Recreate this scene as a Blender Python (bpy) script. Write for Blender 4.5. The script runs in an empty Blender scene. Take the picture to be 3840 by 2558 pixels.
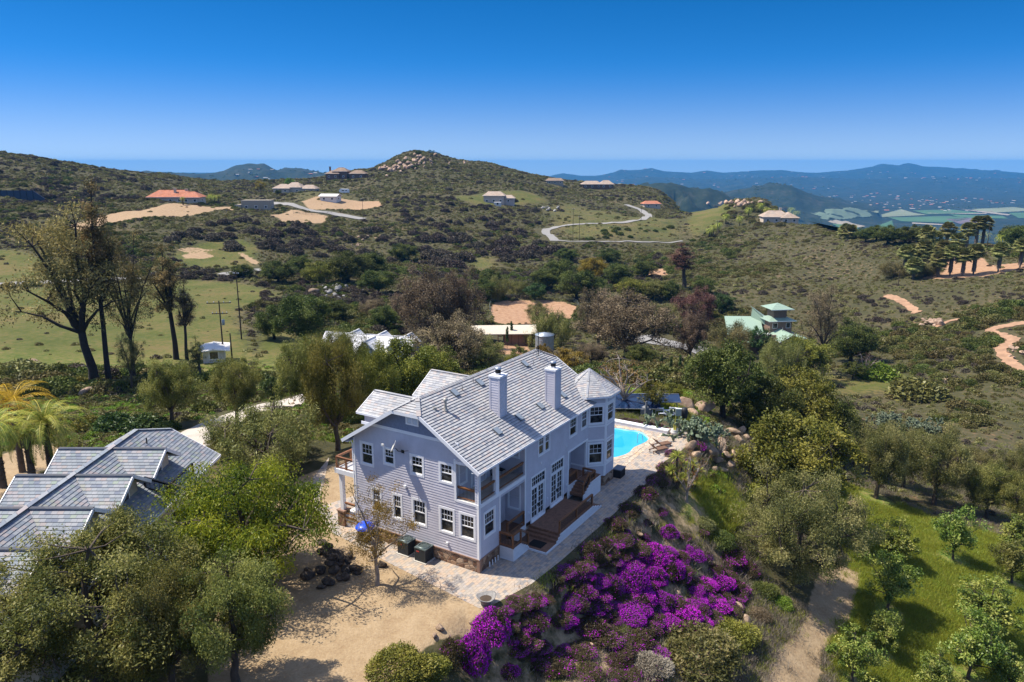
import bpy, math, random
import numpy as np
from mathutils import Vector, Matrix
R = math.radians
scene = bpy.context.scene
COL = scene.collection

# ------------------------------------------------------------------ camera, sky, sun, exposure
CAM_H, FOC, PITCH, CX, CY = 26.6, 2835.0, R(13.19), 1920.0, 1279.0      # metres; pixels of the 3840-wide photograph
cd = bpy.data.cameras.new('camera'); cam = bpy.data.objects.new('camera', cd); COL.objects.link(cam)
cd.sensor_width = 36; cd.lens = 36 * FOC / 3840; cd.sensor_fit = 'HORIZONTAL'
cd.clip_start = 0.5; cd.clip_end = 90000
cam.location = (0, 0, CAM_H); cam.rotation_euler = (R(90) - PITCH, 0, 0)
scene.camera = cam

SUN_EL = R(58.5)
HAZ = R(31.7)                                              # heading of the house's long side, clockwise from +Y
HA = np.array([math.sin(HAZ), math.cos(HAZ)]); HB = np.array([-HA[1], HA[0]])
SH = -.36 * HA + .933 * HB; SH = SH / np.linalg.norm(SH)    # horizontal direction towards the sun
SDIR = Vector((SH[0] * math.cos(SUN_EL), SH[1] * math.cos(SUN_EL), math.sin(SUN_EL)))
sd = bpy.data.lights.new('sun', 'SUN'); sd.energy = 4.25; sd.angle = R(.53); sd.color = (1, .92, .79)
so = bpy.data.objects.new('sun', sd); COL.objects.link(so)
so.rotation_euler = SDIR.to_track_quat('Z', 'Y').to_euler(); so.location = (-300, 80, 500)

W = bpy.data.worlds.new('World'); scene.world = W; W.use_nodes = True
nt = W.node_tree; nt.nodes.clear()
sky = nt.nodes.new('ShaderNodeTexSky'); sky.sky_type = 'NISHITA'; sky.sun_disc = False
sky.sun_elevation = SUN_EL; sky.sun_rotation = math.atan2(SH[0], SH[1])
sky.altitude = 400; sky.air_density = .42; sky.dust_density = .08; sky.ozone_density = 8
hs = nt.nodes.new('ShaderNodeHueSaturation'); hs.inputs['Saturation'].default_value = 1.24; hs.inputs['Hue'].default_value = .497; hs.inputs['Value'].default_value = .60
bg = nt.nodes.new('ShaderNodeBackground'); bg.inputs['Strength'].default_value = .148
wo = nt.nodes.new('ShaderNodeOutputWorld')
tc = nt.nodes.new('ShaderNodeTexCoord'); sx = nt.nodes.new('ShaderNodeSeparateXYZ'); mr = nt.nodes.new('ShaderNodeMapRange'); mr.interpolation_type = 'SMOOTHSTEP'
mr.inputs[1].default_value = .2; mr.inputs[2].default_value = .6            # out-of-view upper sky brightened and paled to add fill light
h2 = nt.nodes.new('ShaderNodeHueSaturation'); h2.inputs['Saturation'].default_value = .72; h2.inputs['Value'].default_value = 2.0
mxs = nt.nodes.new('ShaderNodeMix'); mxs.data_type = 'RGBA'
dip = nt.nodes.new('ShaderNodeVectorMath'); dip.inputs[1].default_value = (0, 0, .012)        # seen from a height the sky reaches below eye level
nt.links.new(tc.outputs['Generated'], dip.inputs[0]); nt.links.new(dip.outputs[0], sky.inputs[0]); nt.links.new(tc.outputs['Generated'], sx.inputs[0]); nt.links.new(sx.outputs[2], mr.inputs[0]); nt.links.new(mr.outputs[0], mxs.inputs[0])
nt.links.new(sky.outputs[0], hs.inputs['Color']); nt.links.new(sky.outputs[0], h2.inputs['Color'])
h3 = nt.nodes.new('ShaderNodeHueSaturation'); h3.inputs['Saturation'].default_value = .86; h3.inputs['Value'].default_value = .46; h3.inputs['Hue'].default_value = .505      # pale air at the horizon
m3 = nt.nodes.new('ShaderNodeMapRange'); m3.interpolation_type = 'SMOOTHSTEP'; m3.inputs[1].default_value = -.02; m3.inputs[2].default_value = .13; mx3 = nt.nodes.new('ShaderNodeMix'); mx3.data_type = 'RGBA'
nt.links.new(sx.outputs[2], m3.inputs[0]); nt.links.new(m3.outputs[0], mx3.inputs[0]); nt.links.new(sky.outputs[0], h3.inputs['Color']); nt.links.new(h3.outputs[0], mx3.inputs[6]); nt.links.new(hs.outputs[0], mx3.inputs[7]); nt.links.new(mx3.outputs[2], mxs.inputs[6])
nt.links.new(h2.outputs[0], mxs.inputs[7]); nt.links.new(mxs.outputs[2], bg.inputs[0]); nt.links.new(bg.outputs[0], wo.inputs[0])
vs = scene.view_settings
scene.display_settings.display_device = 'sRGB'
vs.view_transform = 'Standard'; vs.look = 'None'; vs.exposure = .84; vs.gamma = 1
scene.render.engine = 'CYCLES'
cy = scene.cycles
cy.max_bounces = 7; cy.diffuse_bounces = 4; cy.glossy_bounces = 3; cy.transmission_bounces = 4; cy.transparent_max_bounces = 6
cy.volume_bounces = 0; cy.use_denoising = True; cy.sample_clamp_indirect = 6
scene.render.film_transparent = False

# ------------------------------------------------------------------ helpers: rays, meshes, materials
def ray(px, py):
    x = (px - CX) / FOC; y = -(py - CY) / FOC; c, s = math.cos(PITCH), math.sin(PITCH)
    return np.array([x, c + s * y, -s + c * y])
def P(px, py, Y):                                          # point on the sight line of a photo pixel at forward distance Y
    r = ray(px, py); return np.array([r[0] / r[1] * Y, Y, CAM_H + r[2] / r[1] * Y])
def ground0(px, py, z=0.):
    r = ray(px, py); k = (z - CAM_H) / r[2]; return np.array([r[0] * k, r[1] * k])
HC = ground0(1798, 2149)                                   # near corner of the main house
def uv2w(u, v): return HC + HA * u + HB * v
def w2uv(x, y):
    d = np.stack([np.asarray(x) - HC[0], np.asarray(y) - HC[1]], -1); return d @ HA, d @ HB
def smooth(x, a, b):
    t = np.clip((x - a) / (b - a), 0, 1); return t * t * (3 - 2 * t)

def tag(o, label=None, cat=None, group=None, kind=None):
    if label: o['label'] = label
    if cat: o['category'] = cat
    if group: o['group'] = group
    if kind: o['kind'] = kind
    return o
def empty(name, loc=(0, 0, 0), rz=0, parent=None):
    o = bpy.data.objects.new(name, None); COL.objects.link(o); o.location = loc; o.rotation_euler = (0, 0, rz)
    o.empty_display_size = .3
    if parent: o.parent = parent
    return o
def link(name, me, parent=None, loc=(0, 0, 0), rz=0, scale=(1, 1, 1)):
    o = bpy.data.objects.new(name, me); COL.objects.link(o); o.location = loc; o.rotation_euler = (0, 0, rz); o.scale = scale
    if parent: o.parent = parent
    return o
def copy_tree(o, parent=None):
    c = o.copy(); COL.objects.link(c)
    if parent: c.parent = parent
    for ch in list(o.children): copy_tree(ch, c)
    return c

class MB:
    """collects polygons; build() links them as one mesh object"""
    def __init__(s): s.v = []; s.f = []; s.m = []; s.uv = []; s.sm = []
    def poly(s, pts, mi=0, uv=None, sm=False):
        n = len(s.v); s.v += [tuple(float(a) for a in p) for p in pts]; s.f.append(tuple(range(n, n + len(pts)))); s.m.append(mi); s.sm.append(sm)
        s.uv.append(uv if uv else [(p[0] + p[1], p[2]) for p in pts]); return s
    def box(s, a, b, mi=0, bev=0):
        x0, y0, z0 = [min(p, q) for p, q in zip(a, b)]; x1, y1, z1 = [max(p, q) for p, q in zip(a, b)]
        c = [(x0, y0, z0), (x1, y0, z0), (x1, y1, z0), (x0, y1, z0), (x0, y0, z1), (x1, y0, z1), (x1, y1, z1), (x0, y1, z1)]
        for q in ((0, 3, 2, 1), (4, 5, 6, 7), (0, 1, 5, 4), (1, 2, 6, 5), (2, 3, 7, 6), (3, 0, 4, 7)): s.poly([c[i] for i in q], mi)
        return s
    def beam(s, p, q, w, h, mi=0, up=(0, 0, 1)):            # box section w x h along p-q
        p, q = Vector(p), Vector(q); d = (q - p); L = d.length
        if L < 1e-6: return s
        d /= L; up = Vector(up)
        if abs(d.dot(up)) > .99: up = Vector((1, 0, 0))
        r = d.cross(up).normalized(); t = r.cross(d).normalized()
        c = [b + r * (sx * w / 2) + t * (sz * h / 2) for b in (p, q) for sx, sz in ((-1, -1), (1, -1), (1, 1), (-1, 1))]
        for f in ((3, 2, 1, 0), (4, 5, 6, 7), (0, 1, 5, 4), (1, 2, 6, 5), (2, 3, 7, 6), (3, 0, 4, 7)): s.poly([c[i] for i in f], mi)
        return s
    def prism(s, pts, d, mi=0):                            # polygon pts extruded by vector d (counter-clockwise seen against d)
        pts = [Vector(p) for p in pts]; d = Vector(d); q = [p + d for p in pts]
        s.poly(q, mi); s.poly(list(reversed(pts)), mi); n = len(pts)
        for i in range(n):
            j = (i + 1) % n; s.poly([pts[i], pts[j], q[j], q[i]], mi)
        return s
    def tube(s, path, rad, n=6, mi=0, caps=True):
        path = [Vector(p) for p in path]; rings = []; ref = None
        for i, p in enumerate(path):
            d = (path[min(i + 1, len(path) - 1)] - path[max(i - 1, 0)])
            if d.length < 1e-9: d = Vector((0, 0, 1))
            d.normalize()
            if ref is None: ref = d.orthogonal().normalized()
            ref = (ref - d * ref.dot(d))
            ref = ref.normalized() if ref.length > 1e-6 else d.orthogonal().normalized()
            b = d.cross(ref); r = rad[i] if hasattr(rad, '__len__') else rad
            rings.append([p + ref * (math.cos(2 * math.pi * k / n) * r) + b * (math.sin(2 * math.pi * k / n) * r) for k in range(n)])
        n0 = len(s.v)
        for rg in rings: s.v += [tuple(q) for q in rg]
        for i in range(len(rings) - 1):
            for k in range(n):
                a = n0 + i * n + k; b2 = n0 + i * n + (k + 1) % n
                s.f.append((a, b2, b2 + n, a + n)); s.m.append(mi); s.sm.append(True); s.uv.append([(k / n, i), ((k + 1) / n, i), ((k + 1) / n, i + 1), (k / n, i + 1)])
        if caps:
            s.poly(list(reversed(rings[0])), mi); s.poly(rings[-1], mi)
        return s
    def lathe(s, prof, c=(0, 0, 0), n=20, mi=0):            # profile [(radius, z)] round a vertical axis
        n0 = len(s.v)
        for r, z in prof: s.v += [(c[0] + r * math.cos(2 * math.pi * k / n), c[1] + r * math.sin(2 * math.pi * k / n), c[2] + z) for k in range(n)]
        for i in range(len(prof) - 1):
            for k in range(n):
                a = n0 + i * n + k; b = n0 + i * n + (k + 1) % n
                s.f.append((a, b, b + n, a + n)); s.m.append(mi); s.sm.append(True); s.uv.append([(k, i), (k + 1, i), (k + 1, i + 1), (k, i + 1)])
        return s
    def mesh(s, name, mats):
        me = bpy.data.meshes.new(name); me.from_pydata(s.v, [], s.f); me.update()
        for m in (mats if isinstance(mats, (list, tuple)) else [mats]): me.materials.append(m)
        me.polygons.foreach_set('material_index', s.m); me.polygons.foreach_set('use_smooth', s.sm)
        ul = me.uv_layers.new(name='UVMap'); ul.data.foreach_set('uv', [c for f in s.uv for p in f for c in p])
        return me
    def build(s, name, mats, parent=None, loc=(0, 0, 0), rz=0, scale=(1, 1, 1)):
        return link(name, s.mesh(name, mats), parent, loc, rz, scale)

class NT:
    """small node-tree writer"""
    def __init__(s, name):
        s.m = bpy.data.materials.new(name); s.m.use_nodes = True; s.t = s.m.node_tree; s.t.nodes.clear()
        s.out = s.t.nodes.new('ShaderNodeOutputMaterial')
    def n(s, ty, **kw):
        x = s.t.nodes.new('ShaderNode' + ty)
        for k, v in kw.items():
            if k in x.inputs.keys(): x.inputs[k].default_value = v
            else: setattr(x, k, v)
        return x
    def l(s, a, b): s.t.links.new(a, b)
    def noise(s, vec, scale, detail=4, rough=.6, dist=0):
        x = s.n('TexNoise'); x.inputs['Scale'].default_value = scale; x.inputs['Detail'].default_value = detail
        x.inputs['Roughness'].default_value = rough; x.inputs['Distortion'].default_value = dist
        if vec is not None: s.l(vec, x.inputs['Vector'])
        return x.outputs['Fac']
    def ramp(s, fac, stops):
        x = s.n('ValToRGB'); e = x.color_ramp.elements
        while len(e) < len(stops): e.new(.5)
        for i, (p, c) in enumerate(stops):
            e[i].position = p; e[i].color = (*c, 1) if len(c) == 3 else c
        s.l(fac, x.inputs[0]); return x.outputs[0]
    def mix(s, fac, a, b, mode='MIX'):
        x = s.n('Mix', data_type='RGBA', blend_type=mode); x.clamp_factor = True
        for sock, v in ((x.inputs[0], fac), (x.inputs[6], a), (x.inputs[7], b)):
            if isinstance(v, (int, float)): sock.default_value = v
            elif isinstance(v, tuple): sock.default_value = (*v, 1) if len(v) == 3 else v
            else: s.l(v, sock)
        return x.outputs[2]
    def math(s, op, a, b=None, clamp=False):
        x = s.n('Math', operation=op, use_clamp=clamp)
        for i, v in enumerate((a, b)):
            if v is None: continue
            if isinstance(v, (int, float)): x.inputs[i].default_value = v
            else: s.l(v, x.inputs[i])
        return x.outputs[0]
    def coord(s, which='Object'): return s.n('TexCoord').outputs[which]
    def pos(s): return s.n('NewGeometry').outputs['Position']
    def bump(s, h, strength=.3, dist=.02):
        x = s.n('Bump'); x.inputs['Strength'].default_value = strength; x.inputs['Distance'].default_value = dist; s.l(h, x.inputs['Height']); return x.outputs[0]
    def principled(s, col, rough=.6, metal=0, spec=.4, normal=None):
        x = s.n('BsdfPrincipled'); x.inputs['Roughness'].default_value = rough; x.inputs['Metallic'].default_value = metal
        x.inputs['Specular IOR Level'].default_value = spec
        if isinstance(col, tuple): x.inputs['Base Color'].default_value = (*col, 1)
        else: s.l(col, x.inputs['Base Color'])
        if normal is not None: s.l(normal, x.inputs['Normal'])
        s.l(x.outputs[0], s.out.inputs['Surface']); return x
def simple(name, col, rough=.6, metal=0, var=.15, scale=3., bump=0., bscale=20., spec=.35):
    k = NT(name); c = k.coord('Object')
    f = k.noise(c, scale, 5); d = tuple(x * (1 - var) for x in col); u = tuple(min(1, x * (1 + var)) for x in col)
    colr = k.ramp(f, [(.3, d), (.7, u)])
    nm = k.bump(k.noise(c, bscale, 4), bump, .03) if bump else None
    k.principled(colr, rough, metal, spec, nm); return k.m
# ------------------------------------------------------------------ terrain
# control points read off the photograph: (pixel x, pixel y, forward distance in metres)
CTRL = """-300 2558 33|-300 2000 52|-300 1700 74|-300 1450 112|-300 1300 148|-300 1060 225|-300 900 300|-300 720 430|-300 565 560
0 2558 35|0 2000 53|0 1700 75|0 1450 112|0 1300 147|0 1060 230|0 940 280|0 850 330|0 720 430|0 640 520|0 572 600
300 1700 73|300 1450 112|300 1200 180|300 1060 230|300 900 310|300 800 385|300 700 500|300 615 640
600 2200 44|600 2000 51|600 1700 71|600 1450 112|600 1300 151|600 1150 200|600 1000 270|600 900 320|600 800 390|600 740 470|600 690 600|600 664 750
900 1345 140|900 1270 160|900 1150 205|900 1000 285|900 900 345|900 810 430|900 760 520|900 710 640|900 672 780
1200 1500 92|1200 1300 160|1200 1150 210|1200 1000 300|1200 900 380|1200 800 480|1200 740 560|1200 700 650|1200 664 760
1350 652 770|1400 652 790|1470 610 812|1510 586 825|1350 760 560
1560 1300 168|1560 1150 217|1560 1000 310|1560 900 400|1560 800 500|1560 700 620|1560 640 720|1560 572 830|1650 582 838
1700 700 640|1730 620 830|1794 611 850
1900 1300 178|1900 1150 238|1900 1000 330|1900 900 420|1900 800 510|1900 750 570|1900 700 650|1900 660 760|1900 634 856
1960 651 856|2030 664 860|2100 676 858|2080 760 610|2080 850 480
2250 1300 188|2250 1150 245|2250 1000 340|2250 900 430|2250 850 480|2250 800 560|2250 750 660|2250 700 790|2250 686 850
2500 1400 122|2500 1300 185|2500 1150 255|2500 1000 345|2500 920 430|2500 850 510|2500 800 620|2500 760 730|2500 738 800
2750 1300 205|2750 1150 245|2750 1000 330|2750 900 430|2750 850 510|2750 800 590|2700 790 620
2900 1300 209|2900 1150 240|2900 1000 310|2900 900 400|2900 828 505|2880 745 565|2800 742 565|2740 752 570|2680 790 575
3100 1500 140|3100 1300 200|3100 1150 240|3100 1000 300|3100 900 380|3100 858 440
3400 1700 112|3400 1500 148|3400 1300 186|3400 1150 222|3400 1040 248|3400 960 300|3400 885 345
3840 1900 92|3840 1700 116|3840 1500 140|3840 1300 168|3840 1150 200|3840 1000 240|3840 930 300|3840 900 345
4100 1900 92|4100 1500 140|4100 1150 200|4100 930 300
3500 2100 69|3840 2300 61|3840 2558 51.6|3000 2500 48|2600 2558 42.5|2420 2300 47|2000 2500 40.7|1750 2420 40.2|1500 2558 35.6
2600 1900 60|2700 1720 72|3000 2000 68|3100 1800 88|2900 1500 116|2500 1480 98|2400 1590 79|2200 1470 98|2700 2200 54|2850 2350 51|3200 2300 57|3300 1950 79"""
HID = [(-600, 900, 20), (0, 900, 8), (300, 950, -5), (600, 1000, -20), (900, 1050, -30), (1200, 1050, -30), (1560, 1150, 5), (1900, 1200, -15),
       (2250, 1150, -50), (2500, 1050, -85), (2750, 850, -85), (2900, 800, -95), (3100, 650, -95), (3400, 560, -95), (3840, 540, -100), (4200, 540, -100),
       (2600, 700, -40), (-800, 30, 0), (1900, 20, 0), (4500, 20, -12), (-800, 110, -6), (4600, 100, -18), (4600, 250, -10), (3400, 25, -8), (2600, 25, -3)]
_pts = []
for ln in CTRL.replace('\n', '|').split('|'):
    a = [float(q) for q in ln.split()]; _pts.append(P(*a))
for px, Y, z in HID:
    _pts.append(np.array([(px - CX) / FOC / .985 * Y, Y, z]))
for u, v in ((0, 0), (8, 0), (16, 0), (0, 11), (8, 13), (16, 12), (30, 3), (30, 10), (38, 4), (-6, 5), (-10, 12), (-15, 0), (24, -3)):
    w = uv2w(u, v); _pts.append(np.array([w[0], w[1], 0.]))
for x, y in ((-25, 40), (-30, 55), (-12, 35), (-38, 48), (-18, 60)): _pts.append(np.array([x, y, 0.]))
_pts = np.array(_pts)
_S = np.stack([_pts[:, 0] / _pts[:, 1] * 2.2, np.log(_pts[:, 1])], 1)
_G = (_pts[:, 2] - CAM_H) / _pts[:, 1]                      # slope of the sight line: interpolated, then turned back into height
_phi = lambda r: np.power(r, 1.35)
_D = np.sqrt(((_S[:, None] - _S[None]) ** 2).sum(-1) + 2e-4)
_n = len(_S); _A = np.zeros((_n + 3, _n + 3)); _A[:_n, :_n] = _phi(_D) - np.eye(_n) * 2e-4; _A[:_n, _n] = 1; _A[:_n, _n + 1] = _S[:, 0]; _A[:_n, _n + 2] = _S[:, 1]
_A[_n, :_n] = 1; _A[_n + 1, :_n] = _S[:, 0]; _A[_n + 2, :_n] = _S[:, 1]
_W = np.linalg.solve(_A, np.r_[_G, 0, 0, 0])

def vnoise(x, y, seed=0):
    """smooth value noise, about -1..1"""
    xi = np.floor(x); yi = np.floor(y); fx = x - xi; fy = y - yi; fx = fx * fx * (3 - 2 * fx); fy = fy * fy * (3 - 2 * fy)
    def h(a, b):
        n = np.sin(a * 127.1 + b * 311.7 + seed * 74.7) * 43758.5453; return (n - np.floor(n)) * 2 - 1
    return (h(xi, yi) * (1 - fx) + h(xi + 1, yi) * fx) * (1 - fy) + (h(xi, yi + 1) * (1 - fx) + h(xi + 1, yi + 1) * fx) * fy
def fbm(x, y, o=4, seed=0, g=.5):
    t = 0; a = 1
    for i in range(o): t = t + a * vnoise(x, y, seed + i); x = x * 2.03 + 3.1; y = y * 2.03 + 1.7; a *= g
    return t
def polydist(x, y, poly):
    """signed distance to a polygon, negative inside"""
    x = np.asarray(x, float); y = np.asarray(y, float); d = np.full(x.shape, 1e18); ins = np.zeros(x.shape, bool); n = len(poly)
    for i in range(n):
        ax, ay = poly[i]; bx, by = poly[(i + 1) % n]; ex, ey = bx - ax, by - ay
        t = np.clip(((x - ax) * ex + (y - ay) * ey) / (ex * ex + ey * ey + 1e-12), 0, 1)
        d = np.minimum(d, (x - ax - ex * t) ** 2 + (y - ay - ey * t) ** 2)
        c = (ay > y) != (by > y)
        with np.errstate(divide='ignore', invalid='ignore'):
            ins ^= c & (x < ex * (y - ay) / (ey if ey != 0 else 1e-12) + ax)
    return np.where(ins, -1, 1) * np.sqrt(d)

EDGE_PX = [(1738, 2252), (1800, 2283), (1860, 2262), (1993, 2190), (2107, 2100), (2222, 1998), (2311, 1919), (2350, 1876), (2400, 1838), (2425, 1812), (2462, 1770), (2495, 1728),
           (2545, 1700), (2580, 1668), (2590, 1640), (2584, 1625), (2556, 1612)]
EDGE = [tuple(ground0(*q)) for q in EDGE_PX]                # outer edge of the paved terrace
PAD = EDGE + [tuple(ground0(2500, 1588)), tuple(ground0(2330, 1562)), tuple(uv2w(30, 13)), tuple(uv2w(16, 22)), tuple(uv2w(2, 24)), (-20, 70), (-34, 68), (-46, 60), (-46, 34), (-26, 24), (-8, 33)]
POOLW = [tuple(uv2w(*q)) for q in ((31.1, 3.6), (31.35, 1.9), (31.15, 1.1), (30.5, .4), (29.9, -.05), (29.1, -.2), (26.8, .2), (24.4, .3), (23.2, 1.0), (22.4, 2.3), (22.6, 4.0), (24, 5.2), (26.5, 5.2), (29.0, 5.9), (30.6, 5.0))]
RIDGES = [  # (forward distance, width in front, width behind, floor, [(pixel x, pixel y of the crest)])
    (11800, 1900, 2600, -240, [(1500, 700), (1960, 690), (2030, 668), (2110, 652), (2180, 660), (2250, 658), (2330, 640), (2420, 634), (2500, 642), (2590, 646), (2650, 640), (2720, 650), (2800, 643), (2930, 637), (2990, 645), (3070, 647), (3150, 641), (3240, 632), (3320, 618), (3370, 622), (3412, 612), (3460, 624), (3540, 628), (3640, 636), (3740, 640), (3840, 648), (4300, 640)]),
    (9000, 1300, 1700, -240, [(1500, 760), (2060, 690), (2300, 680), (2420, 662), (2600, 672), (3000, 664), (3200, 672), (3500, 664), (3840, 668), (4300, 670)]),
    (2600, 420, 600, -150, [(1700, 800), (2200, 770), (2300, 735), (2400, 705), (2470, 690), (2520, 682), (2560, 690), (2620, 706), (2660, 702), (2720, 735), (2790, 780), (2900, 830), (2980, 900)]),
    (3900, 600, 900, -215, [(2500, 790), (2640, 740), (2750, 712), (2830, 698), (2900, 688), (2980, 704), (3080, 740), (3180, 766), (3300, 790)]),
    (4300, 900, 900, -95, [(-400, 700), (200, 660), (420, 650), (560, 642), (760, 655), (840, 640), (880, 622), (930, 614), (990, 617), (1040, 640), (1080, 632), (1130, 633), (1200, 650), (1300, 655), (1400, 655), (1600, 660), (1900, 690), (2050, 760), (2140, 860)]),
    (3800, 450, 600, -120, [(1000, 700), (1200, 648), (1290, 638), (1400, 648), (1440, 625), (1500, 590), (1545, 580), (1600, 570), (1640, 574), (1690, 590), (1760, 620), (1900, 660), (2000, 700), (2080, 760), (2150, 860)]),
]
def far(x, y):
    s = x / np.maximum(y, 1)
    z = -90 - 140 * smooth(s, -.12, .12) + 0 * y
    z = z - 15 * smooth(y, 3000, 9000) - 90 * smooth(y, 12500, 16000)
    zf = z.copy()
    for Y0, w0, w1, fl, prof in RIDGES:
        q = np.array([P(a, b, Y0) for a, b in prof]); sp = q[:, 0] / q[:, 1]
        top = np.interp(s, sp, q[:, 2], -2000, -2000) + Y0 * Y0 / 1.5e7; amp = np.maximum(top - zf, 0)
        j = fbm(x / (Y0 * .05), y / (Y0 * .05), 3, int(Y0)) * .25
        d = (y - Y0) / np.where(y < Y0, w0, w1) + j * np.clip(np.abs(y - Y0) / w0, 0, 1)
        sh = np.exp(-np.abs(d) ** 1.5)
        zz = zf + amp * sh
        spur = (np.abs(fbm(x / (Y0 * .035), y / (Y0 * .06), 4, int(Y0) + 9)) - .45) * amp * .62 * sh * (1 - .9 * sh ** 4)
        z = np.maximum(z, zz + spur)
    z = z + fbm(x / 900, y / 900, 3, 41) * 4 * smooth(y, 5000, 9000)
    z = z - y * y / 1.5e7                                    # the earth's curve
    return z
def terr(x, y, detail=True):
    x = np.asarray(x, float); y = np.asarray(y, float); sh = x.shape; x = x.ravel(); y = y.ravel()
    yy = np.clip(y, 16, 1500); s = np.clip(x / yy, -1.6, 1.6) * 2.2; t = np.log(yy)
    g = np.empty_like(x)
    for i in range(0, len(x), 20000):
        q = slice(i, i + 20000)
        r = np.sqrt((s[q, None] - _S[None, :, 0]) ** 2 + (t[q, None] - _S[None, :, 1]) ** 2 + 2e-4)
        g[q] = _phi(r) @ _W[:_n] + _W[_n] + _W[_n + 1] * s[q] + _W[_n + 2] * t[q]
    z = CAM_H + g * yy
    k = smooth(y, 900, 1500)
    if (k > 0).any(): z = np.where(k > 0, z * (1 - k) + far(x, np.maximum(y, 800)) * k, z)
    if detail:
        a = smooth(y, 110, 420) * (1 - k)
        z = z + a * (fbm(x / 70, y / 70, 4, 5) * 3.0)
        z = z + fbm(x / 6, y / 6, 3, 8) * .18 * (1 - k)
    z = z + np.where(y < 60, 0, 0)
    d = polydist(x, y, PAD)
    dp = polydist(x, y, POOLW)
    m = smooth(d, -.05, 3.2)
    z = z * m + 0 * (1 - m)
    z = np.where(dp < .62, -2.2, z)
    return z.reshape(sh)
def hz(x, y): return float(terr(np.array([x]), np.array([y]))[0])
_ty = np.exp(np.linspace(math.log(24), math.log(16000), 1700))
def G(px, py):
    """where the sight line of a photo pixel meets the ground"""
    r = ray(px, py); x = r[0] / r[1] * _ty; z = CAM_H + r[2] / r[1] * _ty; h = terr(x, _ty); b = z <= h
    if not b.any(): i = int(np.argmin(z - h))
    else: i = int(np.argmax(b))
    if i > 0 and b.any():
        d0 = z[i - 1] - h[i - 1]; d1 = z[i] - h[i]; f = d0 / (d0 - d1 + 1e-9); Y = _ty[i - 1] + f * (_ty[i] - _ty[i - 1])
    else: Y = _ty[i]
    xx = r[0] / r[1] * Y
    return np.array([xx, Y, hz(xx, Y)])
def wpoly(px): return [tuple(G(*q)[:2]) for q in px]

# regions of the ground, outlined where they lie
GRASS = [  # (polygon of photo pixels, edge softness in metres, weight)
    ([(-300, 1420), (-300, 1090), (200, 1078), (500, 1062), (700, 1050), (900, 1062), (1040, 1095), (1040, 1130), (900, 1150), (880, 1200), (960, 1330), (1080, 1370), (1060, 1420), (700, 1400), (300, 1390)], 9, 1.),
    ([(-300, 1050), (-300, 930), (60, 940), (240, 990), (330, 1050), (200, 1066)], 7, 1.),
    ([(640, 950), (760, 905), (900, 895), (980, 930), (960, 1000), (800, 1010), (700, 1000), (650, 975)], 8, .8),
    ([(1000, 1160), (1100, 1180), (1120, 1290), (1020, 1390), (930, 1380)], 6, .9),
    ([(2340, 1480), (2600, 1440), (2560, 1590), (2350, 1560)], 4, .9),
    ([(3080, 1780), (3250, 1840), (3550, 1960), (3840, 2040), (4000, 2100), (4000, 2700), (3150, 2700), (3120, 2300), (3200, 2100), (3060, 1900)], 3, 1.),
    ([(2500, 1830), (2700, 1760), (2800, 1900), (2720, 2080), (2560, 1980)], 2.5, .75),
    ([(3000, 1400), (3400, 1390), (3500, 1440), (3300, 1480), (3050, 1470)], 5, .7),
    ([(2000, 780), (2120, 750), (2600, 820), (2600, 905), (2100, 905), (2060, 880)], 18, .55),
    ([(2560, 850), (2680, 760), (2760, 780), (2700, 840), (2600, 900)], 12, .8),
    ([(1650, 740), (1820, 720), (2060, 735), (2060, 765), (1800, 775)], 14, .7),
    ([(1060, 735), (1330, 725), (1380, 760), (1120, 800)], 14, .5),
    ([(1720, 970), (1860, 950), (1900, 1010), (1760, 1020)], 9, .6),
]
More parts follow.
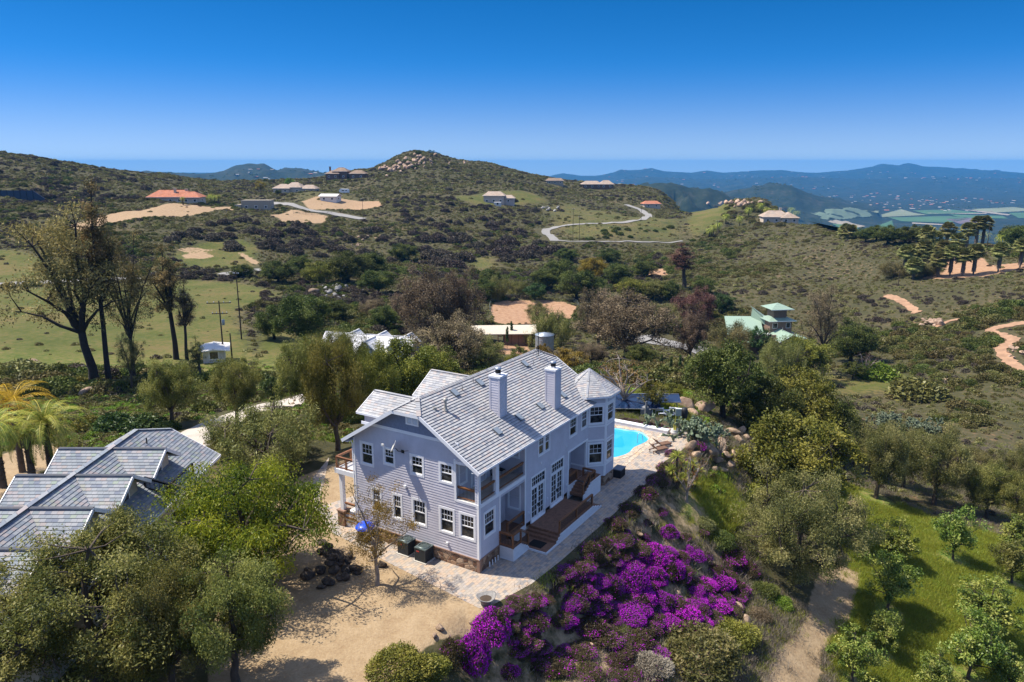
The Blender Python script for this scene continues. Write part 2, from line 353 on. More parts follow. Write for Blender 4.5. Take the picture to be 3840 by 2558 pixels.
DIRT = [
    ([(260, 845), (420, 800), (520, 790), (870, 775), (880, 790), (700, 812), (420, 838), (300, 868)], 4, 1.),
    ([(1010, 805), (1090, 785), (1230, 810), (1220, 835), (1060, 835)], 6, .9),
    ([(1130, 755), (1250, 735), (1420, 755), (1440, 770), (1330, 790), (1160, 785)], 6, 1.),
    ([(1840, 1160), (1850, 1135), (1900, 1128), (2020, 1124), (2110, 1132), (2162, 1150), (2165, 1175), (2130, 1200), (2000, 1215), (1860, 1215)], 2.5, 1.),
    ([(1850, 1290), (1980, 1285), (1990, 1330), (1850, 1330)], 3, .9),
    ([(3560, 1010), (3840, 985), (3840, 1010), (3700, 1035), (3560, 1045), (3450, 1045)], 5, 1.),
    ([(3520, 975), (3680, 965), (3720, 1000), (3540, 1010)], 5, 1.),
    ([(2420, 1015), (2500, 1005), (2510, 1030), (2430, 1035)], 5, .9),
    ([(760, 2700), (800, 2350), (860, 2150), (980, 1960), (1120, 1790), (1300, 1720), (1420, 1900), (1480, 2080), (1790, 2200), (1860, 2290), (1640, 2400), (1480, 2520), (1450, 2700)], .8, 1.),
    ([(2800, 880), (3200, 900), (3500, 1000), (3300, 1080), (2900, 1040), (2750, 950)], 40, .36), ([(3250, 1150), (3600, 1150), (3800, 1280), (3600, 1350), (3300, 1290)], 25, .3), ([(1700, 2330), (1860, 2270), (2200, 2100), (2420, 1850), (2520, 1760), (2760, 2050), (2800, 2300), (2700, 2600), (1700, 2640)], 1.5, .5),
    ([(-200, 1760), (150, 1660), (260, 1680), (100, 1850), (-200, 1900)], 3, .9),
    ([(2780, 2700), (2900, 2460), (3020, 2330), (3060, 2160), (3150, 2120), (3230, 2150), (3190, 2320), (3080, 2440), (3060, 2700)], 1.2, 1.),
    ([(3180, 1840), (3230, 1900), (3215, 1985), (3180, 1960), (3170, 1880)], .6, .8),
    ([(680, 955), (760, 945), (810, 960), (760, 972), (690, 970)], 4, .9), ([(700, 950), (650, 935), (700, 925), (820, 935), (800, 943)], 3, .6),
    ([(900, 945), (980, 985), (970, 995), (890, 950)], 3, .9),
]
GRASS = [(wpoly(p), s, w) for p, s, w in GRASS]; DIRT = [(wpoly(p), s, w) for p, s, w in DIRT]
def masks(x, y):
    g = np.zeros(x.shape); d = np.zeros(x.shape)
    for poly, s, w in GRASS: g = np.maximum(g, w * (1 - smooth(polydist(x, y, poly), -s, s)))
    for poly, s, w in DIRT: d = np.maximum(d, w * (1 - smooth(polydist(x, y, poly), -s * .5, s * .5)))
    return g, d

def ground_material():
    k = NT('ground'); pos = k.pos(); at = k.n('Attribute', attribute_name='mask'); sep = k.n('SeparateColor'); k.l(at.outputs['Color'], sep.inputs[0])
    g, d, f = sep.outputs
    n1 = k.noise(pos, .9, 6, .65); n2 = k.noise(pos, .06, 5, .6); n3 = k.noise(pos, 6, 4, .7); n4 = k.noise(pos, .012, 5, .6)
    scrub = k.ramp(k.math('ADD', k.math('MULTIPLY', n1, .6), k.math('MULTIPLY', n2, .4)), [(.34, (.042, .044, .02)), (.5, (.068, .064, .031)), (.59, (.10, .082, .045)), (.7, (.25, .145, .08))])
    grass = k.ramp(k.math('ADD', k.math('MULTIPLY', n1, .5), k.math('MULTIPLY', n2, .5)), [(.36, (.06, .078, .018)), (.47, (.092, .10, .028)), (.55, (.13, .112, .04)), (.66, (.165, .118, .055))])
    near = k.ramp(k.math('ADD', k.math('MULTIPLY', n1, .6), k.math('MULTIPLY', n3, .4)), [(.38, (.085, .14, .022)), (.46, (.135, .18, .034)), (.53, (.20, .20, .052)), (.61, (.29, .22, .11))])
    sy = k.n('SeparateXYZ'); k.l(pos, sy.inputs[0])
    nearf = k.math('SUBTRACT', 1, k.math('DIVIDE', k.math('SUBTRACT', sy.outputs[1], 90), 60, True), True)
    grass = k.mix(nearf, grass, near)
    dirt = k.ramp(k.math('ADD', k.math('MULTIPLY', n1, .5), k.math('MULTIPLY', n3, .5)), [(.32, (.24, .16, .092)), (.5, (.325, .237, .142)), (.66, (.40, .30, .19))])
    red = k.ramp(n1, [(.3, (.27, .15, .085)), (.6, (.40, .25, .155))])
    dirt = k.mix(k.math('MULTIPLY', f, 1), dirt, red)
    edge = k.math('MULTIPLY', k.math('SUBTRACT', n1, .5), 1.3)
    gm = k.math('DIVIDE', k.math('SUBTRACT', k.math('ADD', g, edge), .38), .24, True)
    dm = k.math('DIVIDE', k.math('SUBTRACT', k.math('ADD', d, k.math('MULTIPLY', edge, .7)), .4), .2, True)
    farc = k.ramp(k.math('ADD', k.math('MULTIPLY', n4, .55), k.math('MULTIPLY', n2, .45)), [(.36, (.012, .02, .012)), (.5, (.022, .032, .018)), (.6, (.04, .045, .03)), (.72, (.10, .085, .06))])
    ff = k.math('DIVIDE', k.math('SUBTRACT', sy.outputs[1], 900), 900, True)
    c = k.mix(ff, scrub, farc); c = k.mix(gm, c, grass); c = k.mix(dm, c, dirt)
    h = k.math('ADD', n1, k.math('MULTIPLY', n3, .5))
    k.principled(c, .95, 0, .1, k.bump(h, .5, .25)); return k.m

def build_ground():
    rows = 560; cols = 430
    t = np.linspace(math.log(17), math.log(16500), rows)
    # finer rows over the near slopes
    t = np.interp(np.linspace(0, 1, rows), [0, .33, .8, 1], [math.log(17), math.log(75), math.log(1400), math.log(16500)])
    Y = np.exp(t); s = np.sinh(np.linspace(-1.25, 1.25, cols)) / np.sinh(1.25) * 1.35
    X = s[None] * np.maximum(Y[:, None], 24); YY = np.repeat(Y[:, None], cols, 1)
    Z = terr(X, YY)
    v = np.stack([X, YY, Z], -1).reshape(-1, 3)
    i = np.arange((rows - 1) * (cols - 1)); a = (i // (cols - 1)) * cols + i % (cols - 1)
    f = np.stack([a, a + 1, a + cols + 1, a + cols], 1)
    # behind the camera: a plain apron joined on the first row
    me = bpy.data.meshes.new('ground'); me.vertices.add(len(v)); me.vertices.foreach_set('co', v.ravel())
    me.loops.add(f.size); me.loops.foreach_set('vertex_index', f.ravel()); me.polygons.add(len(f)); me.polygons.foreach_set('loop_start', np.arange(0, f.size, 4))
    me.polygons.foreach_set('use_smooth', np.ones(len(f), bool)); me.update(calc_edges=True)
    g, d = masks(X.ravel(), YY.ravel())
    red = smooth(YY.ravel(), 90, 170)
    redn = np.clip(red * (1 - smooth(X.ravel() / YY.ravel(), -.12, -.2) if False else red), 0, 1)
    left = smooth(-X.ravel() / YY.ravel(), .1, .25)
    redn = red * (1 - .75 * left)
    ca = me.color_attributes.new('mask', 'FLOAT_COLOR', 'POINT')
    ca.data.foreach_set('color', np.stack([g, d, redn, np.ones_like(g)], 1).ravel())
    me.materials.append(ground_material())
    return tag(link('ground', me), kind='structure')
build_ground()
# ------------------------------------------------------------------ building materials
def shingle_mat(name, stops, joint=.05, val=1.):
    k = NT(name); uv = k.n('UVMap').outputs[0]; sp = k.n('SeparateXYZ'); k.l(uv, sp.inputs[0])
    row = k.math('FLOOR', k.math('ADD', sp.outputs[1], .001)); off = k.math('MULTIPLY', row, .37); a = k.math('ADD', sp.outputs[0], off)
    cell = k.n('CombineXYZ'); k.l(k.math('FLOOR', a), cell.inputs[0]); k.l(row, cell.inputs[1])
    wn = k.n('TexWhiteNoise', noise_dimensions='2D'); k.l(cell.outputs[0], wn.inputs[0])
    c = k.ramp(wn.outputs['Value'], stops)
    big = k.noise(k.coord('Object'), .35, 5); c = k.mix(.5, c, k.ramp(big, [(.3, (.36, .36, .36)), (.7, (.62, .61, .6))]), 'OVERLAY')
    c = k.mix(k.math('MULTIPLY', k.math('LESS_THAN', k.math('FRACT', sp.outputs[1]), .0515), .8), c, (.05, .05, .06)); fr = k.math('FRACT', a); j = k.math('MULTIPLY', k.math('LESS_THAN', fr, joint), .5)  # course butts painted darker to deepen the shade line under each row
    c = k.mix(j, c, (.10, .11, .13))
    k.principled(c, .85, 0, .2, k.bump(k.noise(k.coord('Object'), 30, 3), .25, .01)); return k.m
M = {}
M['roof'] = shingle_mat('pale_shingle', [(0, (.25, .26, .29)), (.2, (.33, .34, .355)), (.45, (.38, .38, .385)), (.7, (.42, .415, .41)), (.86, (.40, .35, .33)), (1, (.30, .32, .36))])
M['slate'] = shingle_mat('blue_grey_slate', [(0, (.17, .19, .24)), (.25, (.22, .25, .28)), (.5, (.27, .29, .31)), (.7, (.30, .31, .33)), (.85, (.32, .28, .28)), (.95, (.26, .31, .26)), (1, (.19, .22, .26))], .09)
M['siding'] = simple('lavender_grey_siding', (.525, .505, .55), .6, 0, .09, 1.1, .1, 40)
M['gable'] = simple('blue_grey_shingle_siding', (.20, .225, .30), .7, 0, .12, 6, .5, 26)
M['trim'] = simple('white_trim', (.78, .78, .79), .5, 0, .04, 2)
M['deck'] = simple('brown_deck_boards', (.20, .105, .065), .55, 0, .3, 5, .3, 30)
M['wood'] = simple('stained_rail_wood', (.22, .095, .04), .45, 0, .3, 8, .2, 50)
M['iron'] = simple('dark_iron', (.02, .02, .022), .45, .6, .2, 4)
M['steel'] = simple('galvanised_steel', (.5, .51, .53), .4, .8, .1, 5)
M['concrete'] = simple('concrete', (.50, .47, .42), .9, 0, .12, 1.5, .2, 30)
def glass_mat():
    k = NT('window_glass'); c = k.ramp(k.noise(k.coord('Object'), 1.3, 3), [(.42, (.012, .014, .016)), (.6, (.06, .06, .056)), (.72, (.14, .135, .125))])
    k.principled(c, .06, 0, .7); return k.m
M['glass'] = glass_mat()
def stone_mat(name, tones, scale, mortar=(.20, .16, .12)):
    k = NT(name); c = k.coord('Object'); v = k.n('TexVoronoi', feature='F1'); v.inputs['Scale'].default_value = scale; v.inputs['Randomness'].default_value = 1
    k.l(c, v.inputs['Vector']); e = k.n('TexVoronoi', feature='DISTANCE_TO_EDGE'); e.inputs['Scale'].default_value = scale; k.l(c, e.inputs['Vector'])
    sp = k.n('SeparateColor'); k.l(v.outputs['Color'], sp.inputs[0])
    col = k.ramp(sp.outputs[0], tones); col = k.mix(.5, col, k.ramp(k.noise(c, scale * 4, 5), [(.3, (.3, .3, .3)), (.7, (.7, .7, .7))]), 'OVERLAY')
    m = k.math('LESS_THAN', e.outputs['Distance'], .035); col = k.mix(m, col, mortar)
    k.principled(col, .9, 0, .15, k.bump(k.math('MINIMUM', e.outputs['Distance'], .15), 1., .25)); return k.m
M['stone'] = stone_mat('fieldstone', [(0, (.13, .075, .05)), (.4, (.24, .14, .09)), (.7, (.34, .22, .14)), (1, (.42, .31, .22))], 2.6)
M['ledge'] = simple('tan_stone_cap', (.27, .165, .115), .8, 0, .15, 3, .2, 20)
def paver_mat():
    k = NT('mixed_pavers'); uv = k.coord('Object'); b = k.n('TexBrick'); k.l(uv, b.inputs['Vector'])
    b.offset = .5; b.inputs['Scale'].default_value = 1; b.inputs['Brick Width'].default_value = .34; b.inputs['Row Height'].default_value = .23; b.inputs['Mortar Size'].default_value = .008
    b.inputs['Color1'].default_value = (0, 0, 0, 1); b.inputs['Color2'].default_value = (1, 1, 1, 1); b.inputs['Mortar'].default_value = (.5, .5, .5, 1)
    c = k.ramp(b.outputs['Color'], [(0, (.23, .22, .215)), (.3, (.34, .305, .27)), (.55, (.42, .35, .275)), (.8, (.43, .325, .24)), (1, (.36, .335, .31))])
    c = k.mix(.35, c, k.ramp(k.noise(uv, .8, 5), [(.3, (.36, .37, .4)), (.7, (.66, .62, .58))]), 'OVERLAY')
    c = k.mix(b.outputs['Fac'], c, (.20, .17, .14))
    k.principled(c, .9, 0, .15, k.bump(k.noise(uv, 18, 3), .2, .01)); return k.m
M['paver'] = paver_mat()

# ------------------------------------------------------------------ frames on walls
class Fr:
    """local frame on a wall: a along the wall, b up, c outward"""
    def __init__(s, o, eu): s.o = Vector(o); s.e = Vector(eu).normalized(); s.up = Vector((0, 0, 1)); s.n = s.e.cross(s.up)
    def p(s, a, b, c=0): return s.o + s.e * a + s.up * b + s.n * c
    def box(s, mb, a, b, mi=0):
        a0, b0, c0 = [min(p, q) for p, q in zip(a, b)]; a1, b1, c1 = [max(p, q) for p, q in zip(a, b)]
        c = [s.p(a0, b0, c0), s.p(a1, b0, c0), s.p(a1, b0, c1), s.p(a0, b0, c1), s.p(a0, b1, c0), s.p(a1, b1, c0), s.p(a1, b1, c1), s.p(a0, b1, c1)]
        for q in ((0, 1, 2, 3), (7, 6, 5, 4), (3, 2, 6, 7), (2, 1, 5, 6), (1, 0, 4, 5), (0, 3, 7, 4)): mb.poly([c[i] for i in q], mi)
def siding(mb, fr, z0, z1, bounds, holes=(), e=.19, lip=.032, mi=0):
    """lapped boards as real courses; bounds(z) -> (a0, a1); holes = [(a0, a1, b0, b1)]"""
    z = z0
    while z < z1 - 1e-4:
        zt = min(z + e, z1); cuts = sorted({z, zt} | {h for H in holes for h in H[2:] if z < h < zt})
        for b0, b1 in zip(cuts[:-1], cuts[1:]):
            l0, r0 = bounds(b0); l1, r1 = bounds(b1)
            if r0 - l0 < .02: continue
            iv = [(0., 1.)]; mid = (b0 + b1) / 2; lm, rm = bounds(mid); w = max(rm - lm, 1e-6)
            for H in holes:
                if H[2] <= mid <= H[3]:
                    h0, h1 = (H[0] - lm) / w, (H[1] - lm) / w; nv = []
                    for p, q in iv:
                        if h1 <= p or h0 >= q: nv.append((p, q)); continue
                        if h0 > p: nv.append((p, h0))
                        if h1 < q: nv.append((h1, q))
                    iv = nv
            o0 = lip * (1 - (b0 - z) / e) + .004; o1 = lip * (1 - (b1 - z) / e) + .004
            for p, q in iv:
                if q - p < 1e-4: continue
                A = fr.p(l0 + (r0 - l0) * p, b0, o0); B = fr.p(l0 + (r0 - l0) * q, b0, o0); C = fr.p(l1 + (r1 - l1) * q, b1, o1); D = fr.p(l1 + (r1 - l1) * p, b1, o1)
                mb.poly([A, B, C, D], mi)
                if b0 == z: mb.poly([fr.p(l0 + (r0 - l0) * p, b0, 0), fr.p(l0 + (r0 - l0) * q, b0, 0), B, A], mi)
        z = zt
def courses(mb, o, eu, es, L, bounds, e=.225, butt=.05, w=.34, mi=0, ph=0):
    """shingle courses climbing a roof plane; bounds(s) -> (a0, a1) along the eave"""
    o, eu, es = Vector(o), Vector(eu).normalized(), Vector(es).normalized(); n = eu.cross(es).normalized(); i = 0; s = 0.
    while s < L - 1e-4:
        t = min(s + e, L); a0, a1 = bounds(s); b0, b1 = bounds(t)
        A = o + eu * a0 + es * s + n * butt; B = o + eu * a1 + es * s + n * butt; C = o + eu * b1 + es * t + n * .004; D = o + eu * b0 + es * t + n * .004
        r = i + ph
        pts = [A, B, C, D]; uv = [(a0 / w, r + .05), (a1 / w, r + .05), (b1 / w, r + .95), (b0 / w, r + .95)]
        if b1 - b0 < .01: pts = pts[:3]; uv = uv[:3]
        mb.poly(pts, mi, uv)
        A2 = o + eu * a0 + es * s; B2 = o + eu * a1 + es * s
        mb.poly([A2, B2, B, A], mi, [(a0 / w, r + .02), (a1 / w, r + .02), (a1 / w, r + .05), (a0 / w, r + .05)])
        s = t; i += 1
    return mb
def window(par, fr, a0, b0, a1, b1, cols=3, rows=2, cas=.15, hung=True, name='window', sill=True):
    """double-hung window; the four numbers are the outside of its casing"""
    m = MB(); w = cas
    fr.box(m, (a0, b0, 0), (a0 + w, b1, .045)); fr.box(m, (a1 - w, b0, 0), (a1, b1, .045))
    fr.box(m, (a0 + w, b1 - w * 1.1, 0), (a1 - w, b1, .047)); fr.box(m, (a0 + w, b0, 0), (a1 - w, b0 + w, .05))
    A0, A1, B0, B1 = a0 + w, a1 - w, b0 + w, b1 - w * 1.1
    # reveal
    for s0, s1 in (((A0, B0, -.06), (A0 + .035, B1, .012)), ((A1 - .035, B0, -.06), (A1, B1, .012)), ((A0 + .035, B1 - .035, -.06), (A1 - .035, B1, .012)), ((A0 + .035, B0, -.06), (A1 - .035, B0 + .05, .02))): fr.box(m, s0, s1)
    A0 += .035; A1 -= .035; B0 += .05; B1 -= .035
    mid = (B0 + B1) / 2 if hung else B0
    g = .022
    if hung: fr.box(m, (A0, mid - .03, -.05), (A1, mid + .03, 0))
    for i in range(1, cols): x = A0 + (A1 - A0) * i / cols; fr.box(m, (x - g / 2, mid, -.045), (x + g / 2, B1, -.02))
    for j in range(1, rows): z = mid + (B1 - mid) * j / rows; fr.box(m, (A0, z - g / 2, -.046), (A1, z + g / 2, -.021))
    o = m.build(name, M['trim'], par)
    p = MB(); p.poly([fr.p(A0 - .02, B0 - .03, -.05), fr.p(A1 + .02, B0 - .03, -.05), fr.p(A1 + .02, B1 + .03, -.05), fr.p(A0 - .02, B1 + .03, -.05)])
    p.build('pane', M['glass'], o); return o
def hole(a0, b0, a1, b1, k=.06): return (a0 + k, a1 - k, b0 + k, b1 - k)
def french(par, fr, a0, b0, a1, b1, trans=0, cas=.14, leaves=2, cols=2, rows=5, open_=False):
    m = MB(); w = cas
    fr.box(m, (a0, b0, 0), (a0 + w, b1, .05)); fr.box(m, (a1 - w, b0, 0), (a1, b1, .05)); fr.box(m, (a0 + w, b1 - w, 0), (a1 - w, b1, .052)); fr.box(m, (a0 + w, b0, -.1), (a1 - w, b0 + .06, .09))
    A0, A1, B0, B1 = a0 + w, a1 - w, b0 + .06, b1 - w
    if trans:
        fr.box(m, (A0, B1 - trans - .14, -.06), (A1, B1 - trans, .03)); g = .022
        for i in range(1, 6): x = A0 + (A1 - A0) * i / 6; fr.box(m, (x - g / 2, B1 - trans, -.05), (x + g / 2, B1, -.02))
        z = B1 - trans / 2; fr.box(m, (A0, z - g / 2, -.051), (A1, z + g / 2, -.021)); T = B1 - trans - .14
    else: T = B1
    lw = (A1 - A0) / leaves; g = .024
    for i in range(leaves):
        x0, x1 = A0 + lw * i + .008, A0 + lw * (i + 1) - .008
        fr.box(m, (x0, B0, -.06), (x0 + .1, T, -.01)); fr.box(m, (x1 - .1, B0, -.06), (x1, T, -.01)); fr.box(m, (x0 + .1, B0, -.06), (x1 - .1, B0 + .26, -.01)); fr.box(m, (x0 + .1, T - .1, -.06), (x1 - .1, T, -.01))
        for c in range(1, cols): x = x0 + .1 + (lw - .216) * c / cols; fr.box(m, (x - g / 2, B0 + .26, -.05), (x + g / 2, T - .1, -.022))
        for r in range(1, rows): z = B0 + .26 + (T - B0 - .36) * r / rows; fr.box(m, (x0 + .1, z - g / 2, -.051), (x1 - .1, z + g / 2, -.023))
    o = m.build('door', M['trim'], par)
    p = MB(); p.poly([fr.p(A0, B0, -.055), fr.p(A1, B0, -.055), fr.p(A1, B1, -.055), fr.p(A0, B1, -.055)]); p.build('pane', M['glass'], o)
    h = MB(); xm = (A0 + A1) / 2 if leaves == 2 else A0 + .07
    for dx in ((-.05, .05) if leaves == 2 else (0,)): fr.box(h, (xm + dx - .02, B0 + .95, -.01), (xm + dx + .02, B0 + 1.18, .035))
    h.build('handle', M['iron'], o); return o
def railing(par, p, q, h=.95, posts=(), post_h=1.08, bottom=.1, name='railing', cap=True, wood=None, gap=.11, pmat=None):
    """stained timber rail with thin dark balusters between p and q (points on the floor)"""
    wood = wood or M['wood']; m = MB(); p, q = Vector(p), Vector(q); d = q - p; up = Vector((0, 0, 1))
    m.beam(p + up * h, q + up * h, .14 if cap else .07, .05); m.beam(p + up * (h - .1), q + up * (h - .1), .05, .08); m.beam(p + up * (bottom + .03), q + up * (bottom + .03), .06, .07)
    n = max(2, int(d.length / gap))
    for i in range(1, n):
        c = p + d * i / n; m.beam(c + up * (bottom + .06), c + up * (h - .13), .018, .018, 1)
    for t in posts:
        c = p + d * t; m.box((c.x - .06, c.y - .06, c.z - .02), (c.x + .06, c.y + .06, c.z + h - .026 if cap else c.z + post_h))
    return m.build(name, [wood, M['iron']], par)
def lattice(par, poly, n, name='lattice_skirt', t=.03, step=.13):
    """white lattice panel: backing polygon with raised crossing slats clipped to the polygon's height field"""
    return None
# ------------------------------------------------------------------ main house (local axes: x along the long side, y along the gable side)
def main_house():
    H = empty('house', (HC[0], HC[1], 0), math.atan2(HA[1], HA[0]))
    tag(H, 'large lavender grey two storey house with pale shingle roof, two chimneys and corner turret', 'house')
    FG = Fr((0, 0, 0), (0, -1, 0))            # gable wall: a = -v
    FL = Fr((0, 0, 0), (1, 0, 0))             # long wall:  a = u
    L, Wd, SL = 17.6, 10.86, .634
    zr = lambda v: 7.42 + SL * (min(v, Wd - v) + .46)
    trim = MB(); wall = MB()
    # --- gable wall
    gw = [(8.93, 5.55, 10.23, 7.38), (6.96, 6.0, 8.07, 7.38), (4.43, 5.79, 5.67, 7.36), (1.95, 5.78, 3.2, 7.34)]
    lw = [(6.45, 2.04, 7.41, 4.07), (4.29, 2.12, 5.63, 4.15), (1.93, 2.15, 3.28, 4.11), (.24, 2.15, 1.61, 4.10)]
    holes = []
    for v0, z0, v1, z1 in gw + lw + [(8.35, 2.04, 9.35, 4.07)]:
        window(H, FG, -v1, z0, -v0, z1, 4 if (v1 - v0) > 1.32 and z1 < 5 else 3, 2, .16); holes.append(hole(-v1, z0, -v0, z1))
    holes.append((-1.78, -.25, 4.9, 7.58))
    def gb(z):
        if z <= 7.7: return (-Wd + .12, -.12)
        v0 = (z - 7.62) / SL - .10; return (-(Wd - v0), -v0)
    siding(wall, FG, .98, 8.68, gb, holes)
    siding(wall, FG, 8.88, 10.3, gb, [(-5.86, -4.83, 9.44, 10.1)], .16, .014, 1)
    FG.box(trim, (-(Wd - .9), 8.68, 0), (-1.55, 8.89, .05))
    FG.box(trim, (-Wd, .96, 0), (-Wd + .14, 7.5, .05)); FG.box(trim, (-.14, .96, 0), (.05, 4.9, .05))
    FG.box(trim, (-1.92, 4.75, 0), (-1.76, 7.72, .055)); FG.box(trim, (-1.76, 7.42, 0), (-.26, 7.62, .055)); FG.box(trim, (-1.76, 4.72, 0), (-.14, 4.90, .055))
    m = MB(); FG.box(m, (-5.9, 9.40, 0), (-5.76, 10.12, .06)); FG.box(m, (-4.93, 9.40, 0), (-4.79, 10.12, .06)); FG.box(m, (-5.76, 9.40, 0), (-4.93, 9.54, .06)); FG.box(m, (-5.76, 10.0, 0), (-4.93, 10.12, .06)); FG.box(m, (-5.40, 9.54, 0), (-5.29, 10.0, .06))
    for i in range(6):
        z = 9.56 + i * .073
        for s0, s1 in ((-5.76, -5.40), (-5.29, -4.93)): m.poly([FG.p(s0, z, .045), FG.p(s1, z, .045), FG.p(s1, z + .06, .01), FG.p(s0, z + .06, .01)])
    m.build('gable_vent', M['trim'], H)
    # --- long wall
    Lw = [(7.74, 5.55, 9.57, 7.2), (12.69, 5.42, 14.08, 7.08), (14.77, 5.45, 15.95, 7.08)]; holes = []
    for a0, b0, a1, b1 in Lw[1:]: window(H, FL, a0, b0, a1, b1, 3, 2, .14); holes.append(hole(a0, b0, a1, b1))
    a0, b0, a1, b1 = Lw[0]; am = (a0 + a1) / 2 + .05
    window(H, FL, a0, b0, am, b1, 3, 2, .12); window(H, FL, am - .1 + .1, b0, a1, b1, 3, 2, .12); holes.append(hole(a0, b0, a1, b1))
    window(H, FL, .52, 2.18, 1.98, 4.12, 4, 2, .15); holes.append(hole(.52, 2.18, 1.98, 4.12))
    for a0, a1, b0, b1 in ((6.7, 8.9, .70, 4.36), (9.68, 11.86, .70, 4.34)):
        french(H, FL, a0, b0, a1, b1, .72); holes.append((a0 + .06, a1 - .06, b0 + .01, b1 - .06))
    holes += [(-.02, 5.86, 4.86, 7.40), (2.56, 5.86, .9, 4.42), (12.66, 16.25, .3, 4.28)]
    siding(wall, FL, .98, 7.36, lambda z: (0.02, 16.3), holes, .19, .016)
    FL.box(trim, (-.05, .96, 0), (.14, 4.62, .05))
    FL.box(trim, (-.06, 4.62, -.2), (5.98, 4.88, .06)); FL.box(trim, (5.84, 4.88, 0), (5.99, 7.36, .05))
    FL.box(trim, (2.44, .96, 0), (2.58, 4.62, .05)); FL.box(trim, (5.84, .66, 0), (5.99, 4.62, .05))
    FL.box(trim, (12.52, .40, 0), (12.67, 4.42, .05)); FL.box(trim, (12.67, 4.26, 0), (16.1, 4.42, .05))
    for x0, x1 in ((-.02, .26), (2.08, 2.48)): trim.box((x0, .0, 4.88), (x1, .28, 7.36))
    trim.box((-.02, 0, 7.3), (5.9, .2, 7.42))
    # small wall fittings beside the doors
    for u, z in ((6.35, 1.62), (9.2, 1.62), (12.3, 1.62), (8.15, 4.9), (12.2, 4.9)): m = MB(); FL.box(m, (u, z, 0), (u + .1, z + .17, .06)); m.build('wall_lamp', M['trim'], H)
    for q in (((-6.2, 4.72, 0), (-6.02, 4.9, .16)), ((-2.65, 1.42, 0), (-2.5, 1.56, .15))): m = MB(); FG.box(m, *q); m.build('vent_hood', M['trim'], H)
    # --- balcony, lower porch and side porch recesses
    r = MB()
    def recess(u0, u1, d, z0, z1, fl):
        r.poly([(u0, d, z0), (u1, d, z0), (u1, d, z1), (u0, d, z1)])                              # back, faces -y
        r.poly([(u1, d, z0), (u1, 0, z0), (u1, 0, z1), (u1, d, z1)])                              # faces -x
        r.poly([(u0, 0, z0), (u0, d, z0), (u0, d, z1), (u0, 0, z1)])
        r.poly([(u0, 0, z1), (u0, d, z1), (u1, d, z1), (u1, 0, z1)], 1)
        r.poly([(u0, 0, z0), (u1, 0, z0), (u1, d, z0), (u0, d, z0)], fl)
    r.poly([(0, 2.0, 4.88), (5.85, 2.0, 4.88), (5.85, 2.0, 7.36), (0, 2.0, 7.36)]); r.poly([(5.85, 2.0, 4.88), (5.85, 0, 4.88), (5.85, 0, 7.36), (5.85, 2.0, 7.36)])
    r.poly([(0, 1.8, 4.88), (0.02, 2.0, 4.88), (0.02, 2.0, 7.4), (0, 1.8, 7.4)]); r.poly([(0, 0, 7.36), (0, 2.0, 7.36), (5.85, 2.0, 7.36), (5.85, 0, 7.36)], 1); r.poly([(-.0, 0, 4.89), (5.85, 0, 4.89), (5.85, 2.0, 4.89), (-.0, 2.0, 4.89)], 2)
    pm = [M['siding'], M['trim'], M['concrete'], M['deck']]; r.build('balcony', pm, H); r = MB(); recess(2.57, 5.85, 1.65, .95, 4.5, 3); r.build('porch', pm, H); r = MB(); recess(12.66, 16.28, 1.5, 1.45, 4.4, 3)
    r.poly([(12.66, .0, .3), (16.28, .0, .3), (16.28, .0, 1.45), (12.66, .0, 1.45)], 1)
    r.build('porch', pm, H)
    FB = Fr((0, 2.0, 0), (1, 0, 0)); window(H, FB, .55, 5.5, 1.55, 7.1, 3, 2, .12); french(H, FB, 2.0, 4.9, 3.9, 7.15, 0)
    FS = Fr((5.85, 0, 0), (0, -1, 0)); window(H, FS, -1.15, 6.02, -.4, 7.2, 2, 1, .1, False); window(H, FS, -1.42, 2.0, -.32, 4.0, 3, 2, .12)
    FS2 = Fr((16.27, 0, 0), (0, -1, 0)); french(H, FS2, -1.25, 1.46, -.2, 4.0, 0, .12, 1, 3, 5)
    FB2 = Fr((0, 1.5, 0), (1, 0, 0)); window(H, FB2, 13.2, 2.4, 14.2, 4.0, 3, 2, .12); french(H, FB2, 14.7, 1.46, 15.7, 3.9, 0, .1, 1, 2, 5)
    # --- other walls (seen from elsewhere)
    sh = MB(); sh.poly([(.02, Wd, 0), (.02, 3, 0), (.02, 3, 7.4), (.02, Wd, 7.4)]) if False else None
    sh.poly([(L, Wd, 0), (0, Wd, 0), (0, Wd, 7.6), (L, Wd, 7.6)])
    sh.poly([(L, 0, 0), (L, Wd, 0), (L, Wd, 7.6), (L, Wd - 4.3, 10.35), (L, 4.3, 10.35), (L, 0, 7.6)])
    for u0, u1, zt in ((3.1, 6.6, 8.2), (9.85, 14.25, 7.8)):
        um = (u0 + u1) / 2; v1 = 12.6
        sh.poly([(u0, Wd, 0), (u0, v1, 0), (u0, v1, zt), (u0, Wd, zt)][::-1]); sh.poly([(u1, Wd, 0), (u1, v1, 0), (u1, v1, zt), (u1, Wd, zt)])
        sh.poly([(u1, v1, 0), (u0, v1, 0), (u0, v1, zt), (um, v1, 9.25), (u1, v1, zt)])
    b = sh.build('back_wall', M['siding'], H)
    # --- turret
    TC = (18.13, .98); TR = 2.22
    tv = [(TC[0] + TR * math.cos(R(22.5 + 45 * k)), TC[1] + TR * math.sin(R(22.5 + 45 * k))) for k in range(8)]
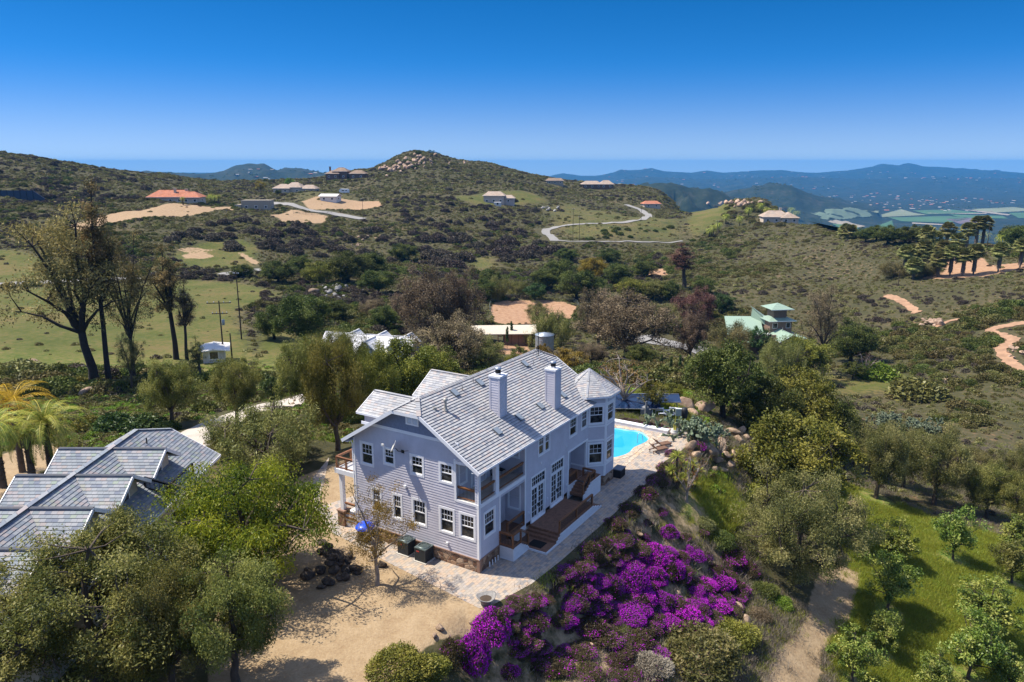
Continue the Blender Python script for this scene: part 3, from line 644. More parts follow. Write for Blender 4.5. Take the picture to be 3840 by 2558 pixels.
    for k in range(8):
        p, q = Vector((*tv[k], 0)), Vector((*tv[(k + 1) % 8], 0)); fr = Fr(p, q - p); w = (q - p).length; vis = k in (3, 4, 5, 6, 7, 0)
        hs_ = []
        ang = (45 * (k + 1)) % 360
        if k in (4, 5, 6, 7):
            window(H, fr, .16, 5.5, w - .16, 7.2, 3, 2, .13); window(H, fr, .16, 1.98, w - .16, 3.95, 3, 2, .13); hs_ = [hole(.16, 5.5, w - .16, 7.2), hole(.16, 1.98, w - .16, 3.95)]
        siding(wall, fr, .9, 7.92, lambda z, w=w: (0, w), hs_, .19, .018)
        for zz in ((7.22, 7.36), (5.3, 5.44), (4.05, 4.2), (1.8, 1.94)): fr.box(trim, (.09, zz[0], 0), (w - .09, zz[1], .042))
        for aa in ((-.015, .11), (w - .11, w + .015)): fr.box(trim, (aa[0], .9, 0), (aa[1], 7.92, .05))
    wall.build('wall', [M['siding'], M['gable']], H)
    # --- stone base
    st = MB()
    st.box((-.035, -.035, -.3), (2.5, .2, .9)); st.box((-.035, .2, -.3), (.2, Wd + .03, .9)); st.box((5.9, -.03, -.3), (12.6, .2, .62))
    tvs = [(TC[0] + 2.27 * math.cos(R(22.5 + 45 * k)), TC[1] + 2.27 * math.sin(R(22.5 + 45 * k))) for k in range(8)]
    st.prism([(x, y, -.3) for x, y in tvs], (0, 0, 1.2))
    st.box((-.09, -.09, .9), (2.46, .12, .98), 1); st.box((-.09, .12, .9), (.12, Wd + .05, .98), 1)
    st.box((-.07, -.07, -.3), (.16, .16, .897), 1)
    st.build('stone_base', [M['stone'], M['ledge']], H)
    # --- roof
    s = math.hypot(1, SL); es = Vector((0, 1 / s, SL / s)); Ls = (Wd / 2 + .46) * s
    z_e, z_j = 7.42, 10.40; s_j = (z_j - z_e) / SL * s; U0, U1 = -.66, 18.15; run = 1.35
    def fb(t): k = max(0, (t - s_j) / (Ls - s_j)); return (U0 + run * k, U1 - run * k)
    rf = MB(); courses(rf, (0, -.46, z_e), (1, 0, 0), es, Ls, fb)
    es2 = Vector((0, -1 / s, SL / s)); courses(rf, (0, Wd + .46, z_e), (-1, 0, 0), es2, Ls, lambda t: (-fb(t)[1], -fb(t)[0]))
    jv = (z_j - z_e) / SL - .46; hw = Wd / 2 - jv; zt = z_e + SL * (Wd / 2 + .46); hs_ = math.hypot(run, zt - z_j)
    for sx, u in ((1, U0), (-1, U1)):
        courses(rf, (u, Wd / 2, z_j), (0, -sx, 0), (sx * run, 0, zt - z_j), hs_, lambda t: (-hw * (1 - t / hs_), hw * (1 - t / hs_)))
    # ridge and hip caps
    n = 60
    for i in range(n):
        a = U0 + run + (U1 - U0 - 2 * run) * i / n; b = U0 + run + (U1 - U0 - 2 * run) * (i + 1) / n
        for sg in (-1, 1): rf.poly([(a, Wd / 2, zt + .06), (b, Wd / 2, zt + .045), (b, Wd / 2 + sg * .2, zt - .075), (a, Wd / 2 + sg * .2, zt - .06)][::sg], 0, [(i, 100), (i + .9, 100), (i + .9, 100.9), (i, 100.9)])
    for u, sx in ((U0, 1), (U1, -1)):
        for sg in (-1, 1):
            p0 = Vector((u, Wd / 2 + sg * hw, z_j)); p1 = Vector((u + sx * run, Wd / 2, zt)); n = 9
            for i in range(n):
                a = p0.lerp(p1, i / n); b = p0.lerp(p1, (i + 1) / n)
                rf.beam(a + Vector((0, 0, .045)), b + Vector((0, 0, .03)), .3, .03)
    roof = rf.build('roof', M['roof'], H)
    for u0, ue, zr_, ze in ((4.85, 2.15, 9.39, 8.22), (12.05, 2.62, 9.36, 7.76)):
        w = MB(); sl = (zr_ - ze); ln = math.hypot(ue, sl)
        courses(w, (u0 - ue, 0, ze), (0, -1, 0), (ue, 0, sl), ln, lambda t: (-13.05, -8.0), .24, .03, .34, 0, 200)
        courses(w, (u0 + ue, 0, ze), (0, 1, 0), (-ue, 0, sl), ln, lambda t: (8.0, 13.05), .24, .03, .34, 0, 240)
        w.beam((u0, 8, zr_ + .03), (u0, 13.05, zr_ + .03), .26, .04); w.build('roof', M['roof'], H)
        for sg in (-1, 1):
            trim.beam((u0 + sg * ue, 8.6, ze - .04), (u0 + sg * ue, 13.05, ze - .04), .05, .16)
            trim.beam((u0 + sg * ue, 13.03, ze - .06), (u0, 13.03, zr_ - .06), .05, .2)
    # eaves, rakes, soffits
    trim.beam((U0, -.49, z_e - .05), (15.95, -.49, z_e - .05), .1, .14); trim.beam((U0, Wd + .49, z_e - .05), (U1, Wd + .49, z_e - .05), .1, .14)
    so_ = MB()
    for u, sx in ((U0, 1), (U1, -1)):
        for sg in (-1, 1):
            a = Vector((u, Wd / 2 + sg * (Wd / 2 + .5), z_e - .08)); b = Vector((u, Wd / 2 + sg * hw, z_j - .08))
            trim.beam(a, b, .06, .24)
            i0 = Vector((u + sx * .6, a.y, a.z - .05)); i1 = Vector((u + sx * .6, b.y, b.z - .05)); q = [a + Vector((0, 0, -.05)), b + Vector((0, 0, -.05)), i1, i0]
            so_.poly(q)
        trim.beam((u, Wd / 2 - hw, z_j - .08), (u, Wd / 2 + hw, z_j - .08), .06, .2)
        so_.poly([(u, Wd / 2 - hw, z_j - .13), (u + sx * .6, Wd / 2 - hw, z_j - .13), (u + sx * .6, Wd / 2 + hw, z_j - .13), (u, Wd / 2 + hw, z_j - .13)])
    so_.poly([(U0, -.5, z_e - .1), (15.9, -.5, z_e - .1), (15.9, .1, z_e - .08), (U0, .1, z_e - .08)]); so_.poly([(U0, Wd + .5, z_e - .1), (U1, Wd + .5, z_e - .1), (U1, Wd - .1, z_e - .08), (U0, Wd - .1, z_e - .08)])
    so_.build('soffit', M['trim'], H)
    # turret roof
    t = MB(); RO, ze, za = 2.66, 8.02, 9.78; ap = RO * math.cos(R(22.5)); ln = math.hypot(ap, za - ze); side = 2 * RO * math.sin(R(22.5))
    for k in range(8):
        an = R(45 * (k + 1)); d = Vector((math.cos(an), math.sin(an), 0)); e = Vector((-d.y, d.x, 0))
        courses(t, Vector((*TC, ze)) + d * ap, e, -d * ap + Vector((0, 0, za - ze)), ln, lambda q: (-side / 2 * (1 - q / ln), side / 2 * (1 - q / ln)), .2, .026, .3, 0, 300 + k * 20)
        v0 = Vector((TC[0] + RO * math.cos(R(22.5 + 45 * k)), TC[1] + RO * math.sin(R(22.5 + 45 * k)), ze + .03)); v1 = Vector((*TC, za + .03)); t.beam(v0, v1, .16, .03)
        q0 = v0 - Vector((0, 0, .10)); a2 = R(22.5 + 45 * (k + 1)); q1 = Vector((TC[0] + RO * math.cos(a2), TC[1] + RO * math.sin(a2), ze - .07)); trim.beam(q0, q1, .05, .15)
    t.build('turret_roof', M['roof'], H)
    trim.build('trim', M['trim'], H)
    m = MB(); m.poly([(TC[0] + RO * math.cos(R(22.5 - 45 * k)), TC[1] + RO * math.sin(R(22.5 - 45 * k)), ze - .1) for k in range(8)]); m.build('turret_soffit', M['trim'], H)
    # chimneys
    for u, v, zt_ in ((6.0, 2.32, 11.98), (11.86, 1.04, 11.3)):
        m = MB(); hu, hv = .46, .42; zb = zr(v) - .9
        for (cx_, cy_, ex) in ((u - hu, v + hv, (0, -1, 0)), (u - hu, v - hv, (1, 0, 0)), (u + hu, v - hv, (0, 1, 0)), (u + hu, v + hv, (-1, 0, 0))):
            fr = Fr((cx_, cy_, 0), ex); w_ = 2 * hv if ex[1] else 2 * hu
            siding(m, fr, zb, zt_ - .14, lambda z, w_=w_: (.1, w_ - .1), (), .19, .02)
            for aa in ((-.025, .11), (w_ - .11, w_ + .025)): fr.box(m, (aa[0], zb, -.02), (aa[1], zt_ - .14, .035), 0)
        m.box((u - hu - .07, v - hv - .07, zt_ - .14), (u + hu + .07, v + hv + .07, zt_), 1)
        ch = m.build('chimney', [M['siding'], M['trim']], H)
        c = MB(); c.lathe([(.0, 0), (.22, 0), (.2, .1), (.2, .14)], (u, v, zt_), 16, 0); c.lathe([(.21, .14), (.21, .4)], (u, v, zt_), 16, 1); c.lathe([(.24, .4), (.24, .5), (.2, .54), (0, .55)], (u, v, zt_), 16, 0)
        c.build('flue_cap', [M['steel'], M['iron']], ch)
    # skylights and pipes standing on the front slope
    nrm = Vector((0, -SL / s, 1 / s)); sg_ = simple('skylight_glazing', (.22, .26, .30), .15, 0, .1, 2); skf = simple('skylight_frame', (.10, .11, .12), .5)
    def onr(u, v): return Vector((u, v, 7.42 + SL * (v + .46)))
    for u, v in ((3.99, 4.72), (7.12, 4.68), (4.08, 1.19), (13.63, 4.65), (13.88, 1.26), (10.34, 1.32), (7.24, 1.32)):
        m = MB(); c = onr(u, v) + nrm * .05; e = Vector((1, 0, 0))
        def q(a, b, h): return c + e * a + es * b + nrm * h
        P8 = [q(-.27, -.33, 0), q(.27, -.33, 0), q(.27, .33, 0), q(-.27, .33, 0)]; T8 = [q(-.25, -.31, .1), q(.25, -.31, .1), q(.25, .31, .1), q(-.25, .31, .1)]
        for i in range(4): m.poly([P8[i], P8[(i + 1) % 4], T8[(i + 1) % 4], T8[i]])
        m.poly(T8, 1); m.build('skylight', [skf, sg_], H)
    for u, v, h, rr, capd in ((1.8, 3.89, .75, .09, 1), (1.06, 4.24, .18, .12, 0), (4.89, 4.68, .45, .03, 0), (6.58, 4.89, .5, .03, 0), (14.46, 4.29, .45, .03, 0), (13.77, 4.28, .2, .1, 0), (8.09, .44, .38, .03, 0)):
        m = MB(); c = onr(u, v); m.tube([c, c + Vector((0, 0, h))], rr, 8)
        if capd: m.lathe([(.16, h - .02), (.17, h + .1), (.02, h + .16)], c, 12); m.lathe([(.2, 0), (.11, .22)], c, 12)
        m.build('vent_pipe', simple('dull_vent_metal', (.36, .34, .30), .5, .3), H)
    m = MB(); c = Vector((-.05, -.52, 7.3)); m.tube([c, (-.07, -.3, 7.1), (-.09, -.06, 6.95), (-.09, -.07, 1.0)], .04, 6); m.build('downspout', M['trim'], H)
    m = MB(); m.tube([(.1, Wd + .5, 7.3), (-.03, Wd + .1, 7.0), (-.05, Wd + .05, .2)], .04, 6); m.build('downspout', M['trim'], H)
    # --- railings of the upper balcony
    railing(H, (.27, .12, 4.89), (2.08, .12, 4.89)); railing(H, (2.5, .12, 4.89), (5.84, .12, 4.89)); railing(H, (.12, 1.74, 4.89), (.12, .28, 4.89), .9)
    # --- lower landing, deck and steps
    lat = simple('white_lattice', (.70, .70, .71), .6, 0, .05, 3)
    def latt(pts, dr, step=.12):
        """lattice on a vertical polygon in the plane through pts[0] with horizontal direction dr"""
        m_ = MB(); e = Vector(dr); o = Vector(pts[0]); n_ = e.cross(Vector((0, 0, 1))); pa = [((Vector(p) - o).dot(e), p[2] - o.z) for p in pts]
        m_.poly([Vector(p) - n_ * .04 for p in pts], 1)
        amin, amax = min(a for a, b in pa), max(a for a, b in pa); bmin, bmax = min(b for a, b in pa), max(b for a, b in pa)
        for sgn in (1, -1):
            k0 = amin - (bmax - bmin) - .2
            while k0 < amax + (bmax - bmin):
                pts_in = []; tt = np.linspace(0, 1, 60); a_ = k0 + tt * (bmax - bmin) if sgn > 0 else k0 + (1 - tt) * (bmax - bmin); b_ = bmin + tt * (bmax - bmin)
                ins = polydist(a_, b_, pa) < -.012; i = 0
                while i < 60:
                    if ins[i]:
                        j = i
                        while j + 1 < 60 and ins[j + 1]: j += 1
                        if j > i: m_.beam(o + e * a_[i] + Vector((0, 0, b_[i])) + n_ * (.004 * sgn), o + e * a_[j] + Vector((0, 0, b_[j])) + n_ * (.004 * sgn), .06, .012, 0, n_)
                        i = j + 1
                    else: i += 1
                k0 += step
        for i in range(len(pts)): m_.beam(Vector(pts[i]) + n_ * .01, Vector(pts[(i + 1) % len(pts)]) + n_ * .01, .05, .07, 0, n_)
        return m_.build('lattice_skirt', [lat, simple('dark_void', (.35, .36, .38), .9)], deck)
    D = MB()
    def boards(u0, u1, v0, v1, z, th=.05, along='u'):
        k = v0; w_ = .14
        if along == 'u':
            while k < v1 - .01: D.box((u0, k, z - th), (u1, min(k + w_ - .008, v1), z)); k += w_
        else:
            k = u0
            while k < u1 - .01: D.box((k, v0, z - th), (min(k + w_ - .008, u1), v1, z)); k += w_
    boards(2.46, 3.5, -1.12, -.02, .95); boards(6.55, 12.0, -2.56, -.02, .67); boards(4.5, 6.0, -2.56, -.02, .16)
    for i in range(3): boards(3.5 + .3 * i, 3.84 + .3 * i, -1.1, -.02, .95 - .19 * (i + 1))
    for i in range(2): boards(5.98 + .28 * i, 6.3 + .28 * i, -2.54, -.02, .16 + .17 * (i + 1)); D.box((6.26 + .28 * i, -2.54, .02), (6.29 + .28 * i, -.02, .27 + .17 * (i + 1)))
    D.box((5.96, -2.54, 0), (5.99, -.02, .28))
    for i in range(3): boards(12.0 + .45 * i, 12.48 + .45 * i, -2.56, -1.3, .67 - .17 * (i + 1))
    boards(14.2, 16.2, -1.22, -.02, 1.45)
    for i in range(4): boards(12.98 + .3 * i, 13.34 + .3 * i, -1.2, .0, .83 + .155 * i); D.box((12.98 + .3 * i, -1.2, .6), (13.0 + .3 * i, 0, .78 + .155 * i))
    D.box((6.53, -2.55, 0), (6.56, -.02, .615))
    deck = D.build('deck', M['deck'], H)
    m = MB(); m.box((4.75, -2.0, .16), (5.7, -.9, .175)); m.build('door_mat', simple('black_mat', (.012, .011, .011), .95), deck)
    latt([(2.46, -.0, .02), (2.46, -1.14, .02), (2.46, -1.14, .9), (2.46, 0, .9)], (0, -1, 0))
    latt([(2.46, -1.14, .02), (4.5, -1.14, .02), (4.5, -1.14, .2), (4.35, -1.14, .2), (4.35, -1.14, .38), (4.05, -1.14, .38), (4.05, -1.14, .56), (3.75, -1.14, .56), (3.75, -1.14, .74), (3.5, -1.14, .74), (3.5, -1.14, .9), (2.46, -1.14, .9)], (1, 0, 0))
    latt([(4.0, -.03, .2), (5.86, -.03, .2), (5.86, -.03, .94), (4.0, -.03, .94)], (1, 0, 0))
    latt([(4.45, -2.6, .0), (13.4, -2.6, .0), (13.4, -2.6, .12), (12.9, -2.6, .14), (12.9, -2.6, .30), (12.45, -2.6, .31), (12.45, -2.6, .47), (12.0, -2.6, .48), (12, -2.6, .62), (6.55, -2.6, .62), (6.55, -2.6, .45), (6.27, -2.6, .45), (6.27, -2.6, .28), (6.0, -2.6, .28), (6, -2.6, .12), (4.45, -2.6, .12)], (1, 0, 0), .1)
    latt([(4.45, -1.14, .0), (4.45, -2.6, .0), (4.45, -2.6, .12), (4.45, -1.14, .12)], (0, -1, 0))
    latt([(12.9, -1.24, .02), (16.1, -1.24, .02), (16.1, -1.24, 1.4), (14.2, -1.24, 1.4), (14.2, -1.24, 1.26), (13.9, -1.24, 1.26), (13.9, -1.24, 1.1), (13.6, -1.24, 1.1), (13.6, -1.24, .95), (13.3, -1.24, .95), (13.3, -1.24, .8), (12.95, -1.24, .8)], (1, 0, 0))
    latt([(12.68, -.01, .6), (13.4, -.01, .6), (13.4, -.01, .8), (14.2, -.01, 1.3), (14.2, -.01, 1.42), (12.68, -.01, 1.42)], (1, 0, 0))
    railing(deck, (2.48, -.02, .95), (2.48, -1.1, .95), 1.02, (0, 1)); railing(deck, (2.48, -1.1, .95), (3.5, -1.1, .95), 1.02, (1,)); railing(deck, (3.5, -1.1, .95), (4.5, -1.1, .3), 1.02, (1,))
    railing(deck, (3.55, .02, .95), (5.82, .02, .95), 1.12, (0, 1), bottom=.3)
    railing(deck, (6.62, -2.5, .67), (11.95, -2.5, .67), .95, (0, .5, 1))
    railing(deck, (12.72, -.02, 1.45), (14.15, -.02, 1.45), .85, (1,)); railing(deck, (14.2, -1.16, 1.45), (15.2, -1.16, 1.45), .7, (0, 1)); railing(deck, (14.2, -1.16, 1.45), (13.05, -1.16, .70), .9, (1,)); railing(deck, (15.2, -1.16, 1.45), (15.2, -.1, 1.45), .7, (1,))
    # --- entry porch with balcony at the far gable corner
    m = MB(); m.box((.1, Wd + .02, 4.42), (3.1, 12.85, 4.62)); m.box((.0, Wd + .0, 4.3), (.12, 12.9, 4.66)); m.box((0, 12.8, 4.3), (3.1, 12.93, 4.66)); m.box((.25, 12.45, 1.3), (.55, 12.75, 4.3)); m.box((.2, 12.4, 4.1), (.6, 12.8, 4.3)); m.build('porch_roof', M['trim'], H)
    m = MB(); m.box((.1, 12.3, -.2), (.75, 12.95, 1.2)); m.box((.05, 12.25, 1.2), (.8, 13.0, 1.3), 1); m.build('stone_pier', [M['stone'], M['ledge']], H)
    railing(H, (.15, 12.8, 4.62), (.15, Wd + .05, 4.62), .95, (0, .5)); railing(H, (.15, 12.8, 4.62), (3.1, 12.8, 4.62), .95, (.5,))
    m = MB(); m.box((.3, Wd + .02, .0), (3.1, 12.6, .95)); 
    m.build('entry_porch', [M['trim']], H); railing(H, (.3, 12.3, .95), (.3, Wd + .1, .95), 1.0, (1,)); railing(H, (.3, 12.3, .3), (.3, Wd + .1, .3), .5)
    # drain pipes by the base
    for i in range(4): u = 1.0 + i * .35; m = MB(); m.tube([(u, -.16, -.05), (u, -.16, .38)], .045, 8); m.build('drain_pipe', M['trim'], H)
    return H
HOUSE = main_house()
# ------------------------------------------------------------------ paved terrace, pool, drive
from mathutils.geometry import tessellate_polygon
HRZ = math.atan2(HA[1], HA[0])
def slab(name, outer, holes, z0, z1, mat, loc=(0, 0, 0), rz=0, side=None):
    """flat slab with holes; outlines in the slab's own axes"""
    loops = [[Vector((p[0], p[1], 0)) for p in L] for L in [outer] + list(holes)]; flat = [p for L in loops for p in L]
    m = MB()
    for t in tessellate_polygon(loops):
        a, b, c = [flat[i] for i in t]
        if (b - a).cross(c - a).z < 0: b, c = c, b
        m.poly([(q.x, q.y, z1) for q in (a, b, c)])
    for L in loops:
        for i in range(len(L)):
            p, q = L[i], L[(i + 1) % len(L)]; m.poly([(p.x, p.y, z0), (q.x, q.y, z0), (q.x, q.y, z1), (p.x, p.y, z1)], 1 if side else 0)
    return m.build(name, [mat, side] if side else mat, None, loc, rz)
def spline(pts, n=6, closed=True):
    o = []; N = len(pts)
    for i in range(N if closed else N - 1):
        p0, p1, p2, p3 = [np.array(pts[(i + k) % N] if closed else pts[min(max(i + k, 0), N - 1)], float) for k in (-1, 0, 1, 2)]
        for j in range(n):
            t = j / n; o.append(tuple(.5 * (2 * p1 + (p2 - p0) * t + (2 * p0 - 5 * p1 + 4 * p2 - p3) * t * t + (3 * p1 - p0 - 3 * p2 + p3) * t ** 3)))
    if not closed: o.append(tuple(pts[-1]))
    return o
HL = (HC[0], HC[1], 0)
pool = spline([(31.1, 3.6), (31.15, 2.7), (31.35, 1.9), (31.15, 1.1), (30.5, .4), (29.9, -.05), (29.1, -.2), (28, -.05), (26.8, .2), (25.5, .1), (24.4, .3), (23.2, 1.0), (22.4, 2.3), (22.6, 4.0), (24, 5.2), (26.5, 5.2), (29.0, 5.9), (30.6, 5.0)])
cen = np.mean(pool, 0); cope = []
for i in range(len(pool)):
    t = np.array(pool[(i + 1) % len(pool)]) - np.array(pool[i - 1]); nn = np.array([-t[1], t[0]]); nn /= np.linalg.norm(nn) + 1e-9
    if polydist(np.array([pool[i][0] + nn[0] * .1]), np.array([pool[i][1] + nn[1] * .1]), pool)[0] < 0: nn = -nn
    cope.append(tuple(np.array(pool[i]) + nn * .62))
edge_uv = [tuple(float(q) for q in w2uv(*p)) for p in EDGE]
terrace = edge_uv + [tuple(float(q) for q in w2uv(*ground0(*p))) for p in ((2500, 1604), (2400, 1588), (2320, 1574))] + [(33.6, 9), (30, 11.5), (22, 12.2), (17.5, 12.5), (8, 14.5), (1.5, 16.5)] + [tuple(float(q) for q in w2uv(*ground0(*p))) for p in ((1235, 1715), (1175, 1790), (1170, 1900), (1250, 2000))] + [(-2.2, 5.9)] 
flag = stone_mat('flagstone_coping', [(0, (.42, .34, .26)), (.5, (.55, .46, .36)), (1, (.48, .33, .21))], 1.6, (.33, .29, .24))
tag(slab('terrace', terrace, [cope], -.5, .012, M['paver'], HL, HRZ, M['stone']), kind='structure')
tag(slab('pool_coping', cope, [pool], -.3, .035, flag, HL, HRZ), kind='structure')
k = NT('pool_shell'); k.principled(k.ramp(k.noise(k.coord('Object'), 1.5, 3), [(.3, (.25, .62, .74)), (.7, (.4, .78, .86))]), .6); shell = k.m
m = MB(); n = len(pool); b_ = [(cen[0] + (p[0] - cen[0]) * .8, cen[1] + (p[1] - cen[1]) * .8) for p in pool]
for i in range(n):
    j = (i + 1) % n; m.poly([(*pool[j], .0), (*pool[i], .0), (*b_[i], -1.5), (*b_[j], -1.5)])
for t in tessellate_polygon([[Vector((*p, 0)) for p in b_]]): m.poly([(*b_[i], -1.5) for i in t])
m.box((29.2, 4.0, -1.4), (31.0, 5.2, -.35)); m.box((29.6, 3.2, -1.4), (30.9, 4.0, -.6))
pl = m.build('swimming_pool', shell, None, HL, HRZ); tag(pl, 'free form swimming pool with bright turquoise water behind the turret', 'swimming pool')
k = NT('pool_water'); g1 = k.n('BsdfPrincipled'); g1.inputs['Base Color'].default_value = (.02, .42, .66, 1); g1.inputs['Roughness'].default_value = .04; g1.inputs['IOR'].default_value = 1.33
g1.inputs['Alpha'].default_value = .72; k.l(k.bump(k.noise(k.coord('Object'), 3.5, 3), .15, .05), g1.inputs['Normal']); k.l(g1.outputs[0], k.out.inputs[0])
m = MB()
for t in tessellate_polygon([[Vector((*p, 0)) for p in pool]]):
    a, b, c = [Vector(pool[i]) for i in t]
    if (b - a).cross(c - a) < 0: b, c = c, b
    m.poly([(*a, -.12), (*b, -.12), (*c, -.12)])
m.build('water_surface', k.m, pl)
m = MB(); m.tube([(28.4, .5, -.3), (28.4, .5, .75), (28.5, .35, .95), (28.6, .1, .75), (28.6, .0, .02)], .03, 6); m.build('grab_rail', M['steel'], pl)
# long white cover housing beside the pool
m = MB(); m.box((31.95, -1.2, .02), (32.55, 9.0, .34)); m.box((31.9, -1.25, .34), (32.6, 9.05, .40), 0)
tag(m.build('pool_cover_box', M['trim'], None, HL, HRZ), 'long low white box along the far side of the pool', 'pool cover')
m = MB(); m.box((22.0, -.95, .012), (31.9, -.55, .03)); tag(m.build('flagstone_path', flag, None, HL, HRZ), kind='structure')
def hw(u, v, z=0.): w = uv2w(u, v); return (float(w[0]), float(w[1]), z)
# dark storage box by the turret
bm_ = simple('dark_resin', (.022, .022, .025), .6, 0, .15, 6)
st = empty('storage_box', hw(19.75, -1.35, .012), HRZ); tag(st, 'black storage box on the pavers against the turret', 'storage box')
m = MB(); m.box((-.5, -.36, 0), (.5, .36, .72))
for i in range(9): m.box((-.46 + i * .11, -.375, .06), (-.40 + i * .11, -.36, .68))
m.build('body', bm_, st); m = MB(); m.box((-.55, -.41, .72), (.55, .41, .80)); m.build('lid', simple('grey_resin_lid', (.12, .13, .15), .5), st)
# wooden lounge chairs
cw = simple('weathered_teak', (.17, .095, .06), .7, 0, .3, 6)
def lounger(u, v, rz, label):
    o = empty('lounge_chair', hw(u, v, .012), HRZ + rz); tag(o, label, 'lounge chair', 'wooden lounge chairs by the pool')
    m = MB()
    for i in range(11): m.box((-.33, -.95 + i * .115, .33), (.33, -.95 + i * .115 + .09, .355))
    for sx in (-.33, .29): m.box((sx, -.97, .25), (sx + .05, .9, .33))
    m.build('seat', cw, o)
    m = MB()
    for i in range(7): y = .34 + i * .085; z = .36 + i * .09; m.beam((-.33, y, z), (.33, y, z), .075, .025, 0, (0, -.7, .7))
    for sx in (-.3, .3): m.beam((sx, .3, .32), (sx, .94, .98), .05, .04)
    m.build('backrest', cw, o)
    for sx in (-.31, .27):
        for y in (-.85, .75): m = MB(); m.box((sx, y, 0), (sx + .05, y + .07, .27)); m.build('leg', cw, o)
lounger(27.0, -2.2, R(60), 'wooden slatted lounge chair by the pool, nearer the yucca'); lounger(28.4, -2.0, R(60), 'wooden slatted lounge chair by the pool, nearer the white pot')
# planters
o = empty('planter', hw(32.3, -1.9, .012), 0); tag(o, 'round white pot holding a yellowish columnar cactus on the pool terrace', 'planter')
m = MB(); m.lathe([(0, 0), (.26, 0), (.44, .2), (.46, .36), (.34, .5), (.40, .58), (.36, .58), (.3, .5), (0, .48)]); m.build('pot', simple('white_glaze', (.66, .65, .62), .4), o)
m = MB()
for dx, dy, h in ((0, 0, 1.5), (.12, .06, 1.1), (-.1, .05, .8), (.05, -.12, .6)):
    m.tube([(dx, dy, .45), (dx, dy, .45 + h * .6), (dx * 1.3, dy * 1.3, .45 + h)], [.06, .065, .03], 8)
m.build('cactus', simple('yellow_green_cactus', (.33, .31, .06), .7), o)
w = ground0(1822, 2266)
o = empty('planter', (w[0], w[1], .012), 0); tag(o, 'grey stone bowl planter at the paved terrace corner', 'planter')
m = MB(); m.lathe([(0, 0), (.28, 0), (.30, .1), (.42, .34), (.62, .50), (.64, .56), (.56, .54), (.40, .40), (0, .36)], (0, 0, 0), 24)
for i, p in enumerate(m.v):
    a = math.atan2(p[1], p[0]); m.v[i] = (p[0] * (1 + .06 * math.sin(3 * a)), p[1] * (1 + .05 * math.sin(2 * a + 1)), p[2] * (1 + .12 * math.sin(2 * a + .5) * (p[2] > .4)))
m.build('bowl', simple('rough_grey_stone', (.23, .22, .21), .95, 0, .25, 7, .6, 14), o)
m = MB(); m.lathe([(0, .42), (.3, .41), (.41, .39)]); m.build('soil', simple('potting_soil', (.07, .05, .035), 1), o)
# air conditioners
acm = simple('charcoal_painted_steel', (.032, .038, .042), .45, .1, .1, 4); acf = simple('fan_guard', (.10, .13, .13), .4, .3)
def ac(u, v, label, rz=0):
    o = empty('air_conditioner', hw(u, v, .012), HRZ + rz); tag(o, label, 'air conditioner', 'air conditioners beside the gable wall')
    m = MB(); m.box((-.55, -.55, 0), (.55, .55, .07)); m.build('pad', M['concrete'], o)
    m = MB(); m.box((-.45, -.45, .07), (.45, .45, .98))
    for i in range(18):
        z = .13 + i * .046
        for s in (-1, 1): m.box((-.42, s * .45, z), (.42, s * .463, z + .03)); m.box((s * .45, -.42, z), (s * .463, .42, z + .03))
    for sx in (-1, 1):
        for sy in (-1, 1): m.tube([(sx * .435, sy * .435, .07), (sx * .435, sy * .435, .98)], .04, 8)
    m.build('casing', acm, o)
    m = MB(); m.box((-.48, -.48, .98), (.48, .48, 1.05)); m.lathe([(.46, 1.05), (.44, 1.10), (.38, 1.12)], (0, 0, 0), 28); m.lathe([(.38, 1.12), (.34, 1.03), (.12, 1.0), (0, 1.0)], (0, 0, 0), 28, 1)
    for r_ in (.14, .2, .26, .32, .37): m.tube([(r_ * math.cos(R(a)), r_ * math.sin(R(a)), 1.125) for a in range(0, 361, 20)], .006, 4, 0, False)
    for a in range(0, 360, 45): m.tube([(0, 0, 1.14), (.38 * math.cos(R(a)), .38 * math.sin(R(a)), 1.12)], .008, 4, 0, False)
    m.build('fan_top', [acf, bm_], o)
    m = MB(); m.box((-.475, .06, .76), (-.462, .30, .84)); m.build('badge', simple('red_badge', (.45, .05, .04), .5), o)
ac(-.58, 4.2, 'charcoal air conditioner unit by the house, nearer its front corner'); ac(-.42, 5.85, 'charcoal air conditioner unit half behind the yellow sparse tree')
# bin with blue lid
o = empty('waste_bin', hw(-.55, 9.6, .012), HRZ); tag(o, 'brown bin with a bright blue lid behind the sparse tree', 'bin')
m = MB(); m.prism([(-.42, -.42, 0), (.42, -.42, 0), (.42, .42, 0), (-.42, .42, 0)], (0, 0, 1.0)); m.box((-.46, -.46, .93), (.46, .46, 1.0)); m.build('body', simple('dark_brown_plastic', (.05, .03, .022), .6), o)
m = MB(); m.lathe([(.72, 1.0), (.70, 1.08), (.52, 1.24), (.25, 1.32), (0, 1.34)], (0, 0, 0), 4 * 5); m.build('lid', simple('blue_plastic', (.01, .07, .55), .35, 0, .05), o)
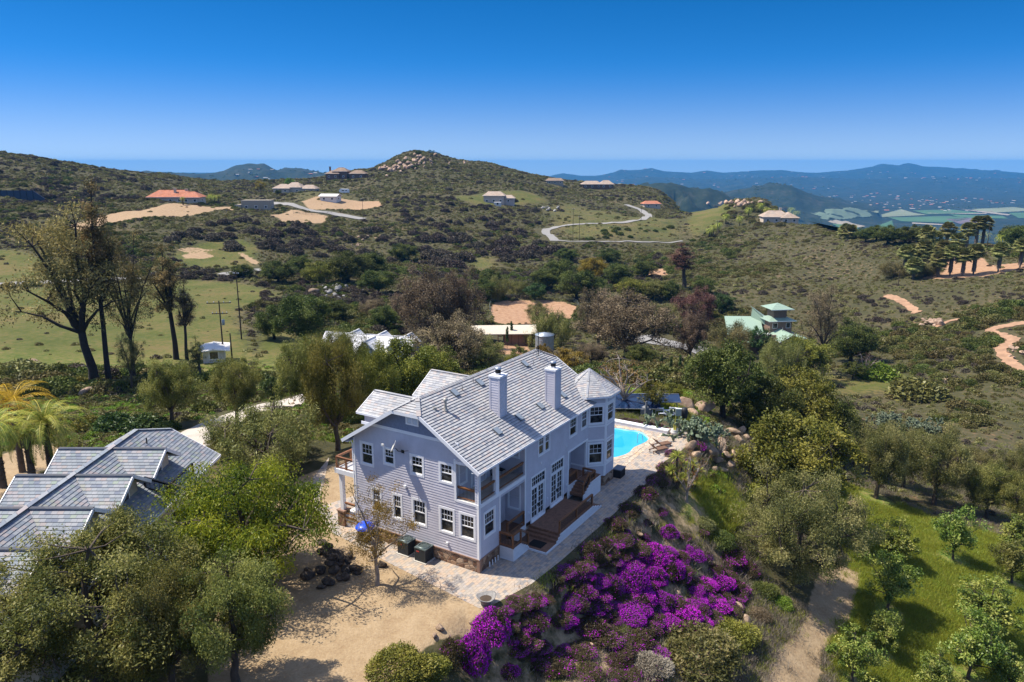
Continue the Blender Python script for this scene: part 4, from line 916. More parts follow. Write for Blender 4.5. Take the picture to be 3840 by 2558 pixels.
# satellite dish on the gable wall and aerial on the ridge
o = empty('satellite_dish', hw(0, 6.25, 7.35), HRZ); tag(o, 'pale grey satellite dish on an arm fixed to the gable wall', 'satellite dish')
dm = simple('dish_grey', (.55, .55, .54), .5)
m = MB(); m.tube([(-.03, 0, 0), (-.35, .15, .1), (-.5, .25, .35)], .03, 6); m.tube([(-.03, -.5, .15), (-.4, .1, .12)], .015, 5); m.box((-.05, -.12, -.12), (-.01, .12, .12)); m.build('bracket', M['iron'], o)
m = MB(); m.lathe([(0, 0), (.15, .012), (.3, .05), (.42, .10), (.42, .115), (.3, .065), (0, .015)], (0, 0, 0), 26); d = m.build('dish', dm, o, (-.55, .28, .45)); d.rotation_euler = Vector((-.55, .72, .42)).to_track_quat('Z', 'Y').to_euler()
m = MB(); m.tube([(-.52, .3, .12), (-.85, .75, .30), (-.98, .95, .55)], .018, 6); m.box((-1.04, .88, .52), (-.92, 1.06, .66)); m.build('receiver_arm', dm, o)
o = empty('roof_aerial', hw(16.2, 4.85, 10.78), HRZ); tag(o, 'thin dark aerial mast with a wire dish on the house ridge', 'aerial')
m = MB(); m.tube([(0, 0, 0), (0, 0, 2.1)], .03, 6)
for s in (-1, 1): m.tube([(0, 0, .9), (s * .6, s * -.3, .0)], .012, 4)
m.build('mast', M['iron'], o)
m = MB(); m.tube([(.35 * math.cos(R(a)) - .3, -.2, .45 + .35 * math.sin(R(a))) for a in range(0, 361, 20)], .012, 4, 0, False); m.tube([(-.3, -.2, .1), (-.3, -.2, .8)], .01, 4); m.tube([(-.65, -.2, .45), (.05, -.2, .45)], .01, 4); m.build('wire_dish', M['iron'], o)
# dark wire chairs and a table on the balcony
def wire_chair(u, v, rz, label):
    o = empty('wire_chair', hw(u, v, 4.90), HRZ + rz); tag(o, label, 'chair', 'dark wire chairs on the corner balcony')
    m = MB(); m.box((-.24, -.24, .42), (.24, .24, .45)); m.build('seat', M['iron'], o)
    m = MB()
    for i in range(6): x = -.22 + i * .088; m.tube([(x, .22, .45), (x, .28, .95)], .01, 4)
    m.tube([(-.24, .22, .45), (-.24, .29, .98), (.24, .29, .98), (.24, .22, .45)], .016, 5); m.build('backrest', M['iron'], o)
    for sx in (-.22, .22):
        for sy in (-.22, .22): m = MB(); m.tube([(sx, sy, 0), (sx * .95, sy * .95, .43)], .014, 5); m.build('leg', M['iron'], o)
wire_chair(4.9, 1.4, R(0), 'dark wire chair on the corner balcony, farther from the corner'); wire_chair(3.9, 1.3, R(20), 'dark wire chair on the corner balcony, nearer the corner')
# solar panels and pool equipment behind the pool
pv = NT('solar_cells'); b = pv.n('TexBrick'); pv.l(pv.coord('Object'), b.inputs['Vector']); b.offset = 0; b.inputs['Scale'].default_value = 1; b.inputs['Brick Width'].default_value = .16; b.inputs['Row Height'].default_value = .16; b.inputs['Mortar Size'].default_value = .006
b.inputs['Color1'].default_value = (.006, .02, .06, 1); b.inputs['Color2'].default_value = (.008, .026, .075, 1); b.inputs['Mortar'].default_value = (.03, .05, .09, 1); pv.principled(b.outputs[0], .12, 0, .8)
def panel(px, py, L, D_, label):
    g_ = G(px, py); o = empty('solar_panel', tuple(g_), R(-8)); tag(o, label, 'solar panel', 'ground solar panels behind the pool')
    m = MB(); m.box((-L / 2, -D_ / 2, -.03), (L / 2, D_ / 2, .03)); q = m.build('panel', pv.m, o, (0, 0, .75)); q.rotation_euler = (R(14), 0, R(6))
    m = MB(); m.beam((-L / 2, -D_ / 2, .05), (L / 2, -D_ / 2, .05), .05, .08); m.beam((-L / 2, D_ / 2, .05), (L / 2, D_ / 2, .05), .05, .08); q2 = m.build('frame', M['steel'], o, (0, 0, .75)); q2.rotation_euler = q.rotation_euler
    for sx in (-.42, .42):
        for sy, h in ((-.4, .45), (.4, 1.0)): m = MB(); m.tube([(sx * L, sy * D_, -.2), (sx * L, sy * D_, h * .8)], .04, 6); m.build('leg', M['steel'], o)
panel(2368, 1530, 6.2, 3.2, 'large dark blue ground solar panel behind the bare tree'); panel(2475, 1518, 4.5, 1.8, 'small dark blue ground solar panel beyond the pool equipment')
g_ = G(2500, 1565); o = empty('pool_equipment', tuple(g_), R(-5)); tag(o, 'white pipes with a grey heater, filter tank and control box', 'pool equipment')
m = MB(); m.box((-2.9, -.4, 0), (-1.8, .4, .95)); m.lathe([(0, .95), (.4, .95), (.42, 1.1), (.2, 1.25), (0, 1.27)], (-2.35, 0, 0), 16); m.build('heater', simple('grey_heater', (.16, .17, .19), .5), o)
m = MB(); m.lathe([(.35, 0), (.38, .2), (.38, .9), (.25, 1.15), (0, 1.2)], (1.9, 0, 0), 18); m.build('filter_tank', bm_, o)
m = MB(); m.box((.9, -.5, .35), (1.5, -.25, 1.15)); m.tube([(1.2, -.35, 0), (1.2, -.35, .4)], .05, 6); m.build('control_box', simple('pale_green_steel', (.34, .4, .38), .5), o)
m = MB()
for pth in ([(-1.6, 0, .0), (-1.6, 0, .9), (-.4, .1, 1.0), (-.3, .1, .2)], [(-1.2, .3, .1), (-1.2, .3, .7), (.6, .2, .75), (.9, .2, .3)], [(-.9, -.2, .0), (-.9, -.2, .5), (.2, -.3, .55), (.4, -.3, .05)], [(.3, .1, .1), (.3, .1, 1.1), (1.6, 0, 1.0)], [(-.2, -.1, .3), (.8, -.1, .35)]): m.tube(pth, .09, 8)
m.build('pipework', M['trim'], o)
m = MB(); q_ = G(2420, 1568); m.tube([(0, 0, -.3), (.05, 0, 1.9)], [.16, .12], 8); tag(m.build('grey_post', simple('weathered_post', (.16, .17, .18), .8), None, tuple(q_)), 'short weathered grey post behind the low hedge by the pool', 'post')

# ------------------------------------------------------------------ roads and tracks draped over the ground
asph = simple('pale_old_asphalt', (.25, .24, .225), .95, 0, .1, .4); trail = simple('red_earth_trail', (.34, .205, .125), 1, 0, .25, .5); conc = simple('pale_concrete_drive', (.46, .41, .35), .9, 0, .14, .5, .2, 12)  # the drive is light concrete in its own colour
def road(name, px, width, mat, lift=.12, world=None, step=3.):
    p = [tuple(G(*q)[:2]) for q in px] if px else world; c = spline(p, 14, False); m = MB(); prev = None; acc = 0
    for i in range(len(c)):
        a = np.array(c[max(i - 1, 0)]); b = np.array(c[min(i + 1, len(c) - 1)]); d = b - a; d /= np.linalg.norm(d) + 1e-9; n_ = np.array([-d[1], d[0]])
        ks = np.linspace(-.5, .5, 4); q = np.array(c[i])[None] + n_[None] * ks[:, None] * width * (1 + (.45 * float(vnoise(np.array([i * .7]), np.array([.5]), 3)[0]) if name == 'path' else 0)); h = terr(q[:, 0], q[:, 1]) + lift
        row = [(float(x), float(y), float(z)) for (x, y), z in zip(q, h)]
        if prev:
            for j in range(3): m.poly([prev[j + 1], prev[j], row[j], row[j + 1]], 0, None, True)
        prev = row
    return tag(m.build(name, mat), kind='structure')
road('road', [(2080, 905), (2046, 872), (2075, 857), (2135, 845), (2206, 840), (2319, 836), (2408, 826), (2432, 812), (2408, 791), (2349, 768)], 5.2, asph, .3)
road('road', [(-150, 1074), (0, 1068), (128, 1061), (255, 1055), (420, 1048), (520, 1044)], 4.5, asph, .2)
road('road', [(830, 1032), (880, 1022), (925, 1018), (985, 1012)], 4, asph, .25)
road('road', [(1000, 760), (1050, 766), (1127, 780), (1206, 796), (1290, 810), (1362, 823)], 7, asph, .4)
road('road', [(2090, 902), (2200, 907), (2320, 908), (2440, 909), (2560, 905)], 1.8, asph, .3)
road('driveway', None, 5.5, conc, .05, [tuple(G(*q)[:2]) for q in ((560, 1760), (640, 1695), (815, 1594), (979, 1536), (1109, 1503), (1200, 1478))])
road('path', [(3320, 1109), (3373, 1126), (3412, 1152), (3440, 1174)], 2.6, trail, .15)
road('path', [(3860, 1208), (3780, 1222), (3713, 1240), (3765, 1260), (3798, 1276), (3752, 1309), (3790, 1360), (3850, 1400)], 2.6, trail, .15)
road('path', [(3470, 1240), (3520, 1222), (3560, 1205), (3640, 1190)], 1.6, trail, .15)
road('yard', [(2380, 1262), (2460, 1282), (2560, 1300), (2640, 1318), (2700, 1350)], 11, asph, .2)
def patch(name, px, mat, lift=2.5, n=60):
    poly = wpoly(px); xs = [p[0] for p in poly]; ys = [p[1] for p in poly]; gx = np.linspace(min(xs), max(xs), n); gy = np.linspace(min(ys), max(ys), n); X, Y = np.meshgrid(gx, gy); Z = terr(X, Y) + lift
    C_ = polydist((X[:-1, :-1] + X[1:, 1:]) / 2, (Y[:-1, :-1] + Y[1:, 1:]) / 2, poly) < 0; m = MB()
    for i, j in zip(*np.nonzero(C_)): m.poly([(X[a, b], Y[a, b], Z[a, b]) for a, b in ((i, j), (i, j + 1), (i + 1, j + 1), (i + 1, j))], 0, None, True)
    return tag(m.build(name, mat), kind='structure')
fg = simple('green_crop', (.055, .12, .045), .9, 0, .25, .004); fp = simple('pale_field', (.17, .19, .105), .9, 0, .2, .004); fb_ = simple('ploughed_field', (.13, .095, .10), .9, 0, .2, .004); ft = simple('bare_field', (.27, .23, .17), .9, 0, .1, .004); fgg = simple('grey_green_field', (.10, .14, .09), .9, 0, .2, .004)
for px, mt in (([(3420, 791), (3560, 787), (3680, 800), (3480, 806)], fg), ([(3270, 797), (3380, 786), (3425, 800), (3480, 808), (3330, 815)], fp), ([(3330, 817), (3560, 812), (3640, 822), (3560, 838), (3380, 832)], fg), ([(3130, 842), (3190, 845), (3235, 862), (3150, 872)], fg), ([(3290, 842), (3345, 828), (3352, 858), (3300, 863)], fg),
               ([(3545, 823), (3640, 819), (3700, 834), (3600, 842)], fb_), ([(3105, 833), (3170, 830), (3245, 851), (3225, 855)], ft), ([(3560, 806), (3760, 811), (3780, 822), (3600, 818)], fg), ([(3040, 800), (3250, 790), (3270, 812), (3100, 826)], fgg), ([(3640, 786), (3800, 778), (3900, 790), (3720, 800)], fp), ([(3780, 800), (4000, 795), (4000, 815), (3820, 820)], fg), ([(3480, 800), (3700, 801), (3700, 804), (3480, 803)], ft), ([(3600, 785), (3700, 795), (3790, 806), (3780, 810), (3690, 799)], ft), ([(3420, 836), (3560, 844), (3560, 848), (3420, 841)], ft)):
    patch('field', px, mt)

# ------------------------------------------------------------------ neighbouring buildings
def stucco(name, c): return simple(name, c, .85, 0, .08, 2, .15, 30)
def wallbox(par, x0, y0, x1, y1, h, mat, z0=-1.5):
    m = MB(); m.box((x0, y0, z0), (x1, y1, h)); return m.build('wall', mat, par)
def gable(par, x0, y0, x1, y1, ze, zr, mat, along='x', over=.5, wall=None, hip=0., step=None, name='roof', e=.5, w_=.6, clip=0):
    """pitched roof over a rectangle, ridge along x or y; hip = run of the hipped ends"""
    m = MB(); x0 -= over; x1 += over; y0 -= over; y1 += over
    if along == 'x':
        o, a, b, L, Wd_ = Vector((x0, y0, ze)), Vector((1, 0, 0)), Vector((0, 1, 0)), x1 - x0, y1 - y0
    else:
        o, a, b, L, Wd_ = Vector((x1, y0, ze)), Vector((0, 1, 0)), Vector((-1, 0, 0)), y1 - y0, x1 - x0
    r = zr - ze; ln = math.hypot(Wd_ / 2, r); up = Vector((0, 0, 1))
    bd = lambda t: (hip * t / ln, L - hip * t / ln)
    courses(m, o, a, b * (Wd_ / 2) + up * r, ln, bd, e, .03, w_); courses(m, o + a * L + b * Wd_, -a, -b * (Wd_ / 2) + up * r, ln, bd, e, .03, w_, 0, 50)
    if hip:
        l2 = math.hypot(hip, r); b2 = lambda t: (Wd_ / 2 * t / l2, Wd_ - Wd_ / 2 * t / l2)
        courses(m, o + b * Wd_, -b, a * hip + up * r, l2, b2, e, .03, w_, 0, 90); courses(m, o + a * L, b, -a * hip + up * r, l2, b2, e, .03, w_, 0, 130)
    m.beam(o + a * hip + b * (Wd_ / 2) + up * (r + .03), o + a * (L - hip) + b * (Wd_ / 2) + up * (r + .03), .35, .06)
    # fascia and, under the ends, gable triangles
    for p, q in ((o, o + a * L), (o + b * Wd_, o + a * L + b * Wd_)): m.beam(p - up * .08, q - up * .08, .06, .18, 1)
    if not hip:
        for s in (0, L):
            for p, q in ((o, o + b * (Wd_ / 2) + up * r), (o + b * Wd_, o + b * (Wd_ / 2) + up * r)): m.beam(p + a * s - up * .09, q + a * s - up * .09, .06, .2, 1)
        if wall:
            for s in (over, L - over):
                c = o + a * s; k_ = over * r / (Wd_ / 2); m.poly([c + b * over + up * (k_ - .1), c + b * (Wd_ - over) + up * (k_ - .1), c + b * (Wd_ / 2) + up * (r - .1)], 2)
    return m.build(name, [mat, M['trim'], wall or M['trim']], par)
def pane_window(par, fr, a0, b0, a1, b1, name='window', mat=None, fw=.09):
    m = MB(); fr.box(m, (a0, b0, .0), (a0 + fw, b1, .05)); fr.box(m, (a1 - fw, b0, 0), (a1, b1, .05)); fr.box(m, (a0 + fw, b0, 0), (a1 - fw, b0 + fw, .05)); fr.box(m, (a0 + fw, b1 - fw, 0), (a1 - fw, b1, .05))
    o = m.build(name, mat or M['trim'], par); p = MB(); p.poly([fr.p(a0 + fw, b0 + fw, .02), fr.p(a1 - fw, b0 + fw, .02), fr.p(a1 - fw, b1 - fw, .02), fr.p(a0 + fw, b1 - fw, .02)]); p.build('pane', M['glass'], o); return o

# garage house on the left, roofed in blue-grey slate
def garage_house():
    o = empty('garage_house', (-28.4, 44.5, 0), 0); tag(o, 'house with blue grey slate roof and a row of cross gables, half hidden by trees', 'house')
    cream = stucco('cream_stucco', (.50, .45, .37))
    wallbox(o, -4.4, -11, 4.4, 11.2, 4.15, cream, -.3)
    m = MB(); r = 3.0; ln = math.hypot(5.1, r); y0, y1 = -12.0, 12.2; bd = lambda t: (y0, y1 - max(0, (t / ln - .72)) * 9.5)
    courses(m, (5.1, 0, 4.0), (0, 1, 0), (-5.1, 0, r), ln, bd, .26, .035, .36); courses(m, (-5.1, 0, 4.0), (0, -1, 0), (5.1, 0, r), ln, lambda t: (-bd(t)[1], -y0), .26, .035, .36, 0, 60)
    m.beam((0, y0, 7.04), (0, 9.6, 7.04), .34, .07); m.poly([(1.43, 12.2, 6.16), (-1.43, 12.2, 6.16), (0, 9.55, 7.0)]); m.beam((1.43, 12.2, 6.2), (0, 9.55, 7.05), .3, .05)
    m.build('roof', M['slate'], o)
    m = MB(); m.beam((5.12, y0, 3.93), (5.12, y1, 3.93), .08, .2); m.beam((-5.12, y0, 3.93), (-5.12, y1, 3.93), .08, .2)
    for a in (0, 1): m.beam((5.1 - 10.2 * a, y1, 3.9), (1.43 - 2.86 * a, y1, 6.08), .06, .22)
    m.poly([(4.4, 11.2, 4), (-4.4, 11.2, 4), (-1.4, 11.2, 6.0), (1.4, 11.2, 6.0)]); m.build('trim', M['trim'], o)
    for yc in (5.9, 1.15, -3.65, -8.45):
        m = MB(); ln2 = math.hypot(2.15, 1.28)
        courses(m, (0, yc - 2.15, 5.68), (1, 0, 0), (0, 2.15, 1.28), ln2, lambda t: (-3.7, 3.9), .26, .035, .36, 0, 10); courses(m, (0, yc + 2.15, 5.68), (-1, 0, 0), (0, -2.15, 1.28), ln2, lambda t: (-3.9, 3.7), .26, .035, .36, 0, 30)
        m.beam((-3.7, yc, 6.99), (3.9, yc, 6.99), .3, .06)
        m.build('dormer_roof', M['slate'], o)
        w = MB()
        for sx, xe in ((1, 3.9), (-1, -3.7)):
            xi = xe - sx * .75
            for sy in (-1, 1): w.beam((xe, yc + sy * 2.17, 5.62), (xe, yc, 6.9), .06, .22, 1)
            w.poly([(xi, yc - sx * 1.7, 4.2), (xi, yc + sx * 1.7, 4.2), (xi, yc + sx * 1.7, 5.9), (xi, yc, 6.85), (xi, yc - sx * 1.7, 5.9)])
            for sy in (-1, 1): w.poly([(xi, yc + sy * 1.7, 4.2), (0, yc + sy * 1.7, 4.2), (0, yc + sy * 1.7, 5.9), (xi, yc + sy * 1.7, 5.9)][::-sx * sy])
            for sy in (-1, 1): w.beam((xe, yc + sy * 2.15, 5.62), (0, yc + sy * 2.15, 5.62), .06, .14, 1)
        w.build('dormer_wall', [cream, M['trim']], o)
        fr = Fr((3.15, 0, 0), (0, 1, 0)); pane_window(o, fr, yc - .55, 4.75, yc + .55, 6.15)
    for q, p in (((4.95, 3.2, 4.35), (4.95, 7.4, 4.35)), ((3.3, 3.6, 4.9), (4.95, 3.6, 4.4))):
        railing(o, q, p, .9, (0, 1), wood=M['iron'], gap=.3)
    m = MB(); m.tube([(2.6, .2, 6.0), (2.6, .2, 6.35)], .12, 8); m.build('vent_pipe', M['iron'], o)
    m = MB(); m.tube([(1.2, 8.6, 6.3), (1.2, 8.6, 6.75)], .05, 8); m.build('vent_pipe', M['iron'], o)
    for y in (-9, -5, 5, 9): fr = Fr((4.4, 0, 0), (0, 1, 0)); pane_window(o, fr, y - .7, 1.1, y + .7, 2.7)
    for y in (-1.5, 1.8): m = MB(); m.box((4.4, y - 1.3, 0), (4.44, y + 1.3, 2.4)); m.build('garage_door', M['trim'], o)
garage_house()

# house with green metal roofs
def green_house():
    b = P(2912, 1318, 205); z = hz(b[0], b[1]); o = empty('green_roof_house', (b[0], b[1], z), R(8)); o.scale = (.9, .9, .9); tag(o, 'brown stucco house with pale green metal roofs and a square lookout tower', 'house')
    k = NT('green_metal_roof'); c = k.coord('Object'); w = k.n('TexWave', wave_type='BANDS', bands_direction='X'); w.inputs['Scale'].default_value = .8; k.l(c, w.inputs['Vector'])
    k.principled(k.ramp(w.outputs['Fac'], [(0, (.24, .345, .265)), (.9, (.30, .40, .32)), (1, (.21, .29, .23))]), .5, 0, .4); gm = k.m
    br = stucco('brown_stucco', (.23, .155, .115)); tan = stucco('tan_parapet', (.34, .22, .165))
    wallbox(o, -3.5, -6, 7, 3, 4.6, br, -3); wallbox(o, -11, -2, -3, 9, 5.0, br, -3)
    gable(o, -2.5, -7, 4.5, 2.5, 4.9, 6.9, gm, 'y', .8, br, 0, None, 'roof', 1, 1.5)
    gable(o, 3.5, -5, 8.5, 4, 4.2, 5.4, gm, 'y', .7, br, 0, None, 'roof', 1, 1.5)
    m = MB(); m.box((-2, 1.5, 4), (5.2, 8, 9.6)); m.build('tower_wall', br, o)
    gable(o, -2, 1.5, 5.2, 8, 9.4, 10.6, gm, 'x', 1.0, br, 3.2, None, 'roof', 1, 1.5)
    m = MB(); m.box((-.5, 2.8, 10), (3.8, 7, 13.0)); m.build('tower_wall', br, o)
    gable(o, -.5, 2.8, 3.8, 7, 12.9, 14.4, gm, 'x', 1.6, br, 3.6, None, 'roof', 1, 1.5)
    m = MB(); m.poly([(-15, 3, 5.0), (-5, -1, 5.2), (-1.8, 9, 9.4), (-12, 13, 9.0)]); m.poly([(-15, 3, 4.8), (-12, 13, 8.8), (-1.8, 9, 9.2), (-5, -1, 5.0)]); m.poly([(-4.4, 9.5, 12.2), (-1, 3.5, 8.2), (1.0, 9, 8.8), (-3, 14, 12.0)]); m.poly([(-4.4, 9.5, 12.0), (-3, 14, 11.8), (1, 9, 8.6), (-1, 3.5, 8.0)])
    m.poly([(-4.4, 9.5, 12.0), (-1, 3.5, 8.0), (-1.2, 3.6, 7.0), (-4.6, 9.6, 9.0)]); m.poly([(-14.5, -1, 3.8), (-7.5, -4, 4.0), (-5, -1.2, 5.0), (-14.9, 2.9, 4.9)]); m.build('shed_roof', gm, o)
    m = MB(); m.box((-9.5, -4.5, 4.7), (-2.8, -4.0, 6.3)); m.box((-9.5, -4.0, 5.6), (-2.8, 1.0, 5.75), 1); m.box((-9.5, -4, 5.75), (-9.2, 1, 6.2)); m.build('roof_terrace', [tan, M['trim']], o)
    fr = Fr((0, 1.5, 0), (1, 0, 0)); pane_window(o, fr, -1.2, 7.0, .4, 8.7); pane_window(o, fr, 3.2, 7.0, 4.6, 8.7)
    fr = Fr((0, -6, 0), (1, 0, 0)); pane_window(o, fr, 2.6, .2, 4.2, 3.6); pane_window(o, fr, 5.4, .2, 6.7, 3.2); pane_window(o, fr, -1.8, 1.8, -.4, 2.6)
    m = MB(); m.box((-7.5, -2.03, -.5), (-5.2, -2.0, 3.0)); m.build('door', M['glass'], o)
    m = MB(); m.tube([(0.6, -1.5, 6.0), (.6, -1.5, 7.9)], .09, 8); m.build('flue', M['steel'], o)
green_house()

def white_roof_house():
    b = G(1392, 1372); z = b[2]; o = empty('house', (b[0], b[1], z), R(-16)); o.scale = (.8, .8, .8); tag(o, 'house with a white corrugated roof and cross gables among the trees', 'house')
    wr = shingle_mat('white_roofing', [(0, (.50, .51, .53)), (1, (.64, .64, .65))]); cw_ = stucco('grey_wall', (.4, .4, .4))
    wallbox(o, -10.5, -4, 10.5, 4, 4, cw_, -3); gable(o, -10.5, -4, 10.5, 4, 3.9, 7.4, wr, 'x', .7, cw_, 0, None, 'roof', .7, .8)
    for x in (-5.5, 1.5, 8): gable(o, x - 1.9, -5.2, x + 1.9, 5.2, 5.3, 7.2, wr, 'y', .3, cw_, 0, None, 'dormer_roof', .7, .8)
    fr = Fr((0, -4, 0), (1, 0, 0))
    for x in (-8, -3, 3, 8): pane_window(o, fr, x - .6, 1, x + .6, 2.4)
white_roof_house()
def barn():
    b = G(1905, 1292); o = empty('barn', tuple(b), R(3)); tag(o, 'long low brown barn with a cream roof beside the riding arena', 'barn')
    bw = simple('brown_barn_board', (.20, .115, .075), .9, 0, .2, 3, .3, 12); cr = simple('cream_metal_roof', (.56, .50, .40), .5)
    m = MB(); m.box((-1, 0, -1), (6.2, 5, 3.0)); m.build('wall', bw, o)
    for i in range(4): m = MB(); m.box((-.8 + i * 1.78, -.04, -.2), (.7 + i * 1.78, 0, 2.5)); m.build('door', simple('tan_stall_door', (.27, .17, .115), .9, 0, .2, 4), o)
    m = MB(); m.poly([(-9, -1.6, 3.0), (7.2, -1.6, 3.0), (7.2, 3, 4.3), (-9, 3, 4.3)]); m.poly([(-9, 3, 4.3), (7.2, 3, 4.3), (7.2, 6, 3.3), (-9, 6, 3.3)]); m.poly([(-9, -1.6, 2.85), (-9, 6, 3.1), (7.2, 6, 3.1), (7.2, -1.6, 2.85)]); m.beam((-9, -1.62, 2.93), (7.2, -1.62, 2.93), .06, .2); m.build('roof', cr, o)
    for x in (-8.5, -5.5, -2.5, 6.8): m = MB(); m.box((x - .1, -1.4, -.5), (x + .1, -1.2, 2.9)); m.build('post', bw, o)
barn()
b = G(2042, 1315); o = empty('water_tank', tuple(b)); tag(o, 'round galvanised steel water tank behind the main house', 'water tank')
m = MB(); o.scale = (.86, .86, .9); m.lathe([(2.55, -1), (2.55, 4.3)], (0, 0, 0), 40)
for z in (.7, 1.9, 3.1): m.lathe([(2.56, z), (2.60, z + .05), (2.56, z + .1)], (0, 0, 0), 40)
tm = simple('galvanised_sheet', (.33, .38, .43), .4, .5, .15, 1.5); m.build('shell', tm, o)
m = MB(); m.lathe([(2.68, 4.28), (2.68, 4.38), (0, 5.0)], (0, 0, 0), 40); m.build('roof', tm, o)
m = MB(); m.box((-2.2, -2.75, .6), (-1.5, -2.4, 1.9)); m.build('pump_box', bm_, o)

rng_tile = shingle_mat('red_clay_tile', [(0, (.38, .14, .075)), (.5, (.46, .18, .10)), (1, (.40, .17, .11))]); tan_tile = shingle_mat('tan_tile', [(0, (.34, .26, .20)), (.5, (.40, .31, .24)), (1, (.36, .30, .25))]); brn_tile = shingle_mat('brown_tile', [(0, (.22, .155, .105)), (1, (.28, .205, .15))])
cream = stucco('cream_wall', (.55, .46, .36)); pink = stucco('pale_pink_wall', (.50, .41, .35)); brw = stucco('dark_brown_wall', (.17, .11, .08)); wht = stucco('white_wall', (.62, .60, .56)); beige = stucco('beige_wall', (.36, .31, .24))
def far_house(px, py, rz, label, parts, name='house', chim=(), cat='house'):
    """parts: (x0, y0, x1, y1, eave, ridge, axis, hip, roof material, wall material)"""
    g_ = G(px, py); o = empty(name, tuple(g_), R(rz)); tag(o, label, cat)
    for x0, y0, x1, y1, ze, zr_, ax, hip, rm, wm in parts:
        wallbox(o, x0, y0, x1, y1, ze, wm, -3)
        if zr_ > ze: gable(o, x0, y0, x1, y1, ze, zr_, rm, ax, .9, wm, hip, None, 'roof', 1.2, 1.5)
        fr = Fr((0, y0, 0), (1, 0, 0)); n_ = max(1, int((x1 - x0) / 5))
        for i in range(n_):
            xc = x0 + (x1 - x0) * (i + .5) / n_; pane_window(o, fr, xc - .9, .7, xc + .9, 2.4, fw=.2)
        fr2 = Fr((x1, 0, 0), (0, 1, 0)); pane_window(o, fr2, (y0 + y1) / 2 - .9, .8, (y0 + y1) / 2 + .9, 2.4, fw=.2)
    for x, y, z in chim: m = MB(); m.box((x - .7, y - .5, 0), (x + .7, y + .5, z)); m.box((x - .85, y - .65, z), (x + .85, y + .65, z + .25)); m.build('chimney', wm, o)
    return o
far_house(665, 760, 6, 'wide single storey house with a red clay tile roof and two chimneys', [(-15, -6, 11, 7, 3.6, 7.6, 'x', 6, rng_tile, cream), (5, -7.5, 15, 6, 3.4, 6.6, 'x', 5, rng_tile, cream)], chim=((0, -2, 8.4), (6, 0, 8)))
far_house(1300, 668, -4, 'dark brown two storey house on the ridge left of the rocky hilltop', [(-11, -6, 2, 6, 6, 9.5, 'x', 5, brn_tile, brw), (-17, -8, -5, 5, 4, 7, 'x', 5, brn_tile, brw), (4, -5, 18, 6, 4, 7.2, 'x', 5, brn_tile, brw)], chim=((-15, 0, 10),))
far_house(1095, 722, -5, 'tan tiled house in two wings below the brown ridge house', [(-13, -6, 0, 6, 3.4, 6.8, 'x', 5, tan_tile, cream), (-4, -4, 9, 7, 4.2, 8.2, 'x', 5, tan_tile, cream), (9, -4, 21, 5, 3.2, 6.2, 'x', 4, tan_tile, cream)])
far_house(1240, 753, -12, 'small white metal shed with a gable roof on bare graded dirt', [(-6, -4, 6, 4, 3.2, 4.8, 'x', 0, wht, wht)], 'metal_shed', cat='shed')
far_house(968, 784, 2, 'flat roofed beige block building with dark openings beside the upper road', [(-9, -4, 9, 4, 5.6, 5.6, 'x', 0, beige, beige), (-13, -5, -9, 2, 3, 3, 'x', 0, beige, beige)], 'block_building', cat='building')
far_house(1862, 760, -4, 'pale house with light grey roof alone on the open middle hillside', [(-9, -6, 6, 6, 5.2, 8.2, 'x', 4, tan_tile, pink), (5, -4, 13, 5, 3.4, 5.6, 'x', 3, tan_tile, pink)])
far_house(1866, 772, 0, 'tiny white hut just below the pale hillside house', [(-2.6, -2, 2.6, 2, 2.6, 2.6, 'x', 0, wht, wht)], 'hut', cat='hut')
far_house(2235, 704, 3, 'low tan roofed house on the right shoulder of the big hill', [(-14, -5, 5, 6, 3.4, 6.6, 'x', 5, tan_tile, brw), (3, -6, 16, 5, 3.4, 7.2, 'x', 5, tan_tile, brw)])
far_house(2080, 690, 0, 'small grey house peeking over the big hill skyline', [(-8, -4, 8, 4, 3.2, 5.6, 'x', 3, brn_tile, beige)])
far_house(2440, 778, 10, 'small house with orange tile roof beside the winding valley road', [(-7, -4, 7, 4, 3.2, 5.6, 'x', 3, rng_tile, cream)])
far_house(2915, 833, -6, 'tan tiled house on the knoll surrounded by palms', [(-10, -6, 6, 6, 3.6, 7.4, 'x', 5, tan_tile, cream), (1, -7.5, 11, 4, 3.2, 6.4, 'y', 4, tan_tile, cream)], chim=((2, 3, 8.6),))
far_house(3785, 862, 0, 'tiny tan house above the palms at the right edge', [(-4.5, -4, 4.5, 4, 3.4, 5.2, 'x', 3, tan_tile, cream)])
o = far_house(806, 1352, 20, 'white flat topped shed beside the power pole in the meadow', [(-1.9, -2.4, 1.9, 2.4, 2.5, 2.9, 'y', 0, wht, wht)], 'garden_shed', cat='shed')
